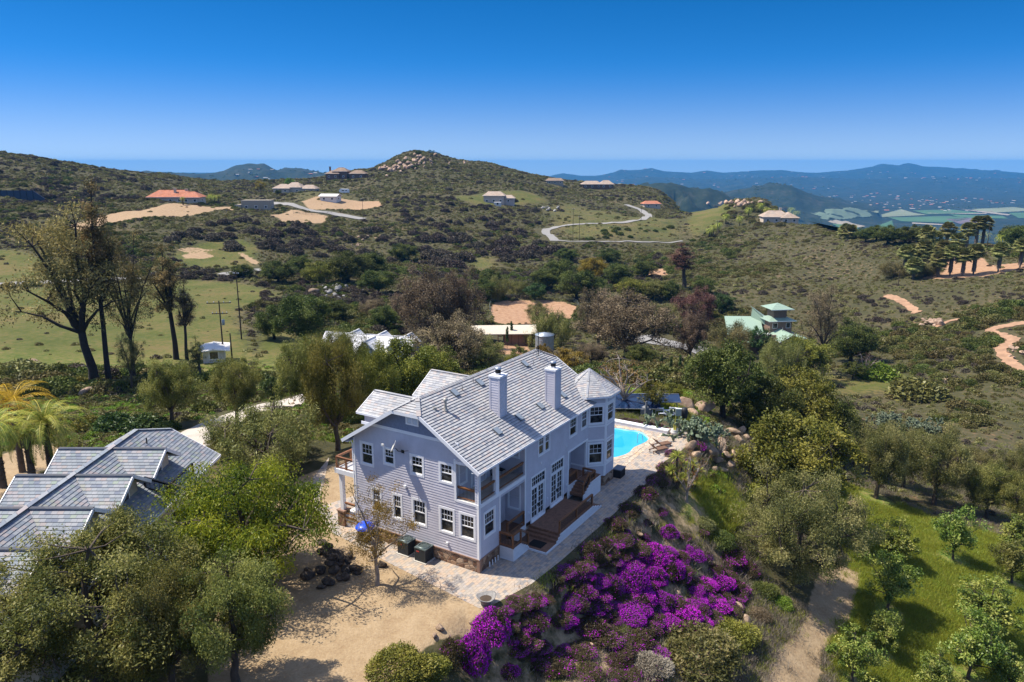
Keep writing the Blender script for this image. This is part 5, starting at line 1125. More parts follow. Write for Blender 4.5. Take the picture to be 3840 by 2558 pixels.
# camper, tarp wall
g_ = G(1292, 726); o = empty('camper_trailer', tuple(g_), R(-10)); tag(o, 'white camper trailer parked above the dirt lot', 'trailer')
m = MB(); m.prism([(-3.6, -1.2, .7), (3.6, -1.2, .7), (3.6, -1.2, 3.4), (-2.6, -1.2, 3.6), (-3.9, -1.2, 2.4)], (0, 2.4, 0)); m.build('body', M['trim'], o)
fr = Fr((0, -1.2, 0), (1, 0, 0)); pane_window(o, fr, -1.8, 1.9, .4, 2.8); pane_window(o, fr, 1.2, 1.9, 2.6, 2.8)
for sx in (-.6, .6):
    m = MB(); m.tube([(sx, -1.22, .38), (sx, -.9, .38)], .38, 14); m.build('wheel', bm_, o)
g_ = G(60, 745); o = empty('screen_wall', tuple(g_), R(-8)); tag(o, 'long dark blue screened wall on the left hillside', 'wall')
m = MB(); m.prism([(-22, 0, -2), (14, 0, -2), (18, 0, 0), (11, 0, 4.5), (-22, 0, 4.5)], (0, .3, 0)); m.build('screen', simple('dark_blue_mesh', (.035, .05, .085), .8), o)
for x in range(-21, 12, 4): m = MB(); m.box((x - .1, -.12, -2), (x + .1, -.002, 4.6)); m.build('post', M['iron'], o)

# power poles
pw = simple('creosote_pole', (.055, .04, .03), .9, 0, .2, 3)
def pole(px, pyb, pyt, arms, label, transformer=False, rz=0, r=.17):
    g_ = G(px, pyb); H_ = P(px, pyt, g_[1])[2] - g_[2]; o = empty('utility_pole', tuple(g_), R(rz)); tag(o, label, 'utility pole', 'timber utility poles')
    m = MB(); m.tube([(0, 0, -1), (0, 0, H_)], [r, r * .62], 8); m.build('pole', pw, o)
    for k_, w_ in arms:
        m = MB(); m.box((-w_ / 2, -.22, H_ - k_ - .07), (w_ / 2, -.1, H_ - k_ + .07)); a = m.build('crossarm', pw, o)
        for x in (-.46, -.2, .2, .46): m = MB(); m.lathe([(.04, 0), (.07, .05), (.07, .2), (.03, .26)], (x * w_, -.16, H_ - k_ + .07), 8); m.build('insulator', M['trim'], a)
    if transformer:
        m = MB(); m.lathe([(0, 0), (.28, .02), (.28, .95), (.2, 1.05), (0, 1.08)], (.5, -.2, H_ - 4.6), 14); m.build('transformer', simple('transformer_grey', (.33, .37, .40), .5), o)
    return o, H_
pole(840, 1347, 1128, [(.4, 4.4), (2.4, 2.8)], 'tall utility pole with two crossarms and a grey transformer', True, 8)
pole(906, 1272, 1022, [(.3, 1.2)], 'tall plain utility pole standing alone in the meadow')
pole(871, 1350, 1250, [], 'short dark pole stub beside the transformer pole')
for px, b_, t_, lb in ((1362, 822, 745, 'thin far utility pole by the end of the upper road'), (2148, 906, 782, 'thin far pole at the bend of the valley road, nearer the bend'), (2172, 905, 812, 'thin far pole at the bend of the valley road, right of another'), (2404, 826, 770, 'thin far pole beside the upper valley road curve'), (3698, 950, 838, 'thin utility pole among the right ridge palms'), (2552, 720, 690, 'thin pole on the crest beyond the valley road'), (3368, 1072, 1015, 'thin lone post on the scrub slope below the palms'), (980, 750, 690, 'thin light pole beside the flat beige building'), (2688, 890, 828, 'thin pole left of the palm knoll driveway')):
    pole(px, b_, t_, [(.3, 1.6)] if t_ < 830 else [], lb, False, 0, .14)
# arena fence: every panel is one length of rail fence
fm = simple('green_grey_rail', (.14, .16, .13), .6)
def fence(px, label, h=1.4, rails=3, sp=3.):
    c = spline([tuple(G(*q)[:2]) for q in px], 8, False); o = None
    p0 = c[0]; o = empty('rail_fence', (p0[0], p0[1], hz(*p0))); tag(o, label, 'fence'); b0 = np.array([p0[0], p0[1], hz(*p0)]); acc = 0; last = np.array(c[0]); pts = [last]
    for q in c[1:]:
        q = np.array(q)
        if np.linalg.norm(q - pts[-1]) >= sp: pts.append(q)
    W3 = [np.array([p[0], p[1], hz(*p)]) - b0 for p in pts]; m = MB()
    for a, b in zip(W3[:-1], W3[1:]):
        for r_ in range(rails): z = h * (r_ + 1) / rails - .1; m.beam(Vector(a) + Vector((0, 0, z)), Vector(b) + Vector((0, 0, z)), .05, .09)
    m.build('rail', fm, o)
    for a in W3: m = MB(); m.box((a[0] - .06, a[1] - .06, a[2] - .4), (a[0] + .06, a[1] + .06, a[2] + h)); m.build('post', fm, o)
fence([(1840, 1170), (1836, 1150), (1860, 1128), (1920, 1118), (2020, 1114), (2110, 1122), (2160, 1138), (2172, 1158)], 'grey green rail fence around the far side of the riding arena')
fence([(1100, 802), (1180, 806), (1250, 800)], 'low pale fence beside the upper road and dark shrubs')
# ------------------------------------------------------------------ vegetation: prototypes
rs = np.random.RandomState(11)
def quadmesh(name, V, mats, var=None, midx=None):
    """V: (N,4,3) separate quads"""
    N = len(V); me = bpy.data.meshes.new(name); me.vertices.add(4 * N); me.vertices.foreach_set('co', V.astype(np.float32).ravel())
    me.loops.add(4 * N); me.loops.foreach_set('vertex_index', np.arange(4 * N)); me.polygons.add(N); me.polygons.foreach_set('loop_start', np.arange(0, 4 * N, 4))
    if midx is not None: me.polygons.foreach_set('material_index', midx.astype(np.int32))
    me.update(calc_edges=True)
    if var is not None:
        a = me.color_attributes.new('var', 'FLOAT_COLOR', 'POINT'); c = np.ones((N, 4)); c[:, :2] = var; a.data.foreach_set('color', np.repeat(c, 4, 0).ravel())
    for m in (mats if isinstance(mats, (list, tuple)) else [mats]): me.materials.append(m)
    return me
def unit(v): return v / (np.linalg.norm(v, axis=-1, keepdims=True) + 1e-9)
def leaves(c, l, w, up=.3, droop=0., out=None):
    """leaf quads at points c"""
    N = len(c); a = rs.normal(size=(N, 3)); a[:, 2] -= droop * 1.6
    if out is not None: a += out * .7
    a = unit(a); n = rs.normal(size=(N, 3)); n[:, 2] += up * 2 + .9; b = unit(np.cross(a, n))
    L = l * (.7 + .6 * rs.rand(N, 1)); W_ = w * (.7 + .6 * rs.rand(N, 1))
    return np.stack([c - a * L / 2, c + b * W_ / 2 + a * L * .05, c + a * L / 2, c - b * W_ / 2 + a * L * .05], 1)
def leaf_mat(name, dark, mid, light, trans=.4, gloss=.025, hue=.04):
    k = NT(name); at = k.n('Attribute', attribute_name='var'); sp = k.n('SeparateColor'); k.l(at.outputs['Color'], sp.inputs[0]); oi = k.n('ObjectInfo')
    f = k.math('ADD', k.math('MULTIPLY', sp.outputs[0], .65), k.math('MULTIPLY', sp.outputs[1], .35))
    c = k.ramp(f, [(.08, dark), (.5, mid), (.92, light)])
    h = k.n('HueSaturation'); k.l(c, h.inputs['Color']); k.l(k.math('ADD', k.math('MULTIPLY', oi.outputs['Random'], hue), .5 - hue / 2), h.inputs['Hue']); k.l(k.math('ADD', k.math('MULTIPLY', oi.outputs['Random'], .3), .85), h.inputs['Value'])
    d = k.n('BsdfDiffuse'); k.l(h.outputs[0], d.inputs[0]); t = k.n('BsdfTranslucent'); k.l(h.outputs[0], t.inputs[0]); mx = k.n('MixShader'); mx.inputs[0].default_value = trans; k.l(d.outputs[0], mx.inputs[1]); k.l(t.outputs[0], mx.inputs[2])
    g = k.n('BsdfGlossy'); g.inputs['Roughness'].default_value = .45; g.inputs[0].default_value = (.5, .52, .48, 1); m2 = k.n('MixShader'); m2.inputs[0].default_value = gloss; k.l(mx.outputs[0], m2.inputs[1]); k.l(g.outputs[0], m2.inputs[2]); k.l(m2.outputs[0], k.out.inputs[0]); return k.m
LM = {
 'olive': leaf_mat('olive_leaf', (0.071, 0.092, 0.022), (0.192, 0.200, 0.045), (0.382, 0.352, 0.106)),
 'olivegrey': leaf_mat('grey_olive_leaf', (0.072, 0.084, 0.026), (0.186, 0.186, 0.056), (0.414, 0.361, 0.145)),
 'locust': leaf_mat('bright_locust_leaf', (0.033, 0.061, 0.006), (0.133, 0.177, 0.013), (0.360, 0.354, 0.027), .42),
 'yellow': leaf_mat('sparse_yellow_leaf', (.10, .085, .016), (.24, .17, .03), (.40, .28, .06), .45),
 'oak': leaf_mat('oak_leaf', (0.030, 0.048, 0.011), (0.086, 0.109, 0.024), (0.194, 0.208, 0.052), .2),
 'oakolive': leaf_mat('olive_oak_leaf', (0.056, 0.069, 0.011), (0.170, 0.170, 0.028), (0.320, 0.286, 0.060), .25),
 'euc': leaf_mat('eucalyptus_leaf', (0.085, 0.076, 0.026), (0.207, 0.174, 0.066), (0.412, 0.312, 0.127), .3),
 'brown': leaf_mat('brown_eucalyptus_leaf', (0.065, 0.051, 0.030), (0.166, 0.124, 0.075), (0.326, 0.245, 0.151), .25),
 'russet': leaf_mat('russet_leaf', (0.072, 0.038, 0.029), (0.174, 0.094, 0.065), (0.29, 0.181, 0.131), .25),
 'pepper': leaf_mat('pepper_leaf', (0.089, 0.107, 0.028), (0.216, 0.223, 0.065), (0.377, 0.356, 0.125), .35),
 'avocado': leaf_mat('orchard_leaf', (0.058, 0.100, 0.015), (0.168, 0.227, 0.035), (0.436, 0.437, 0.106), .25, .04),
 'gold': leaf_mat('golden_leaf', (.10, .075, .01), (.24, .17, .025), (.36, .26, .05), .35),
 'sage': leaf_mat('sage_leaf', (0.076, 0.079, 0.027), (0.176, 0.169, 0.058), (0.324, 0.285, 0.112), .2, .04, .05),
 'chap': leaf_mat('chaparral_leaf', (0.052, 0.054, 0.014), (0.125, 0.119, 0.034), (0.228, 0.190, 0.062), .2, .04, .06),
 'darkchap': leaf_mat('dark_chaparral_leaf', (0.032, 0.026, 0.02), (0.075, 0.061, 0.046), (0.152, 0.116, 0.087), .15, .03, .05),
 'green': leaf_mat('fresh_green_leaf', (0.053, 0.099, 0.010), (0.144, 0.231, 0.025), (0.288, 0.364, 0.062), .3),
 'darkgreen': leaf_mat('dark_green_leaf', (0.017, 0.041, 0.012), (0.046, 0.087, 0.02), (0.102, 0.16, 0.043), .2, .04),
 'iceplant': leaf_mat('brown_green_mat_leaf', (0.036, 0.030, 0.017), (0.091, 0.070, 0.036), (0.158, 0.128, 0.067), .2),
 'straw': leaf_mat('grey_straw', (.16, .13, .10), (.28, .235, .18), (.42, .37, .30), .2),
 'grassblade': leaf_mat('grass_blade', (0.131, 0.185, 0.020), (0.262, 0.305, 0.040), (0.494, 0.415, 0.074), .35),
 'palm': leaf_mat('palm_frond', (0.090, 0.139, 0.019), (0.260, 0.309, 0.048), (0.580, 0.534, 0.114), .25, .03),
 'fanpalm': leaf_mat('fan_palm_leaf', (0.064, 0.080, 0.024), (0.176, 0.184, 0.063), (0.352, 0.312, 0.128), .25, .03),
 'palmyellow': leaf_mat('yellow_palm_frond', (0.189, 0.150, 0.014), (0.432, 0.325, 0.020), (0.675, 0.500, 0.050), .35, .03),
 'magenta': leaf_mat('magenta_petal', (.21, .003, .26), (.38, .012, .45), (.55, .05, .62), .15, .0, .03),
 'pink': leaf_mat('pink_petal', (.25, .07, .2), (.4, .13, .3), (.5, .25, .4), .3),
 'orange': leaf_mat('rust_leaf', (.14, .06, .02), (.28, .13, .04), (.4, .2, .08), .3),
 'cactus': leaf_mat('cactus_pad', (.05, .075, .045), (.12, .155, .09), (.22, .25, .17), .02, .05)}
bark = simple('grey_brown_bark', (.085, .065, .05), .95, 0, .3, 4, .6, 12); paleb = simple('pale_bark', (.26, .22, .185), .9, 0, .3, 2, .4, 8); darkb = simple('dark_bark', (.035, .028, .024), .95, 0, .3, 4, .5, 10)

def make_tree(name, H, Rr, fork, ncl, nlv, lsize, lw, limbs=7, crown_lo=.35, flat=1., rc=.8, droop=0., trunk_r=.2, lobes=.28, out=.0, seed=0, bmat=None, up=.3, tiers=0, lean=(0, 0), twigs=True, hollow=.5, topper=0.):
    global rs; rs = np.random.RandomState(seed + 100)
    zc = H * (crown_lo + 1) / 2; rz = H * (1 - crown_lo) / 2
    d = unit(rs.normal(size=(ncl * 3, 3))); r = hollow + (1 - hollow) * rs.rand(len(d)) ** .6
    r = r * (1 + lobes * np.sin(3 * np.arctan2(d[:, 1], d[:, 0]) + seed) * .6 + lobes * rs.normal(size=len(d)) * .45)
    c = d * r[:, None] * np.array([Rr, Rr, rz]) * .9
    keep = c[:, 2] > -rz * .8; c = c[keep][:ncl]
    if topper: k_ = 1 - topper * (c[:, 2] + rz) / (2 * rz); c[:, 0] *= k_; c[:, 1] *= k_
    c[:, 2] += zc; c[:, 0] += lean[0] * c[:, 2] / H; c[:, 1] += lean[1] * c[:, 2] / H
    if tiers: c[:, 2] = np.round(c[:, 2] / tiers) * tiers + rs.normal(size=len(c)) * .12
    cl_var = rs.rand(len(c)); crad = rc * (.6 + .8 * rs.rand(len(c)))
    per = nlv // len(c); idx = np.repeat(np.arange(len(c)), per); off = unit(rs.normal(size=(len(idx), 3))) * (rs.rand(len(idx), 1) ** .5) * crad[idx, None] * np.array([1, 1, flat])
    off[:, 2] -= droop * rs.rand(len(idx)) * rc * 1.8
    pts = c[idx] + off; V = leaves(pts, lsize, lw, up, droop, unit(off) if out else None)
    var = np.stack([np.clip(cl_var[idx] + rs.normal(size=len(idx)) * .1, 0, 1), rs.rand(len(idx))], 1)
    cm = quadmesh(name + '_crown', V, LM['olive'], var)
    # trunk and limbs
    m = MB(); f = Vector((lean[0] * fork * .7, lean[1] * fork * .7, H * fork)); b0 = Vector((0, 0, -.4))
    m.tube([b0, Vector((rs.normal() * .05, rs.normal() * .05, H * fork * .35)), f * .75 + Vector((rs.normal() * .06, rs.normal() * .06, 0)), f], [trunk_r * 1.35, trunk_r * 1.05, trunk_r * .9, trunk_r * .85], 9)
    sel = [int(np.argmax(c[:, 2]))]
    for _ in range(limbs - 1):
        dd = np.min(np.stack([np.linalg.norm(c - c[s], axis=1) for s in sel]), 0); sel.append(int(np.argmax(dd)))
    limbpts = []
    for s in sel:
        t = Vector(c[s]); mid = f.lerp(t, .5) + Vector((0, 0, (t - f).length * .10)) + Vector(rs.normal(size=3) * .12 * Rr * .3)
        q1 = f.lerp(mid, .5) + Vector(rs.normal(size=3) * .05 * Rr); q2 = mid.lerp(t, .55) + Vector(rs.normal(size=3) * .05 * Rr)
        path = [f - Vector((0, 0, trunk_r * .5)), q1, mid, q2, t]; m.tube(path, [trunk_r * .62, trunk_r * .48, trunk_r * .34, trunk_r * .2, trunk_r * .07], 6, 0, False)
        limbpts += [np.array(q) for q in (q1, mid, q2)]
    if twigs:
        lp = np.array(limbpts)
        for i in range(len(c)):
            if i in sel: continue
            k_ = lp[np.argmin(np.linalg.norm(lp - c[i] * np.array([1, 1, .97]), axis=1))]; a = Vector(k_); b = Vector(c[i]); mm = a.lerp(b, .5) + Vector(rs.normal(size=3) * .12)
            m.tube([a, mm, b], [trunk_r * .17, trunk_r * .11, trunk_r * .04], 4, 0, False)
    tm_ = m.mesh(name + '_trunk', bmat or bark)
    return dict(H=H, R=Rr, trunk=tm_, crown=cm, w=float(np.percentile(np.abs(c[:, :2]).max(1), 96) + rc * .8), top=float(c[:, 2].max() + rc * .6))
PT = {}
for i in range(3): PT['olive', i] = make_tree('olive', 6, 3.4, .25, 110, 42000, .15, .06, 8, .22, .8, .72, .25, .24, seed=i)
PT['olive', 3] = make_tree('big_olive', 7.5, 4.6, .22, 170, 66000, .14, .055, 9, .12, .8, .72, .25, .3, seed=5)
PT['locust', 0] = make_tree('locust', 7, 4.6, .3, 150, 52000, .19, .06, 9, .15, .30, .95, .5, .26, .34, seed=7, tiers=.75, hollow=.5, out=1)
for i in range(3): PT['oak', i] = make_tree('oak', 8, 4.4, .2, 120, 26000, .25, .13, 7, .14, .85, .95, 0, .34, seed=10 + i, bmat=darkb)
for i in range(2): PT['euc', i] = make_tree('eucalyptus', 22, 4.8, .30, 110, 12500, .34, .10, 10, .30, 1.0, .95, .6, .34, .4, seed=20 + i, hollow=.3, lean=((-2.2, 0), (.8, .5))[i])
PT['euc', 2] = make_tree('slender_eucalyptus', 24, 2.3, .42, 80, 9500, .32, .10, 8, .36, 1.1, .72, .6, .28, .4, seed=24, hollow=.2, lean=(.9, 0), topper=.35)
for i in range(2): PT['euc', 3 + i] = make_tree('round_eucalyptus', 12, 5, .2, 130, 26000, .28, .10, 10, .16, 1, 1.0, .4, .36, .3, seed=28 + i, hollow=.35)
PT['pepper', 0] = make_tree('pepper', 7, 3.8, .25, 100, 26000, .28, .07, 8, .12, 1.2, .8, .9, .28, seed=33)
PT['pepper', 1] = make_tree('pepper', 7, 4.2, .2, 100, 26000, .28, .07, 8, .08, 1.2, .9, .7, .28, .35, seed=35)
for i in range(2): PT['avocado', i] = make_tree('orchard_tree', 4.2, 1.6, .22, 60, 6500, .17, .075, 7, .2, .9, .42, .2, .09, .35, seed=40 + i, hollow=.3, topper=.15, out=1)
PT['sparse', 0] = make_tree('sparse_tree', 6.4, 2.4, .26, 60, 8000, .12, .04, 7, .2, .7, .5, .2, .13, .35, seed=50, bmat=paleb, hollow=.25)
PT['bare', 0] = make_tree('bare_tree', 6.5, 3.6, .2, 80, 900, .16, .08, 9, .25, 1, .5, 0, .26, .3, seed=52, bmat=paleb, hollow=.35)
PT['cypress', 0] = make_tree('cypress', 6, .55, .08, 40, 4000, .18, .07, 4, .03, 1.6, .3, -.3, .08, .1, seed=55, topper=.7, hollow=.1)
PT['small', 0] = make_tree('small_tree', 4, 2.0, .22, 50, 7000, .2, .09, 6, .2, .85, .5, 0, .13, seed=57)
PT['small', 1] = make_tree('small_tree', 4, 2.1, .2, 44, 5000, .2, .09, 6, .15, .85, .5, 0, .13, .35, seed=58)

def make_bush(name, n, l, w, lob=.25, seed=0, flat=.75, inner=.4, tuft=0.):
    global rs; rs = np.random.RandomState(seed + 300)
    d = unit(rs.normal(size=(n, 3))); d[:, 2] = np.abs(d[:, 2]) * 1.0
    lobs = unit(rs.normal(size=(9, 3))); lobs[:, 2] = np.abs(lobs[:, 2]); k_ = np.max(d @ lobs.T, 1); who = np.argmax(d @ lobs.T, 1)
    r = (1 - lob + lob * k_ ** 3) * (inner + (1 - inner) * rs.rand(n) ** .35) + rs.normal(size=n) * .03
    p = d * r[:, None] * np.array([1, 1, flat]); V = leaves(p, l, w, .2, -tuft, d)
    var = np.stack([np.clip(rs.rand(9)[who] * .7 + .15 + rs.normal(size=n) * .12, 0, 1), rs.rand(n)], 1)
    return quadmesh(name, V, LM['chap'], var)
BUSH = [make_bush('bush_foliage', 1500, .17, .075, .3, i) for i in range(3)]
def ragged(seed):
    r_ = np.random.RandomState(seed); q = unit(r_.normal(size=(16, 3))); q[:, 2] = np.abs(q[:, 2]); return q, .55 + .6 * r_.rand(16), r_.rand(16)
def ragged_pts(n, seed, sd2, shell):
    global rs; rs = np.random.RandomState(sd2); q, amp, tone = ragged(seed); d = unit(rs.normal(size=(n, 3))); d[:, 2] = np.abs(d[:, 2])
    w = d @ q.T; who = np.argmax(w + .12 * amp, 1); k_ = w[np.arange(n), who]; r = (.52 + .48 * amp[who] * np.clip((k_ - .6) / .4, 0, 1) ** .7) * (shell + (1 - shell) * rs.rand(n) ** .35) + rs.normal(size=n) * .05
    return d * r[:, None] * np.array([1.1, 1.1, .78]), d, who, tone
def near_bush(i):
    p, d, who, tone = ragged_pts(5600, 900 + i, 10 + i, .45); V = leaves(p, .10, .04, .2, 0, d)
    return quadmesh('bush_foliage', V, LM['chap'], np.stack([np.clip(tone[who] * .7 + .15 + rs.normal(size=len(p)) * .12, 0, 1), rs.rand(len(p))], 1))
BUSH_NEAR = [near_bush(i) for i in range(3)]
SCRUB = [make_bush('scrub_clump', 210, .36, .15, .35, 20 + i) for i in range(4)]
def bush_flowers(n, seed, top=.0):
    global rs; rs = np.random.RandomState(seed + 500); d = unit(rs.normal(size=(n, 3))); d[:, 2] = np.abs(d[:, 2])
    d = d[d[:, 2] > top]; q = unit(rs.normal(size=(7, 3))); q[:, 2] = np.abs(q[:, 2]); k_ = np.max(d @ q.T, 1); d = d[(k_ > .84) | (rs.rand(len(d)) < .35)]
    p = d * np.array([1, 1, .75]) * (.93 + .1 * rs.rand(len(d), 1)); V = leaves(p, .07, .055, 1.2, 0)
    return quadmesh('blossoms', V, LM['magenta'], np.stack([rs.rand(len(d)), rs.rand(len(d))], 1))
def near_flowers(i, n, cut):
    p, d, who, tone = ragged_pts(n, 900 + i, 600 + i, .93); r_ = np.random.RandomState(i + n); keep = (tone[who] > cut) | (r_.rand(len(p)) < .12); p = p[keep] * 1.03
    return quadmesh('blossoms', leaves(p, .07, .055, 1.0, 0), LM['magenta'], np.stack([r_.rand(len(p)), r_.rand(len(p))], 1))
FLOW = {'dense': [near_flowers(i, 2900, .22) for i in range(3)], 'medium': [near_flowers(i, 1300, .5) for i in range(3)], 'sparse': [near_flowers(i, 420, .72) for i in range(3)]}

def palm_mesh(n, L, sag, spread, seed, leaf=.55, nl=34, fan=False):
    global rs; rs = np.random.RandomState(seed + 700); Q = []; var = []
    for i in range(n):
        az = 2 * math.pi * (i * .618 + rs.rand() * .06); el = spread[0] + (spread[1] - spread[0]) * (i / n) + rs.normal() * .06; l = L * (.85 + .3 * rs.rand())
        if fan:
            h = np.array([math.cos(az), math.sin(az), 0]); a = h * math.cos(el) + np.array([0, 0, math.sin(el)]); side = np.array([-math.sin(az), math.cos(az), 0]); c = a * l * .5; upn = np.cross(a, side)
            for j in range(15):
                t = R(-75 + 150 * j / 14); d = a * math.cos(t) + side * math.sin(t); e = c + d * l * .62 - np.array([0, 0, .14 * l]); mid = c + d * l * .36; b = np.cross(d, upn) * .06 * l
                Q.append([c, mid + b, e, mid - b]); var.append((rs.rand(), rs.rand()))
            Q.append([np.zeros(3), c + side * .03, c, c - side * .03]); var.append((.3, .3))
        else:
            P_ = []; p = np.zeros(3); e_ = el
            for j in range(nl + 1):
                P_.append(p.copy()); st = l / nl; h = np.array([math.cos(az) * math.cos(e_), math.sin(az) * math.cos(e_), math.sin(e_)]); p = p + h * st; e_ -= sag / nl * (1 + .8 * j / nl)
            side = np.array([-math.sin(az), math.cos(az), 0]); vv = rs.rand()
            for j in range(2, nl):
                t = P_[j + 1] - P_[j]; t /= np.linalg.norm(t); k_ = math.sin(math.pi * min(.97, .12 + .88 * j / nl)) ** .6 * leaf
                for sg in (-1, 1):
                    d = unit(side * sg * .85 + t * .6 + np.array([0, 0, -.25 + .1 * rs.normal()])); tip = P_[j] + d * k_; b = t * .035; mid = (P_[j] + tip) / 2
                    Q.append([P_[j], mid + b, tip, mid - b]); var.append((vv, rs.rand()))
                n_ = np.cross(t, side) * .02; Q.append([P_[j] - side * .025, P_[j + 1] - side * .02, P_[j + 1] + side * .02, P_[j] + side * .025]); var.append((.9, .8))
    return quadmesh('palm_crown', np.array(Q), LM['palm'], np.array(var))
FAN = [palm_mesh(60, 1.9, 0, (1.4, -.75), i, fan=True) for i in range(2)]
DATE = palm_mesh(52, 3.9, 1.55, (1.4, -.35), 9, .5, 40)
COCO = palm_mesh(20, 3.4, 1.5, (1.35, .15), 12, .6, 30)
def skirt_trunk(seed):
    """fan palm trunk wrapped in dead fronds, unit height"""
    r_ = np.random.RandomState(seed); m = MB(); prof = [(.045, -.06), (.05, .12), (.10, .2), (.115, .35), (.11, .6), (.10, .85), (.06, 1.0)]
    m.lathe(prof, (0, 0, 0), 10)
    for i in range(260):
        z = .2 + .78 * r_.rand(); a = r_.rand() * 6.28; rr = .115 * (1 - .15 * z); p = Vector((math.cos(a) * rr, math.sin(a) * rr, z)); q = Vector((math.cos(a) * rr * 1.28, math.sin(a) * rr * 1.28, z - .10)); s_ = Vector((-math.sin(a), math.cos(a), 0)) * .014
        m.poly([p - s_, q - s_ * .4, q + s_ * .4, p + s_])
    return m.mesh('palm_trunk', simple('grey_thatch', (.15, .125, .105), .95, 0, .4, 22, .6, 60))
SKIRT = [skirt_trunk(1), skirt_trunk(2)]
def rough_trunk():
    m = MB(); m.tube([(0, 0, -.1), (0, 0, .3), (0, 0, .7), (0, 0, 1)], [.11, .095, .09, .12], 10)
    r_ = np.random.RandomState(5)
    for i in range(120):
        z = .05 + .93 * r_.rand(); a = r_.rand() * 6.28; p = Vector((math.cos(a) * .09, math.sin(a) * .09, z)); q = Vector((math.cos(a) * .125, math.sin(a) * .125, z + .03)); s_ = Vector((-math.sin(a), math.cos(a), 0)) * .02
        m.poly([p - s_, p + s_, q + s_ * .7, q - s_ * .7])
    return m.mesh('palm_trunk', bark)
ROUGH = rough_trunk()

def setmat(o, mat, slot=0):
    o.material_slots[slot].link = 'OBJECT'; o.material_slots[slot].material = mat
EXCL = []                                                   # (x, y, radius) kept clear of scrub
prng = random.Random(4)
def dims(px, pyb, pyt, wpx, Y=None):
    g_ = G(px, pyb) if Y is None else P(px, pyb, Y)
    if Y is not None: g_[2] = hz(g_[0], g_[1])
    top = P(px, pyt, g_[1])[2]; d = math.hypot(g_[0], g_[1], (CAM_H - g_[2])); dep = g_[1] * math.cos(PITCH) + (CAM_H - g_[2]) * math.sin(PITCH)
    return g_, max(top - g_[2], .4), wpx / FOC * dep
def plant(kind, var, leaf, pxd, pyb, pyt, wd, label, name='tree', cat='tree', group=None, bmat=None, D=True, rz=None, Y=None):
    """one tree; pixel numbers in the 2354-wide view when D"""
    f = 3840 / 2354 if D else 1
    g_, h, w = dims(pxd * f, pyb * f, pyt * f, wd * f, Y); p = PT[kind, var]; sz = h / p['top']; sx = w / (2 * p['w'])
    o = empty(name, (g_[0], g_[1], g_[2]), prng.random() * 6.28 if rz is None else rz); o.scale = (sx, sx, sz); tag(o, label, cat, group)
    t = link('trunk', p['trunk'], o); c = link('crown', p['crown'], o); setmat(c, LM[leaf])
    if bmat: setmat(t, bmat)
    EXCL.append((g_[0], g_[1], min(w * .35, 3))); return o
def bush(px, py, w, h, leaf, label, name='bush', cat='bush', group=None, near=False, flower=None, D=False, var=None):
    """px, py: foot of the bush (middle of its base)"""
    f = 3840 / 2354 if D else 1
    g0 = G(px * f, py * f); th = math.atan2(CAM_H - g0[2], g0[1]); sn = max(math.sin(th), .03)
    g_, hh, ww = dims(px * f, (py - .42 * w * sn) * f, (py - h) * f, w * f); i = prng.randrange(3) if var is None else var
    hm = h / w * ww; hh = min(max((.27 if flower else .36) * ww, (hm - .85 * ww * sn) / max(math.cos(th), .5)), ww * 1.1)
    ml = (BUSH_NEAR if near else BUSH)[i]; sc = (ww / 2 * 1.02, ww / 2 * (.9 + .2 * prng.random()), hh / .78); rz = prng.random() * 6.28
    EXCL.append((g_[0], g_[1], ww * .35))
    if flower:
        o = empty(name, tuple(g_), rz); o.scale = sc; tag(o, label, cat, group); c = link('foliage', ml, o); setmat(c, LM[leaf])
        link('blossoms', FLOW[flower][i], o)
    else:
        o = link(name, ml, None, tuple(g_), rz, sc); setmat(o, LM[leaf]); tag(o, label, cat, group)
    return o
# ------------------------------------------------------------------ vegetation: what stands where (pixels of the 2354-wide view)
Tt = plant
# tall eucalyptus on the left
Tt('euc', 0, 'euc', 218, 893, 455, 300, 'tallest leaning eucalyptus on the left with spreading dark limbs over the meadow', 'eucalyptus_tree', bmat=darkb, rz=0)
Tt('euc', 2, 'euc', 252, 888, 405, 100, 'very tall slender eucalyptus with a narrow feathery top, beside the leaning one', 'eucalyptus_tree', bmat=darkb)
Tt('euc', 1, 'euc', 310, 880, 525, 130, 'dense drooping eucalyptus right of the slender tall one', 'eucalyptus_tree', bmat=darkb)
Tt('euc', 2, 'euc', 405, 826, 560, 95, 'dark twin stemmed eucalyptus standing left of the utility poles', 'eucalyptus_tree', bmat=darkb)
Tt('euc', 2, 'brown', 430, 828, 640, 60, 'slim dark eucalyptus close against the twin stemmed one', 'eucalyptus_tree', bmat=darkb)
Tt('euc', 1, 'olivegrey', 305, 905, 755, 70, 'small grey leafed sapling in front of the tall eucalyptus', 'eucalyptus_tree')
Tt('euc', 2, 'olivegrey', 463, 880, 772, 50, 'thin grey sapling left of the white shed', 'eucalyptus_tree')
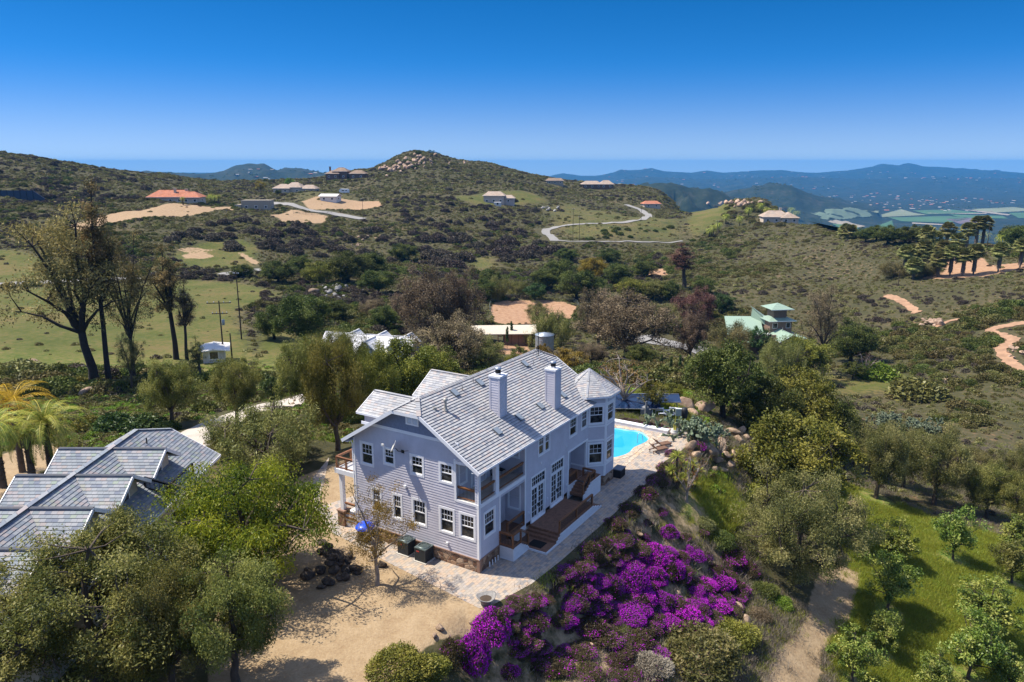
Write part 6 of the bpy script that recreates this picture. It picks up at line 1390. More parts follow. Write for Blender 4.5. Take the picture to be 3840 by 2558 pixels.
# olives and small trees beyond the drive
Tt('olive', 0, 'olive', 397, 978, 815, 140, 'round grey green olive tree at the left of the drive', 'olive_tree')
Tt('olive', 1, 'olive', 546, 975, 818, 125, 'round grey green olive tree beside the bend of the drive', 'olive_tree')
Tt('small', 0, 'darkgreen', 632, 942, 860, 66, 'small dark glossy citrus tree by the drive', 'citrus_tree')
Tt('olive', 2, 'oakolive', 776, 1036, 770, 165, 'tall olive green tree with a visible trunk left of the house', 'olive_tree')
Tt('olive', 1, 'olive', 715, 960, 770, 150, 'olive tree behind the trunked one left of the house', 'olive_tree')
Tt('olive', 0, 'oakolive', 845, 975, 780, 150, 'olive green tree behind the small gabled wing roof', 'olive_tree')
Tt('oak', 1, 'oakolive', 925, 945, 775, 170, 'yellowish oak just left of the house ridge', 'oak_tree')
Tt('olive', 2, 'olive', 790, 900, 752, 110, 'grey olive tree in front of the white roofed house', 'olive_tree')
Tt('oak', 2, 'oakolive', 1000, 905, 790, 120, 'yellow green oak behind the house ridge', 'oak_tree')
Tt('oak', 0, 'gold', 870, 930, 830, 90, 'golden tinted oak between the olives left of the house', 'oak_tree')
Tt('pepper', 0, 'pepper', 615, 1075, 925, 270, 'silvery green pepper tree behind the bright locust', 'pepper_tree')
Tt('pepper', 1, 'olive', 520, 1050, 958, 90, 'low grey green pepper tree at the edge of the drive', 'pepper_tree')
# big foreground trees
Tt('locust', 0, 'locust', 575, 1330, 1012, 425, 'large bright green feathery tree between the garage house and the gable wall', 'locust_tree', rz=.4)
Tt('olive', 3, 'olive', 215, 1570, 1215, 520, 'huge olive tree filling the bottom left corner', 'olive_tree', rz=.3)
Tt('olive', 2, 'olive', 545, 1572, 1290, 270, 'olive tree at the bottom edge over the sandy lot', 'olive_tree')
Tt('olive', 1, 'olive', 300, 1460, 1160, 110, 'thin upper olive shoot in front of the dormer gables', 'olive_tree')
Tt('olive', 0, 'olive', 30, 1600, 1330, 260, 'olive tree cut by the left edge at the bottom', 'olive_tree')
Tt('olive', 1, 'olive', 400, 1590, 1300, 220, 'olive tree between the two big bottom olives', 'olive_tree')
Tt('sparse', 0, 'yellow', 866, 1345, 1092, 185, 'sparse young tree with yellow leaves in front of the gable wall', 'young_tree', bmat=paleb, rz=1.2)
# middle distance behind the house
for a in [('oak', 0, 'oak', 700, 795, 675, 125, 'dark oak left of the white roofed house', 'oak_tree'), ('oak', 1, 'oak', 630, 780, 700, 90, 'smaller dark oak at the meadow edge', 'oak_tree'),
          ('euc', 3, 'brown', 985, 795, 598, 150, 'tall brownish eucalyptus behind the white roofed house', 'eucalyptus_tree'), ('euc', 4, 'brown', 1060, 790, 605, 110, 'brownish eucalyptus right of the taller brown one', 'eucalyptus_tree'),
          ('euc', 4, 'brown', 1035, 868, 712, 190, 'broad dark brown tree behind the house ridge', 'eucalyptus_tree'), ('euc', 3, 'olivegrey', 1120, 870, 770, 100, 'grey leafed tree just left of the water tank', 'eucalyptus_tree'), ('euc', 4, 'brown', 935, 750, 650, 80, 'small brown tree left of the tall brown eucalyptus', 'eucalyptus_tree'),
          ('pepper', 0, 'pepper', 1270, 800, 703, 105, 'pale green pepper tree right of the barn', 'pepper_tree'), ('pepper', 1, 'pepper', 1145, 690, 630, 75, 'pale green pepper tree left of the arena fence', 'pepper_tree'), ('pepper', 0, 'pepper', 1195, 680, 640, 50, 'small pepper tree touching the arena fence', 'pepper_tree'),
          ('euc', 3, 'brown', 1440, 825, 660, 215, 'broad brown eucalyptus right of the arena', 'eucalyptus_tree'), ('euc', 4, 'brown', 1375, 800, 652, 100, 'brown eucalyptus overlapping the arena edge', 'eucalyptus_tree'),
          ('euc', 3, 'russet', 1598, 760, 655, 105, 'purplish brown tree, upper of two, left of the green roofs', 'eucalyptus_tree'), ('euc', 4, 'brown', 1585, 835, 700, 85, 'grey brown tree in front of the purplish one', 'eucalyptus_tree'), ('pepper', 1, 'olivegrey', 1680, 815, 735, 110, 'pale grey green tree left of the green roofed house', 'pepper_tree'),
          ('euc', 2, 'russet', 1573, 662, 556, 78, 'tall brown eucalyptus standing above the scrub left of the knoll', 'eucalyptus_tree'), ('euc', 0, 'brown', 1892, 862, 650, 125, 'tall brown eucalyptus with a white trunk right of the green roofed house', 'eucalyptus_tree'),
          ('oak', 2, 'oak', 1955, 835, 735, 110, 'dark oak right of the white trunked eucalyptus', 'oak_tree'), ('oak', 0, 'oakolive', 1840, 870, 775, 130, 'light green rounded tree below the green roofed house', 'oak_tree'), ('pepper', 1, 'pepper', 1785, 870, 770, 110, 'soft pale green tree below the green roofs', 'pepper_tree'),
          ('small', 0, 'darkgreen', 1740, 815, 750, 60, 'small yellow green tree against the green roofed house wall', 'small_tree'), ('small', 0, 'oak', 1960, 872, 830, 55, 'small dark round tree on the grass right of the white trunk', 'small_tree'), ('bare', 0, 'russet', 1985, 868, 805, 70, 'leafless greyish tree on the grass right of the green house', 'bare_tree'),
          ('oak', 0, 'oak', 1660, 958, 788, 175, 'dark oak with a leaning trunk beyond the pool', 'oak_tree'), ('oak', 1, 'oak', 1715, 930, 830, 120, 'dark oak behind the leaning trunk oak', 'oak_tree'),
          ('oak', 2, 'oakolive', 1840, 1005, 840, 170, 'dark green oak on the slope, middle of the oak row', 'oak_tree'), ('oak', 1, 'oak', 1760, 1010, 865, 150, 'dark oak nearest the prickly pear', 'oak_tree'), ('oak', 0, 'oakolive', 1825, 1165, 950, 260, 'large olive green oak right of the boulder wall', 'oak_tree'), ('oak', 2, 'oak', 1920, 1060, 910, 120, 'dark oak on the right shoulder of the oak row', 'oak_tree'),
          ('olive', 3, 'olivegrey', 1830, 1345, 1072, 290, 'broad grey olive tree above the dirt track', 'olive_tree'), ('olive', 2, 'olivegrey', 2013, 1146, 965, 135, 'grey green olive tree on the lawn slope, nearer the oaks', 'olive_tree'), ('olive', 0, 'olivegrey', 2146, 1160, 975, 165, 'grey green olive tree on the lawn slope, farther right', 'olive_tree'),
          ('olive', 1, 'olivegrey', 2075, 1120, 985, 110, 'grey olive tree between the two lawn olives', 'olive_tree'), ('olive', 2, 'olive', 2265, 1190, 1065, 130, 'olive tree at the right edge above the lawn', 'olive_tree'), ('olive', 0, 'olivegrey', 2330, 1150, 1020, 120, 'grey olive cut by the right edge', 'olive_tree'), ('olive', 1, 'olive', 2345, 1215, 1090, 110, 'lower olive cut by the right edge', 'olive_tree'), ('olive', 1, 'olivegrey', 2235, 1120, 1030, 110, 'small grey olive behind the right lawn olives', 'olive_tree'),
          ('avocado', 0, 'avocado', 2190, 1286, 1163, 100, 'young orchard tree alone in the middle of the lawn slope', 'orchard_tree'), ('avocado', 1, 'avocado', 2050, 1300, 1188, 105, 'golden topped orchard tree at the lawn edge, upper', 'orchard_tree'), ('avocado', 0, 'avocado', 2040, 1402, 1270, 115, 'orchard tree at the lawn edge, below the golden topped one', 'orchard_tree'),
          ('avocado', 1, 'avocado', 2255, 1470, 1325, 150, 'orchard tree low on the right with a wide crown', 'orchard_tree'), ('avocado', 0, 'avocado', 2225, 1560, 1405, 140, 'orchard tree at the bottom right edge', 'orchard_tree'), ('avocado', 1, 'avocado', 1960, 1572, 1430, 120, 'orchard tree beside the dirt track at the bottom', 'orchard_tree'), ('avocado', 0, 'avocado', 2030, 1505, 1400, 85, 'small orchard tree between the dirt track and the lawn', 'orchard_tree'),
          ('avocado', 1, 'avocado', 2335, 1275, 1175, 100, 'orchard tree with yellowish leaves at the right edge', 'orchard_tree'), ('avocado', 0, 'olive', 2325, 1340, 1235, 100, 'darker orchard tree at the right edge', 'orchard_tree'), ('avocado', 1, 'avocado', 2320, 1600, 1480, 110, 'orchard tree in the bottom right corner', 'orchard_tree'), ('avocado', 1, 'avocado', 2150, 1600, 1490, 90, 'orchard tree cut by the bottom edge', 'orchard_tree'),
          ('small', 1, 'oakolive', 1500, 938, 868, 70, 'small green tree just beyond the solar panels', 'small_tree'), ('bare', 0, 'orange', 1578, 1152, 1030, 90, 'thin tree with rusty leaves beside the yucca', 'young_tree'), ('small', 1, 'gold', 1310, 855, 800, 85, 'yellowish bushy tree behind the turret', 'small_tree'), ('small', 0, 'gold', 1248, 845, 790, 40, 'small yellow tree in front of the water tank', 'small_tree'), ('small', 1, 'oak', 1195, 835, 795, 50, 'dark round shrub tree left of the tank', 'small_tree'), ('olive', 2, 'brown', 1360, 840, 790, 80, 'brownish tree behind the turret roof', 'small_tree')]:
    Tt(*a)
Tt('bare', 0, 'orange', 1435, 938, 815, 140, 'bare twisted pale tree behind the turret by the solar panels', 'bare_tree', bmat=paleb)
Tt('bare', 0, 'russet', 1505, 925, 880, 60, 'small leafless tree among rocks beyond the pool', 'bare_tree'); Tt('bare', 0, 'russet', 1655, 1055, 985, 60, 'small leafless grey tree among the boulders', 'bare_tree'); Tt('bare', 0, 'orange', 985, 850, 800, 30, 'tiny thin tree by the barn', 'young_tree')
for i, (x, b_, t_) in enumerate([(1541, 868, 820), (1562, 862, 818), (1575, 866, 828), (1520, 850, 815), (1176, 792, 740), (1166, 800, 752)]):
    Tt('cypress', 0, 'darkgreen', x, b_, t_, 9, ['dark narrow cypress by the yard, tallest of the trio', 'dark narrow cypress by the yard, middle of the trio', 'dark narrow cypress by the yard, right of the trio', 'dark cypress standing apart left of the trio', 'narrow cypress in front of the barn wall, right one', 'narrow cypress in front of the barn wall, left one'][i], 'cypress_tree')
for a in [('euc', 4, 'brown', 1290, 850, 800, 90, 'brownish shrubby tree left of the bare tree behind the turret', 'small_tree'), ('euc', 3, 'olivegrey', 1235, 745, 690, 60, 'grey tree between the barn and the arena', 'small_tree'), ('oak', 2, 'oak', 1475, 840, 790, 75, 'dark oak at the left end of the pale yard', 'oak_tree'), ('oak', 0, 'oak', 1350, 760, 715, 70, 'dark oak at the lower right rim of the arena', 'oak_tree'), ('pepper', 1, 'olivegrey', 1510, 760, 690, 90, 'grey green tree between the broad brown eucalyptus and the purplish one', 'pepper_tree'), ('oak', 1, 'oakolive', 1730, 900, 850, 90, 'olive oak above the prickly pear', 'oak_tree'), ('oak', 2, 'oak', 885, 760, 700, 70, 'dark oak behind the white roofed house', 'oak_tree'), ('oak', 0, 'oak', 770, 740, 690, 80, 'dark round oak below the grey rock heap', 'oak_tree'), ('euc', 4, 'brown', 860, 735, 680, 70, 'small brown tree right of the grey rock heap', 'eucalyptus_tree'), ('pepper', 0, 'oakolive', 1190, 850, 812, 70, 'olive shrub tree directly below the barn', 'small_tree'), ('oak', 1, 'oak', 1110, 690, 640, 80, 'dark oak left of the pale pepper by the arena', 'oak_tree'), ('oak', 1, 'oakolive', 1540, 920, 880, 60, 'low olive oak on the lawn beyond the pool', 'oak_tree'), ('oak', 2, 'oak', 1640, 850, 800, 80, 'dark oak between the yard and the green house', 'oak_tree'), ('oak', 0, 'oak', 690, 860, 800, 90, 'dark oak on the right rim of the meadow', 'oak_tree')]:
    Tt(*a)
# oaks between the arena and the hill, and on the valley floor
for x, b_, w_, h_, l_ in [(640, 650, 85, 52, 'oak'), (735, 655, 80, 55, 'oakolive'), (800, 650, 110, 75, 'oak'), (850, 640, 90, 60, 'oak'), (870, 675, 90, 55, 'oak'), (690, 625, 60, 40, 'oak'), (930, 600, 70, 40, 'oak'), (1255, 665, 80, 52, 'oak'), (1290, 650, 80, 55, 'oak'), (1325, 690, 95, 70, 'oak'), (1365, 640, 75, 50, 'gold'), (1375, 690, 70, 50, 'oak'), (1420, 655, 75, 50, 'oak'), (1450, 690, 80, 50, 'oakolive'), (1400, 605, 60, 35, 'oak'), (1300, 600, 55, 30, 'oak'), (1500, 690, 80, 50, 'pepper'), (1660, 720, 60, 45, 'darkgreen'), (1620, 735, 50, 40, 'oakolive'), (1230, 690, 55, 40, 'darkgreen'), (1480, 640, 60, 40, 'oak'), (1540, 690, 60, 45, 'oak'), (1620, 680, 60, 40, 'oak'), (1130, 660, 60, 40, 'oak'), (560, 640, 60, 35, 'oak')]:
    Tt('oak', prng.randrange(3), l_, x, b_, b_ - h_, w_, 'dark rounded oak on the valley floor between the arena and the big hill', 'oak_tree', group='oaks on the valley floor')
for x, b_, w_, h_ in [(1990, 556, 50, 36), (2040, 562, 65, 45), (2080, 560, 60, 40), (2015, 552, 50, 35), (2110, 556, 50, 40), (2340, 578, 80, 60), (2325, 562, 70, 45)]:
    Tt('oak', prng.randrange(3), 'oak', x, b_, b_ - h_, w_, 'dark bushy tree on the right ridge among the palms', 'oak_tree', group='dark trees on the right ridge')
Tt('pepper', 0, 'sage', 2055, 638, 600, 75, 'pale grey green willow shrub left of the front palms', 'pepper_tree'); Tt('pepper', 1, 'sage', 2125, 635, 598, 75, 'pale grey green willow shrub among the front palms', 'pepper_tree')
Tt('small', 0, 'green', 665, 432, 408, 22, 'bright green tree beside the tan tiled house', 'small_tree'); Tt('small', 1, 'gold', 600, 438, 415, 26, 'yellow green tree left of the tan tiled house', 'small_tree'); Tt('oak', 0, 'oak', 640, 448, 436, 16, 'small dark tree on the lawn below the tan tiled house', 'small_tree')
# fan palms on the right ridge, palms by the red roofed house and on the knoll
def palm(px, pyb, pyt, label, kind='fan', group=None, wd=None, leaf='palm'):
    f = 3840 / 2354; g_, h, w = dims(px * f, pyb * f, pyt * f, (wd or 20) * f, Y=290 + (px - 2050) * .06 - (560 - pyb) * -.8 if (kind == 'fan' and px > 2050 and pyb < 572) else None); o = empty('palm_tree', tuple(g_), prng.random() * 6.28); tag(o, label, 'palm tree', group)
    i = prng.randrange(2); leaf = 'fanpalm' if kind == 'fan' else leaf
    if kind == 'fan': s = h / 1.12; t = link('trunk', SKIRT[i], o, (0, 0, 0), 0, (min(s, 5.2), min(s, 5.2), s)); c = link('crown', FAN[i], o, (0, 0, s), 0, (w / 2.9,) * 3)
    else: s = h * .55; t = link('trunk', ROUGH, o, (0, 0, 0), 0, (3.2, 3.2, s)); c = link('crown', DATE, o, (0, 0, s), 0, (w / 7.2,) * 3)
    setmat(c, LM[leaf]); EXCL.append((g_[0], g_[1], 1.5)); return o
for x, b_, t_, lb in [(2099, 641, 606, 'short fan palm at the left end of the front palm row'), (2155, 637, 592, 'fan palm in the front row, second from its left end'), (2183, 635, 574, 'slim fan palm in the front row, left of the thick one'), (2212, 635, 583, 'fan palm in the front row, middle of the red clearing'), (2237, 632, 573, 'thick fan palm in the front row'), (2294, 625, 569, 'fan palm apart, right of the front row'), (2344, 616, 559, 'fan palm at the right end of the clearing')]: palm(x, b_, t_, lb, wd=31)
for x, b_, t_ in [(2079, 618, 575), (2096, 604, 575), (2110, 605, 582), (2122, 607, 564), (2133, 607, 576), (2128, 566, 530), (2197, 597, 548), (2221, 569, 524), (2245, 546, 508), (2260, 547, 507), (2178, 545, 524), (1944, 548, 530), (1954, 550, 533), (2165, 600, 566), (2145, 575, 545)]:
    palm(x, b_, t_, 'shaggy fan palm standing in the back cluster on the right ridge', group='back cluster of fan palms on the right ridge', wd=29)
for x, b_ in [(421, 471), (440, 470), (457, 472), (472, 469), (484, 467), (494, 468), (503, 466), (487, 464)]: palm(x, b_, b_ - 26, 'small date palm in the row beside the red tiled house', 'date', 'palms beside the red tiled house', 19)
for x, b_ in [(1640, 540), (1652, 535), (1630, 548), (1775, 503), (1762, 500), (1830, 508), (1818, 500), (1700, 520), (1668, 515), (1748, 490), (1720, 500)]: palm(x, b_, b_ - 32, 'leafy palm on the knoll around the tan tiled house', 'date', 'palms on the knoll', 24)
for x, b_ in [(2262, 560), (2300, 565)]: palm(x, b_, b_ - 32, 'date palm with a wide crown on the right ridge', 'date', 'date palms on the right ridge', 36)
# date palms at the left edge
def datep(px, pyb, pyc, wd, label, leaf, mesh=None):
    f = 3840 / 2354; g_, h, w = dims(px * f, pyb * f, pyc * f, wd * f); o = empty('palm_tree', tuple(g_), prng.random() * 6.28); tag(o, label, 'palm tree')
    link('trunk', ROUGH, o, (0, 0, 0), 0, (3.0, 3.0, h)); c = link('crown', mesh or DATE, o, (0, 0, h), 0, (w / 6.6,) * 3); setmat(c, LM[leaf]); return o
datep(118, 1082, 975, 190, 'large green date palm at the left above the slate roof', 'palm'); datep(52, 1085, 930, 215, 'yellow fronded palm at the left edge', 'palmyellow', COCO); datep(8, 1120, 985, 150, 'green palm cut by the left edge', 'palm'); datep(75, 1100, 1000, 120, 'green palm between the yellow palm and the large date palm', 'palm', COCO)
# hedge masses beyond the garage roof
for x, y, w, h, lf, lb in [(265, 1005, 110, 75, 'darkgreen', 'dark green bush above the slate roof ridge, left one'), (330, 1008, 115, 70, 'darkgreen', 'dark green bush above the slate roof ridge, right one'), (385, 1000, 70, 45, 'oak', 'dark bush at the drive edge'), (205, 1000, 90, 60, 'oakolive', 'olive bush behind the date palm'), (130, 915, 110, 50, 'oak', 'dark shrub below the leaning eucalyptus'), (60, 880, 120, 45, 'sage', 'grey green shrub at the meadow foot'), (170, 900, 80, 45, 'oakolive', 'olive shrub right below the meadow'), (350, 935, 80, 50, 'oak', 'dark shrub between the olives'), (470, 955, 70, 40, 'oak', 'dark low shrub between the two round olives'), (430, 860, 70, 30, 'sage', 'grey shrub under the twin stemmed eucalyptus'), (280, 870, 70, 32, 'sage', 'grey shrub among eucalyptus trunks'), (255, 1100, 40, 40, 'darkgreen', 'small dark shrub by the slate roof'), (600, 970, 50, 30, 'olivegrey', 'grey shrub under the citrus'), (660, 1000, 60, 40, 'olivegrey', 'grey shrub beside the drive')]:
    bush(x, y, w, h, lf, lb, D=True)
for x, y, w, h, lf, lb in [(800, 980, 70, 45, 'oak', 'dark bush under the olives left of the house'), (1130, 845, 70, 40, 'olivegrey', 'grey bush by the house ridge'), (1080, 850, 60, 35, 'brown', 'brown bush by the house ridge'), (1290, 870, 60, 35, 'straw', 'straw coloured bush behind the turret'), (1600, 905, 70, 35, 'darkgreen', 'dark low bush beyond the leaning oak'), (1880, 1130, 120, 70, 'oak', 'dark bush under the large olive green oak'), (1730, 1160, 90, 60, 'oakolive', 'olive bush below the boulder wall'), (1665, 1250, 50, 40, 'green', 'dark green round shrub above the magenta flowers'), (2010, 880, 110, 35, 'green', 'low bright green bush on the grass strip'), (2110, 930, 140, 35, 'chap', 'olive low bush on the right scrub slope'), (1385, 695, 0.1, .1, 'oak', '')][:10]:
    bush(x, y, w, h, lf, lb, D=True)
# prickly pears and yucca
def cactus_mesh(n, seed):
    r_ = np.random.RandomState(seed); m = MB(); ends = [(np.array([r_.normal() * .9, r_.normal() * .6, 0]), np.array([r_.normal() * .3, r_.normal() * .3, 1])) for _ in range(n)]
    for gen in range(5):
        nx = []
        for p, d in ends:
            d = d / np.linalg.norm(d); L = .17 * (.8 + .4 * r_.rand()); w = L * .33; s = np.cross(d, r_.normal(size=3)); s /= np.linalg.norm(s); nn = np.cross(d, s); c = p + d * L * .5
            pts = [c + d * L * .5 * math.cos(a) + s * w * math.sin(a) * (1.0 + .15 * math.cos(a)) for a in np.linspace(0, 2 * math.pi, 11)[:-1]]
            m.poly([q + nn * .025 for q in pts], 0, None, True); m.poly([q - nn * .025 for q in pts][::-1], 0, None, True)
            for i in range(10): m.poly([pts[i] - nn * .025, pts[(i + 1) % 10] - nn * .025, pts[(i + 1) % 10] + nn * .025, pts[i] + nn * .025])
            for _ in range(2 if r_.rand() < .62 else 1): nx.append((p + d * L * .95, d + r_.normal(size=3) * .6 + np.array([0, 0, .25])))
        ends = nx[:170]
    return m.mesh('prickly_pear', LM['cactus'])
CACT = [cactus_mesh(30, 1), cactus_mesh(20, 2)]
def cactus(px, pyb, h, label, i=0):
    f = 3840 / 2354; g_, hh, w = dims(px * f, pyb * f, (pyb - h) * f, 10); k_ = hh / .85; tag(link('prickly_pear', CACT[i], None, tuple(g_), prng.random() * 6, (k_,) * 3), label, 'cactus')
    me = CACT[i]
    if 'var' not in me.color_attributes:
        a = me.color_attributes.new('var', 'FLOAT_COLOR', 'POINT'); c = np.random.RandomState(3).rand(len(me.vertices), 4); a.data.foreach_set('color', c.ravel())
cactus(1590, 1006, 44, 'large grey green prickly pear beside the pool terrace'); cactus(1632, 1014, 32, 'prickly pear at the right foot of the large one', 1); cactus(1840, 925, 22, 'small pale prickly pear on the slope, below the green house', 1); cactus(2035, 975, 25, 'pale prickly pear above the lawn olives, left one'); cactus(2085, 985, 26, 'pale prickly pear above the lawn olives, middle one', 1); cactus(2130, 995, 20, 'pale prickly pear above the lawn olives, right one')
def yucca(px, pyb, h, label):
    f = 3840 / 2354; g_, hh, w = dims(px * f, pyb * f, (pyb - h) * f, 10); o = empty('yucca', tuple(g_)); tag(o, label, 'yucca'); heads = [((0, 0, hh * .75), 1.), ((.55, .2, hh * .5), .9), ((-.5, -.1, hh * .42), .85), ((.1, -.5, hh * .3), .8)]
    m = MB(); V = []; r_ = np.random.RandomState(8)
    for c, s in heads:
        m.tube([(c[0] * .3, c[1] * .3, -.3), (c[0] * .7, c[1] * .7, c[2] * .6), c], [.14, .1, .09], 7)
        for _ in range(110):
            d = r_.normal(size=3); d[2] = abs(d[2]) * .9 - .25; d /= np.linalg.norm(d); L = .85 * s * (.8 + .3 * r_.rand()); sd_ = np.cross(d, [0, 0, 1.]); sd_ /= np.linalg.norm(sd_) + 1e-6; c_ = np.array(c); V.append([c_ - sd_ * .035, c_ + d * L * .6 - sd_ * .03, c_ + d * L - np.array([0, 0, .15 * L]), c_ + d * L * .6 + sd_ * .03])
    m.build('trunk', bark, o); V = np.array(V); link('leaf_rosettes', quadmesh('leaf_rosettes', V, LM['palm'], np.random.RandomState(2).rand(len(V), 2)), o)
yucca(1553, 1118, 92, 'green yucca with several rosettes at the terrace edge'); yucca(1590, 1122, 70, 'smaller yucca behind the rusty leaved tree')
# low purple hedge along the pool terrace
for i in range(7):
    px = 2345 + i * 23; w_ = G(px, 1584 + i * 4); o = empty('flowering_shrub', tuple(w_), i * 1.3); o.scale = (.85, .6, .6); tag(o, 'low brownish shrub with a few magenta flowers in the hedge behind the pool', 'shrub', 'low hedge shrubs behind the pool'); c = link('foliage', BUSH_NEAR[i % 3], o); setmat(c, LM['iceplant']); link('blossoms', FLOW['sparse'][i % 3], o)
# flowering bank below the terrace: pixels of a 2354x968 crop at (1300, 1900), scale .68
B_ = [(800, 755, 200, 235, 'dense', 'large magenta flowered dome nearest the stone planter'), (705, 930, 165, 265, 'dense', 'tall magenta flowered shrub at the bottom of the bank'), (590, 890, 150, 200, 'sparse', 'brown shrub with a magenta top beside the green bush'), (1200, 668, 120, 105, 'dense', 'small bright magenta shrub right of the large dome'), (1250, 590, 150, 150, 'medium', 'magenta flecked shrub above the bright small one'), (1030, 690, 170, 150, 'medium', 'wide brown shrub with magenta crown right of the large dome'), (1030, 560, 140, 95, 'medium', 'low shrub with magenta rim at the terrace corner'), (905, 590, 90, 75, 'medium', 'tiny magenta shrub by the stone planter'),
      (1460, 500, 115, 160, 'medium', None), (1555, 480, 190, 190, 'dense', None), (1570, 380, 150, 130, 'medium', None), (1685, 330, 150, 150, 'dense', None), (1775, 175, 95, 95, 'dense', 'upper small magenta shrub near the green round shrub'), (1790, 410, 150, 170, 'dense', None), (1690, 420, 120, 120, 'dense', None), (1620, 560, 170, 150, 'dense', None), (1575, 645, 190, 140, 'dense', None), (1745, 570, 130, 130, 'dense', None), (1855, 680, 180, 170, 'dense', 'bright magenta shrub at the right lower front of the bank'), (1770, 690, 140, 120, 'dense', None), (1680, 690, 140, 120, 'medium', None), (1905, 300, 120, 110, 'dense', 'rounded magenta shrub with a grey top'), (1980, 310, 65, 75, 'medium', None), (2110, 330, 170, 110, 'medium', None), (2205, 390, 120, 110, 'sparse', None), (2060, 470, 140, 130, 'dense', None), (1915, 500, 110, 95, 'dense', None), (2010, 580, 170, 120, 'dense', None), (2150, 490, 120, 110, 'sparse', None), (1540, 165, 45, 55, 'medium', None), (1740, 50, 60, 55, 'medium', None), (1655, 110, 60, 50, 'sparse', None), (1640, 190, 60, 60, 'medium', None),
      (1340, 300, 130, 140, 'sparse', None), (1290, 400, 130, 120, 'sparse', None), (1405, 240, 110, 100, 'sparse', None), (1500, 130, 100, 90, 'sparse', None), (1410, 340, 90, 80, 'sparse', None), (1560, 60, 110, 90, 'sparse', None), (1150, 420, 110, 80, 'sparse', None), (1330, 720, 210, 150, 'sparse', None), (1430, 780, 190, 130, 'sparse', None), (1600, 790, 180, 120, 'sparse', None), (1690, 850, 150, 110, 'medium', None), (1000, 790, 160, 110, 'sparse', None), (1130, 930, 200, 150, 'sparse', None), (900, 950, 110, 110, 'medium', 'magenta tipped shrub in the straw at the bottom'), (1290, 840, 150, 110, 'sparse', None), (1500, 890, 170, 120, 'sparse', None), (1480, 965, 120, 80, 'sparse', None), (1690, 960, 110, 70, 'medium', None), (1560, 960, 120, 80, 'sparse', None), (1340, 960, 150, 90, 'sparse', None), (2120, 600, 120, 90, 'sparse', None), (1860, 190, 80, 60, 'sparse', None), (1960, 160, 70, 50, 'sparse', None), (1330, 440, 90, 70, 'sparse', None), (1400, 440, 80, 60, 'medium', None), (1390, 560, 110, 90, 'sparse', None), (1060, 900, 130, 100, 'sparse', None)]
_bank = [(1890, 2260), (2180, 2130), (2330, 2010), (2480, 2070), (2680, 2090), (2790, 2200), (2750, 2370), (2560, 2390), (2320, 2470), (1950, 2500), (1800, 2340)]
for _i in range(150):
    while True:
        _x = prng.uniform(1800, 2800); _y = prng.uniform(2010, 2500)
        if polydist(np.array([_x]), np.array([_y]), _bank)[0] < 0: break
    _c = math.exp(-((_x - 2430) / 260) ** 2 - ((_y - 2250) / 130) ** 2); _f = 'dense' if prng.random() < _c * .72 else ('medium' if prng.random() < .35 + .4 * _c else 'sparse'); _w = prng.uniform(60, 150)
    B_.append(((_x - 1300) / .68, (_y - 1900) / .68, _w, _w * .62, _f, None))
LB = {'dense': 'rounded shrub thickly covered with magenta flowers on the bank', 'medium': 'brown green shrub with scattered magenta flowers on the bank', 'sparse': 'brown mounded shrub with hardly any magenta flowers on the bank'}
for x, y, w, h, fl, lb in B_:
    bush(1300 + x * .68, 1900 + y * .68, w * .74, h * .66, 'iceplant', lb or LB[fl], 'flowering_shrub', 'shrub', 'flowering shrubs on the bank below the terrace', True, fl)
for x, y, w, h, fl in [(a_ + 22, b_ + 26, c_, d_, e_) for a_, b_, c_, d_, e_ in [(2500, 1690, 60, 40, 'medium'), (2545, 1720, 60, 40, 'sparse'), (2440, 1800, 90, 60, 'sparse'), (2480, 1760, 90, 70, 'sparse'), (2400, 1850, 100, 70, 'sparse'), (2590, 1665, 60, 45, 'medium'), (2340, 1905, 90, 60, 'sparse'), (2280, 1960, 90, 60, 'sparse')]]:
    bush(x, y, w, h, 'iceplant', 'dark mat of low shrub spilling over the terrace edge', 'flowering_shrub', 'shrub', 'low shrubs at the terrace edge', True, fl)
bush(1300 + 300 * .68, 1900 + 990 * .68, 230, 150, 'oakolive', 'large olive green bush at the bottom edge by the sandy lot', near=True); bush(1300 + 450 * .68, 1900 + 985 * .68, 170, 120, 'oakolive', 'smaller olive green bush between the large one and the magenta shrubs', near=True); bush(2600, 2560, 330, 230, 'olivegrey', 'broad silvery shrub with bare pale twigs at the bottom edge', near=True); bush(2750, 2440, 190, 120, 'oakolive', 'olive shrub above the dirt track', near=True); bush(2440, 2540, 150, 90, 'straw', 'dry straw coloured shrub at the bottom of the bank', near=True); bush(2860, 2250, 120, 90, 'oak', 'dark shrub under the broad grey olive', near=True); bush(2930, 2290, 90, 70, 'green', 'small green shrub by the dirt track', near=True); bush(2840, 2340, 100, 70, 'brown', 'brown shrub on the rocky bank end', near=True); bush(2690, 2060, 130, 80, 'oak', 'dark shrub between the rusty tree and the grey olive', near=True); bush(2640, 1990, 90, 50, 'sage', 'grey shrub on the grass below the yucca', near=True)

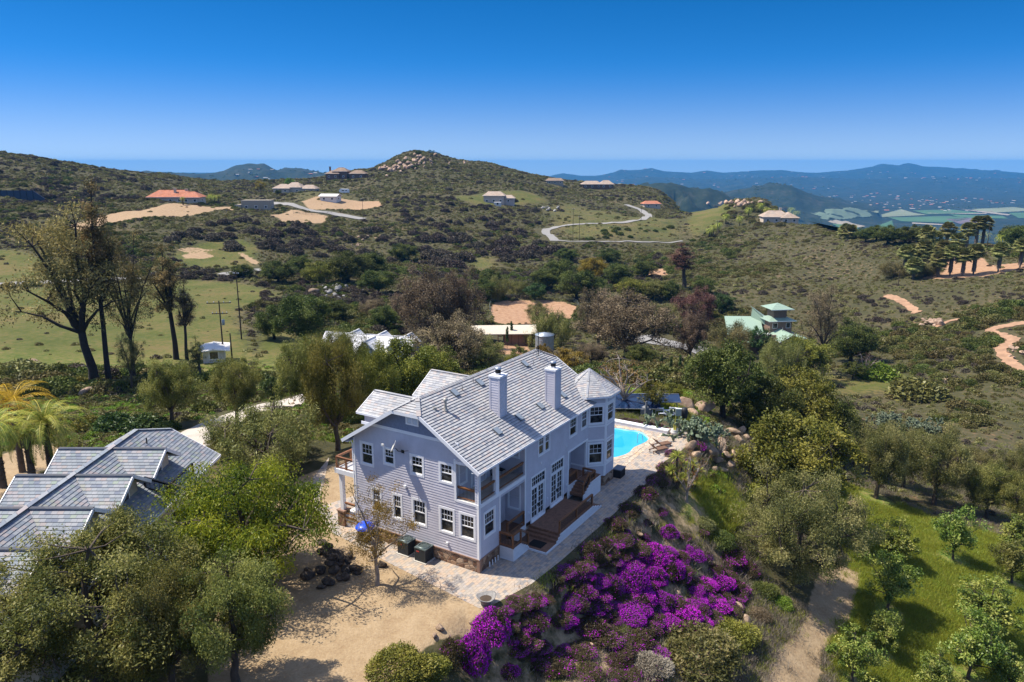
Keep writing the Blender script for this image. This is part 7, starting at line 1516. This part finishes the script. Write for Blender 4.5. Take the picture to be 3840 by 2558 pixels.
# ------------------------------------------------------------------ rocks
def rock_mesh(seed, el=(1, 1, 1)):
    import bmesh
    b = bmesh.new(); bmesh.ops.create_icosphere(b, subdivisions=3, radius=1); r_ = np.random.RandomState(seed); v = np.array([x.co for x in b.verts])
    for _ in range(13):
        n_ = unit(r_.normal(size=3)); d_ = .55 + .35 * r_.rand(); k_ = v @ n_ - d_; v = v - np.clip(k_, 0, None)[:, None] * n_ * .92
    v = v * (1 + .06 * vnoise(v[:, 0] * 3 + seed, v[:, 1] * 3 + v[:, 2] * 2, seed)[:, None]) * np.array(el)
    for x, c in zip(b.verts, v): x.co = c
    me = bpy.data.meshes.new('boulder'); b.to_mesh(me); b.free(); me.materials.append(RK); me.polygons.foreach_set('use_smooth', [True] * len(me.polygons)); return me
def rockmat(name, a, b, c):
    k = NT(name); o = k.coord('Object'); n1 = k.noise(o, 2.2, 7, .65); oi = k.n('ObjectInfo'); col = k.ramp(n1, [(.3, a), (.5, b), (.68, c)])
    h = k.n('HueSaturation'); k.l(col, h.inputs['Color']); k.l(k.math('ADD', k.math('MULTIPLY', oi.outputs['Random'], .45), .75), h.inputs['Value']); k.principled(h.outputs[0], .95, 0, .15, k.bump(k.noise(o, 5, 6, .7), .7, .12)); return k.m
RK = rockmat('tan_granite', (.20, .135, .09), (.35, .25, .17), (.46, .35, .25)); RG = rockmat('grey_granite', (.15, .145, .135), (.26, .25, .235), (.38, .365, .34)); RD = rockmat('dark_rock', (.04, .031, .025), (.095, .075, .06), (.17, .135, .105)); RP = rockmat('pinkish_granite', (.26, .17, .115), (.40, .28, .20), (.5, .38, .29))
ROCK = [rock_mesh(i, e) for i, e in enumerate([(1, .9, .7), (1, .8, .8), (1.1, .7, .6), (.9, .9, .95), (1.2, .8, .5)])]
def rock(px, py, w, label, group, mat=RK, sink=.25, up=0):
    g_ = G(px, py); dep = g_[1] * math.cos(PITCH) + (CAM_H - g_[2]) * math.sin(PITCH); s = w / FOC * dep / 2
    o = link('boulder', ROCK[prng.randrange(5)], None, (g_[0], g_[1], g_[2] + s * (.7 - sink) + up * s), 0, (s, s, s * (.85 + .3 * prng.random()))); o.rotation_euler = (prng.random() * .5, prng.random() * .5, prng.random() * 6.28); setmat(o, mat); tag(o, label, 'boulder', group); return o
def pile(cx_, cy_, wx, wy, n, w0, w1, label, group, mat, stack=0):
    for i in range(n):
        a = prng.gauss(0, .42); b = prng.gauss(0, .42); rock(cx_ + a * wx, cy_ + b * wy, prng.uniform(w0, w1), label, group, mat, .25, stack * max(0, 1 - math.hypot(a, b) * 1.6) * prng.random())
pile(1262, 2135, 130, 90, 32, 34, 66, 'dark rounded boulder in the shaded rock pile under the bright green tree', 'shaded rock pile', RD, 2.2)
for x, y, w in [(2662, 1712, 84), (2700, 1690, 72), (2640, 1690, 56), (2590, 1690, 56), (2745, 1640, 64), (2770, 1660, 48), (2725, 1720, 48), (2750, 1720, 44), (2690, 1740, 48), (2610, 1720, 44), (2780, 1625, 40), (2660, 1655, 48), (2800, 1650, 36), (2740, 1760, 48), (2710, 1775, 40), (2765, 1745, 40), (2680, 1770, 36), (2620, 1650, 36), (2700, 1640, 36)]: rock(x, y, w, 'tan boulder in the rock wall right of the pool terrace', 'boulder wall right of the pool', RK, .2, .2)
for x, y, w, lb in [(2575, 1530, 75, 'big tan boulder beyond the pool equipment, upper one'), (2640, 1545, 90, 'big flat tan boulder beyond the pool equipment, right one'), (2600, 1560, 50, 'small tan boulder beyond the pool equipment')]: rock(x, y, w, lb, None, RP)
pile(1265, 1100, 90, 40, 34, 12, 26, 'grey boulder in the rock heap on the valley floor left of the brown trees', 'grey rock heap on the valley floor', RG, 1.8); rock(1178, 1100, 40, 'single big tan boulder at the left end of the grey rock heap', None, RK)
pile(3490, 1215, 55, 22, 12, 16, 38, 'pale boulder in the cluster on the right scrub slope', 'pale boulder cluster on the right slope', RP, .6); pile(3800, 1320, 60, 30, 10, 14, 26, 'pale boulder by the red track at the right edge', 'boulders by the red track', RP)
pile(3525, 1425, 60, 30, 8, 14, 30, 'tan boulder at the upper end of the grass strip', 'boulders at the grass strip', RK)
for i in range(58):
    a = prng.random(); rock(1440 + a * 180 + prng.gauss(0, 30), 636 - a * 58 + abs(prng.gauss(0, 16)), prng.uniform(8, 18) + 14 * prng.random() ** 3, 'pinkish boulder on the rocky top of the big hill', 'rocks on the big hilltop', RP, .2)
for i in range(14): rock(1700 + prng.gauss(0, 70), 605 + abs(prng.gauss(0, 8)), prng.uniform(6, 13), 'small boulder along the right shoulder of the big hilltop', 'rocks along the hill shoulder', RP, .2)
pile(2775, 768, 80, 12, 28, 11, 26, 'tan boulder crowning the knoll above the palm house', 'rocks crowning the knoll', RP, .8); pile(2062, 785, 40, 14, 10, 8, 16, 'grey boulder outcrop on the slope right of the pale hillside house', 'grey outcrop on the hillside', RG, .4); pile(1400, 895, 60, 10, 10, 9, 18, 'tan rock in the flat outcrop among the dark bushes', 'flat outcrop among dark bushes', RK); pile(1330, 920, 25, 8, 6, 8, 14, 'reddish rock in the small outcrop left of the flat one', 'small reddish outcrop', RP)
pile(2460, 1025, 60, 12, 9, 8, 18, 'stone in the low rubble pile beside the brown scrub eucalyptus', 'rubble pile stones', RP)
for i in range(12): rock(1075 + i * 2.2 + prng.gauss(0, 5), 1395 + i * 11, prng.uniform(9, 15), 'tan stone in the rough row beside the upper drive', 'stone row beside the upper drive', RK)
for i in range(15): a = i / 14; rock(650 + a * 230 + prng.gauss(0, 3), 1735 - a * 135 + prng.gauss(0, 3), prng.uniform(9, 17), 'small brown stone edging the drive above the garage roof', 'stones edging the drive', RK)
for x, y, w, lb in [(130, 1375, 55, 'tan boulder at the meadow foot below the leaning eucalyptus'), (320, 1484, 60, 'pale flat boulder below the eucalyptus trunks'), (2220 + 0, 2420, 25, 'small orange stone on the flower bank, upper'), (2540, 2230, 30, 'small orange stone among magenta shrubs'), (2040, 2275, 40, 'pale stone at the bank foot near the planter'), (2400, 2012, 40, 'flat orange stone near the top of the bank'), (2770, 2290, 50, 'tan boulder at the right end of the flower bank'), (2800, 2330, 40, 'smaller tan boulder at the right end of the flower bank'), (2745, 2050, 40, 'tan boulder half hidden above the grey olive'), (1650, 2360, 40, 'tan rock at the edge of the sandy lot, upper'), (1630, 2390, 34, 'tan rock at the edge of the sandy lot, lower'), (1770, 2335, 30, 'tan rock below the stone planter'), (3130, 2470, 22, 'small pale stone on the dirt track')]: rock(x, y, w, lb, None, RP if 'pale' in lb else RK)

ROADS = [o for o in COL.objects if o.name.split('.')[0] in ('road', 'path', 'yard', 'driveway')]
def road_clear(x, y, r=2.2):
    k_ = np.ones(len(x), bool)
    for o in ROADS:
        v = np.array([q.co for q in o.data.vertices])[:, :2]; v = v[::4]; wd = 4.2 if o.name.startswith(('road', 'yard')) else 1.9
        if o.name.startswith('yard'): wd = 7
        for a in v:
            near_ = (np.abs(x - a[0]) < wd) & (np.abs(y - a[1]) < wd); k_ &= ~(near_ & ((x - a[0]) ** 2 + (y - a[1]) ** 2 < wd * wd))
    return k_
# ------------------------------------------------------------------ large dark chaparral bushes of the hillside: individuals
def spread(n, poly, w0, w1, leaf, label, group, hr=.55, mind=14):
    xs = [p[0] for p in poly]; ys = [p[1] for p in poly]; got = []; tries = 0
    while len(got) < n and tries < n * 60:
        tries += 1; x = prng.uniform(min(xs), max(xs)); y = prng.uniform(min(ys), max(ys))
        if polydist(np.array([x]), np.array([y]), poly)[0] > 0: continue
        if not road_clear(*[np.array([q_]) for q_ in G(x, y)[:2]])[0]: continue
        if any(abs(x - a) < mind and abs(y - b) < mind * .4 for a, b in got): continue
        k_ = .6 + .4 * (y - min(ys)) / (max(ys) - min(ys) + 1); w = prng.uniform(w0, w1) * k_; got.append((x, y)); bush(x, y, w, w * hr * .8, leaf, label, 'chaparral_bush', 'bush', group)
spread(135, [(640, 880), (900, 820), (1020, 850), (1400, 860), (1750, 830), (2000, 880), (2100, 960), (1700, 1010), (1100, 960), (640, 930)], 42, 105, 'darkchap', 'dark purplish bush in the broad belt of chaparral across the middle valley', 'dark chaparral belt', .5)
spread(48, [(1450, 760), (1560, 650), (1750, 660), (2050, 800), (2000, 850), (1500, 830)], 20, 52, 'darkchap', 'dark purplish bush scattered on the big hill slope', 'dark bushes on the big hill', .5)
spread(45, [(-20, 600), (60, 590), (560, 690), (560, 740), (200, 780), (-20, 700)], 25, 60, 'darkchap', 'dark bush scattered on the left hillside', 'dark bushes on the left hill', .5)
spread(34, [(1540, 600), (1640, 590), (1900, 640), (2100, 690), (2000, 700), (1650, 640)], 12, 30, 'chap', 'olive bush along the skyline of the big hill', 'skyline bushes of the big hill', .6)
spread(30, [(1000, 1020), (1150, 1010), (1200, 1120), (1050, 1230), (960, 1180)], 40, 85, 'darkchap', 'dark bush between the meadow and the grey rock heap', 'dark bushes east of the meadow', .6)
spread(40, [(2650, 780), (2780, 745), (2960, 775), (3060, 850), (2800, 850)], 18, 45, 'chap', 'olive bush on the knoll top', 'bushes on the knoll', .6)
spread(30, [(2600, 1000), (3300, 1050), (3800, 1150), (3800, 1380), (3300, 1330), (2700, 1130)], 30, 60, 'darkchap', 'brownish bush scattered over the right scrub slope', 'brown bushes on the right slope', .5)
spread(14, [(2250, 840), (2560, 850), (2560, 900), (2250, 900)], 22, 50, 'oak', 'dark round bush beside the valley road field', 'round bushes beside the valley road', .55)
Tt('oak', 1, 'oak', 962, 357, 345, 18, 'lone dark tree on the very top of the big hill', 'oak_tree')

# ------------------------------------------------------------------ ground cover that nobody could count
def scatter(name, pts, scale, idx, protos, label, cat, seed=0, mats=None, tilt=.2):
    me = bpy.data.meshes.new(name); me.vertices.add(len(pts)); me.vertices.foreach_set('co', pts.astype(np.float32).ravel())
    r_ = np.random.RandomState(seed); n_ = len(pts)
    a = me.attributes.new('sc', 'FLOAT_VECTOR', 'POINT'); a.data.foreach_set('vector', scale.astype(np.float32).ravel())
    a = me.attributes.new('ro', 'FLOAT_VECTOR', 'POINT'); a.data.foreach_set('vector', np.stack([r_.normal(size=n_) * tilt * .4, r_.normal(size=n_) * tilt * .4, r_.rand(n_) * 6.28], 1).astype(np.float32).ravel())
    a = me.attributes.new('ix', 'INT', 'POINT'); a.data.foreach_set('value', idx.astype(np.int32))
    me.update(); o = link(name, me); tag(o, label, cat, None, 'stuff')
    ng = bpy.data.node_groups.new(name + '_nodes', 'GeometryNodeTree'); ng.interface.new_socket('Geometry', in_out='INPUT', socket_type='NodeSocketGeometry'); ng.interface.new_socket('Geometry', in_out='OUTPUT', socket_type='NodeSocketGeometry')
    N = ng.nodes; gi = N.new('NodeGroupInput'); go = N.new('NodeGroupOutput'); ip = N.new('GeometryNodeInstanceOnPoints'); ip.inputs['Pick Instance'].default_value = True
    g2i = N.new('GeometryNodeGeometryToInstance')
    for p in reversed(protos):
        oi = N.new('GeometryNodeObjectInfo'); oi.inputs['Object'].default_value = p; oi.transform_space = 'ORIGINAL'; oi.inputs['As Instance'].default_value = True; ng.links.new(oi.outputs['Geometry'], g2i.inputs[0])
    def at(nm, ty):
        q = N.new('GeometryNodeInputNamedAttribute'); q.data_type = ty; q.inputs['Name'].default_value = nm; return q.outputs['Attribute']
    ng.links.new(gi.outputs[0], ip.inputs['Points']); ng.links.new(g2i.outputs[0], ip.inputs['Instance']); ng.links.new(at('ix', 'INT'), ip.inputs['Instance Index'])
    ng.links.new(at('ro', 'FLOAT_VECTOR'), ip.inputs['Rotation']); ng.links.new(at('sc', 'FLOAT_VECTOR'), ip.inputs['Scale']); ng.links.new(ip.outputs[0], go.inputs[0])
    md = o.modifiers.new('scatter', 'NODES'); md.node_group = ng; return o
def proto(me, mat):
    m2 = me.copy(); m2.materials.clear(); m2.materials.append(mat); return bpy.data.objects.new('scrub_source', m2)
def clear(x, y, pad=0.):
    k_ = polydist(x, y, PAD) > 2.5 + pad
    for ex, ey, er in EXCL:
        k_ &= (x - ex) ** 2 + (y - ey) ** 2 > er * er
    return k_
HOUSES = [(o.location.x, o.location.y, 13 if o['category'] in ('house', 'barn') else 5) for o in COL.objects if o.get('category') in ('house', 'barn', 'water tank', 'shed', 'building', 'hut', 'trailer')]
def chaparral():
    r_ = np.random.RandomState(77); pts = []
    for y0, y1, cell in ((84, 200, 1.25), (200, 330, 1.5), (330, 520, 2.1), (520, 960, 3.2)):
        nx = int(1.75 * y1 / cell); ny = int((y1 - y0) / cell); X, Y = np.meshgrid((np.arange(nx) - nx / 2) * cell, y0 + np.arange(ny) * cell)
        x = X.ravel() + r_.uniform(-.6, .6, X.size) * cell; y = Y.ravel() + r_.uniform(-.6, .6, X.size) * cell; k_ = np.abs(x / y) < .84; pts.append(np.stack([x[k_], y[k_], np.full(k_.sum(), cell)], 1))
    p = np.concatenate(pts); x, y, cell = p.T
    g, d = masks(x, y); patchy = fbm(x / 22, y / 22, 3, 61); fine = fbm(x / 7, y / 7, 2, 63)
    right = smooth(x / y, .12, .3)
    prob = .95 - .30 * smooth(patchy + fine * .5, .15, .75) - .18 * right
    prob = prob * (1 - smooth(g, .15, .6) * .965) * (1 - smooth(d, .2, .55) * .985)
    k_ = r_.rand(len(x)) < prob; x, y, cell, patchy = x[k_], y[k_], cell[k_], patchy[k_]
    k_ = clear(x, y); 
    for hx, hy, hr in HOUSES: k_ &= (x - hx) ** 2 + (y - hy) ** 2 > hr * hr
    x, y, cell, patchy = x[k_], y[k_], cell[k_], patchy[k_]; k_ = road_clear(x, y); x, y, cell, patchy = x[k_], y[k_], cell[k_], patchy[k_]
    z = terr(x, y); n_ = len(x); s = cell * .5 * (.45 + 1.25 * r_.rand(n_) ** 1.8) * (1 + .35 * np.clip(patchy, -.8, 1)); hgt = s * (.75 + .35 * r_.rand(n_)) * np.where(y < 330, .95, .8)
    t = fbm(x / 16, y / 16, 3, 65) * .8 + r_.normal(size=n_) * .45; rt = smooth(x / y, .1, .3)
    sp = np.where(t > .55, 2, np.where(t > -.25 - .35 * rt, 0, 1))                     # sage, chaparral, brown
    idx = sp * 4 + r_.randint(0, 4, n_)
    protos = [proto(m_, LM['sage']) for m_ in SCRUB] + [proto(m_, LM['chap']) for m_ in SCRUB] + [proto(m_, LM['darkchap']) for m_ in SCRUB]
    scatter('chaparral_scrub', np.stack([x, y, z - .05], 1), np.stack([s, s, hgt], 1), idx, protos, 'low grey green chaparral scrub covering the hillsides', 'scrub', 5)
    print('chaparral', n_)
chaparral()
def thickets():
    r_ = np.random.RandomState(91); n_ = 26000; Y = np.exp(r_.uniform(math.log(105), math.log(760), n_)); X = r_.uniform(-.76, .76, n_) * Y
    g, d = masks(X, Y); f_ = fbm(X / 38, Y / 38, 4, 93) + .25 * fbm(X / 9, Y / 9, 2, 95); s_ = X / Y; lim = .12 + .2 * smooth(s_, .22, .4) - .25 * smooth(Y, 200, 320) * (1 - smooth(Y, 420, 560)) * (1 - smooth(s_, .15, .35)) - .35 * (1 - smooth(Y, 150, 215)) * (1 - smooth(s_, .3, .45))
    k_ = (f_ > lim) & (g < .3) & (d < .3) & clear(X, Y, 3) & road_clear(X, Y)
    for hx, hy, hr in HOUSES: k_ &= (X - hx) ** 2 + (Y - hy) ** 2 > (hr + 2) ** 2
    X, Y, f_, lim = X[k_], Y[k_], f_[k_], lim[k_]; Z = terr(X, Y); n_ = len(X); s = (1.0 + 1.7 * r_.rand(n_) ** 1.6) * (.85 + .5 * np.clip(f_ - lim, 0, .8)); t = fbm(X / 26, Y / 26, 3, 97) + r_.normal(size=n_) * .35
    sp = np.where(t > .45, 2, np.where(t > -.1, 1, 0)); sp = np.where((s_[k_] > .2) & (sp == 0), 2, sp)
    scatter('brush_thicket', np.stack([X, Y, Z - .15], 1), np.stack([s, s * (.8 + .4 * r_.rand(n_)), s * (.75 + .4 * r_.rand(n_))], 1), sp * 3 + r_.randint(0, 3, n_), [proto(m_, LM[q]) for q in ('darkchap', 'oak', 'chap') for m_ in BUSH], 'merged thickets of taller dark brush on the valley floor and slopes', 'brush', 15); print('thicket', n_)
thickets()
def tuft(seed, n, l, spread_, mat):
    r_ = np.random.RandomState(seed); V = []
    for i in range(n):
        b = np.array([r_.normal() * spread_, r_.normal() * spread_, 0]); d = np.array([r_.normal() * .5, r_.normal() * .5, 1.]); d /= np.linalg.norm(d); L = l * (.6 + .7 * r_.rand()); s_ = unit(np.cross(d, r_.normal(size=3))) * .012; V.append([b - s_, b + s_, b + d * L * .6 + s_ * .8, b + d * L])
    V = np.array(V); return bpy.data.objects.new('tuft_source', quadmesh('tuft', V, mat, np.stack([np.full(n, r_.rand()), r_.rand(n)], 1)))
def ground_tufts():
    r_ = np.random.RandomState(78); n_ = 108000; Y = np.exp(r_.uniform(math.log(30), math.log(120), n_)); Y = 30 + (Y - 30); X = r_.uniform(-.02, .98, n_) * Y
    k_ = clear(X, Y, -2.2); X, Y = X[k_], Y[k_]; g, d = masks(X, Y)
    pr = np.where(g > .4, 1., .34) * (1 - smooth(d, .3, .6) * .97); pr = pr * (.5 + .5 * smooth(fbm(X / 2.5, Y / 2.5, 3, 71), -.4, .3)); k_ = r_.rand(len(X)) < pr; X, Y, g = X[k_], Y[k_], g[k_]
    Z = terr(X, Y); n_ = len(X); s = (.7 + .8 * r_.rand(n_)); dry = (g < .4) & (r_.rand(n_) < .72)
    idx = np.where(dry, 3 + r_.randint(0, 2, n_), r_.randint(0, 3, n_))
    protos = [tuft(i, 60, .28, .28, LM['grassblade']) for i in range(3)] + [tuft(5 + i, 70, .30, .3, LM['straw']) for i in range(2)]
    scatter('grass_tufts', np.stack([X, Y, Z - .03], 1), np.stack([s, s, s], 1), idx, protos, 'short green and dry grass on the slopes right of the house', 'grass', 6)
ground_tufts()
def left_weeds():
    r_ = np.random.RandomState(79); n_ = 16000; Y = r_.uniform(58, 130, n_); X = r_.uniform(-.78, .3, n_) * Y; k_ = clear(X, Y, 0); X, Y = X[k_], Y[k_]; g, d = masks(X, Y); k_ = r_.rand(len(X)) < .8 * (1 - smooth(d, .3, .6)) * np.where(g > .5, .25, 1); X, Y = X[k_], Y[k_]
    k_ = road_clear(X, Y); X, Y = X[k_], Y[k_]; Z = terr(X, Y); n_ = len(X); s = .35 + .5 * r_.rand(n_)
    scatter('weeds', np.stack([X, Y, Z - .05], 1), np.stack([s, s, s * .8], 1), r_.randint(0, 8, n_), [proto(m_, LM['green']) for m_ in SCRUB] + [proto(m_, LM['chap']) for m_ in SCRUB], 'low weeds and leafy undergrowth behind the houses', 'undergrowth', 7)
left_weeds()
def distant():
    r_ = np.random.RandomState(80); n_ = 9000; Y = np.exp(r_.uniform(math.log(1700), math.log(11000), n_)); s = r_.uniform(-.75, .75, n_); X = s * Y; k_ = (fbm(X / 500, Y / 700, 3, 90) > -.05) & ~((s > .42) & (s < .75) & (Y > 2900) & (Y < 4600)); X, Y = X[k_], Y[k_]; Z = terr(X, Y); sz = (3 + 5 * r_.rand(len(X))) * (.6 + Y / 7000)
    scatter('distant_woods', np.stack([X, Y, Z - 1], 1), np.stack([sz, sz, sz * .9], 1), r_.randint(0, 4, len(X)), [proto(m_, LM['oak']) for m_ in SCRUB], 'dark woods far off in the valley and on the far slopes', 'woods', 8)
    m = MB(); m.box((-.5, -.5, -.3), (.5, .5, .35)); m.poly([(-.6, -.6, .35), (.6, -.6, .35), (.6, 0, .65), (-.6, 0, .65)]); m.poly([(.6, .6, .35), (-.6, .6, .35), (-.6, 0, .65), (.6, 0, .65)])
    pr = [bpy.data.objects.new('far_house_source', m.mesh('far_house', mm)) for mm in (tan_tile, stucco('far_pale_roof', (.36, .33, .3)), rng_tile)]
    n_ = 1000; Y = np.exp(r_.uniform(math.log(4200), math.log(11500), n_)); s = np.where(r_.rand(n_) < .8, r_.uniform(.12, .75, n_), r_.uniform(-.55, -.1, n_)); Y = np.where(s < 0, 2200 + (Y - 4200) * .25, Y); X = s * Y; k_ = fbm(X / 800, Y / 800, 2, 92) > -.15; X, Y = X[k_], Y[k_]; Z = terr(X, Y); sz = (8 + 9 * r_.rand(len(X))) * (.8 + Y / 20000)
    scatter('distant_town', np.stack([X, Y, Z], 1), np.stack([sz * 1.4, sz, sz * .5], 1), r_.randint(0, 3, len(X)), pr, 'pale houses of a far-off town speckling the valley slopes', 'town', 9, tilt=0)
distant()
# ------------------------------------------------------------------ haze: one closed box of thin even air
hm = bpy.data.materials.new('haze_air'); hm.use_nodes = True; t_ = hm.node_tree; t_.nodes.clear(); ou = t_.nodes.new('ShaderNodeOutputMaterial'); pv_ = t_.nodes.new('ShaderNodeVolumePrincipled')
pv_.inputs['Color'].default_value = (.08, .43, .95, 1); pv_.inputs['Density'].default_value = 6e-5; pv_.inputs['Anisotropy'].default_value = 0.; t_.links.new(pv_.outputs[0], ou.inputs['Volume'])
m = MB(); m.box((-24000, -60, -460), (24000, 17000, 94)); tag(m.build('haze', hm), 'thin bluish air fading the far mountains', 'haze', None, 'stuff')
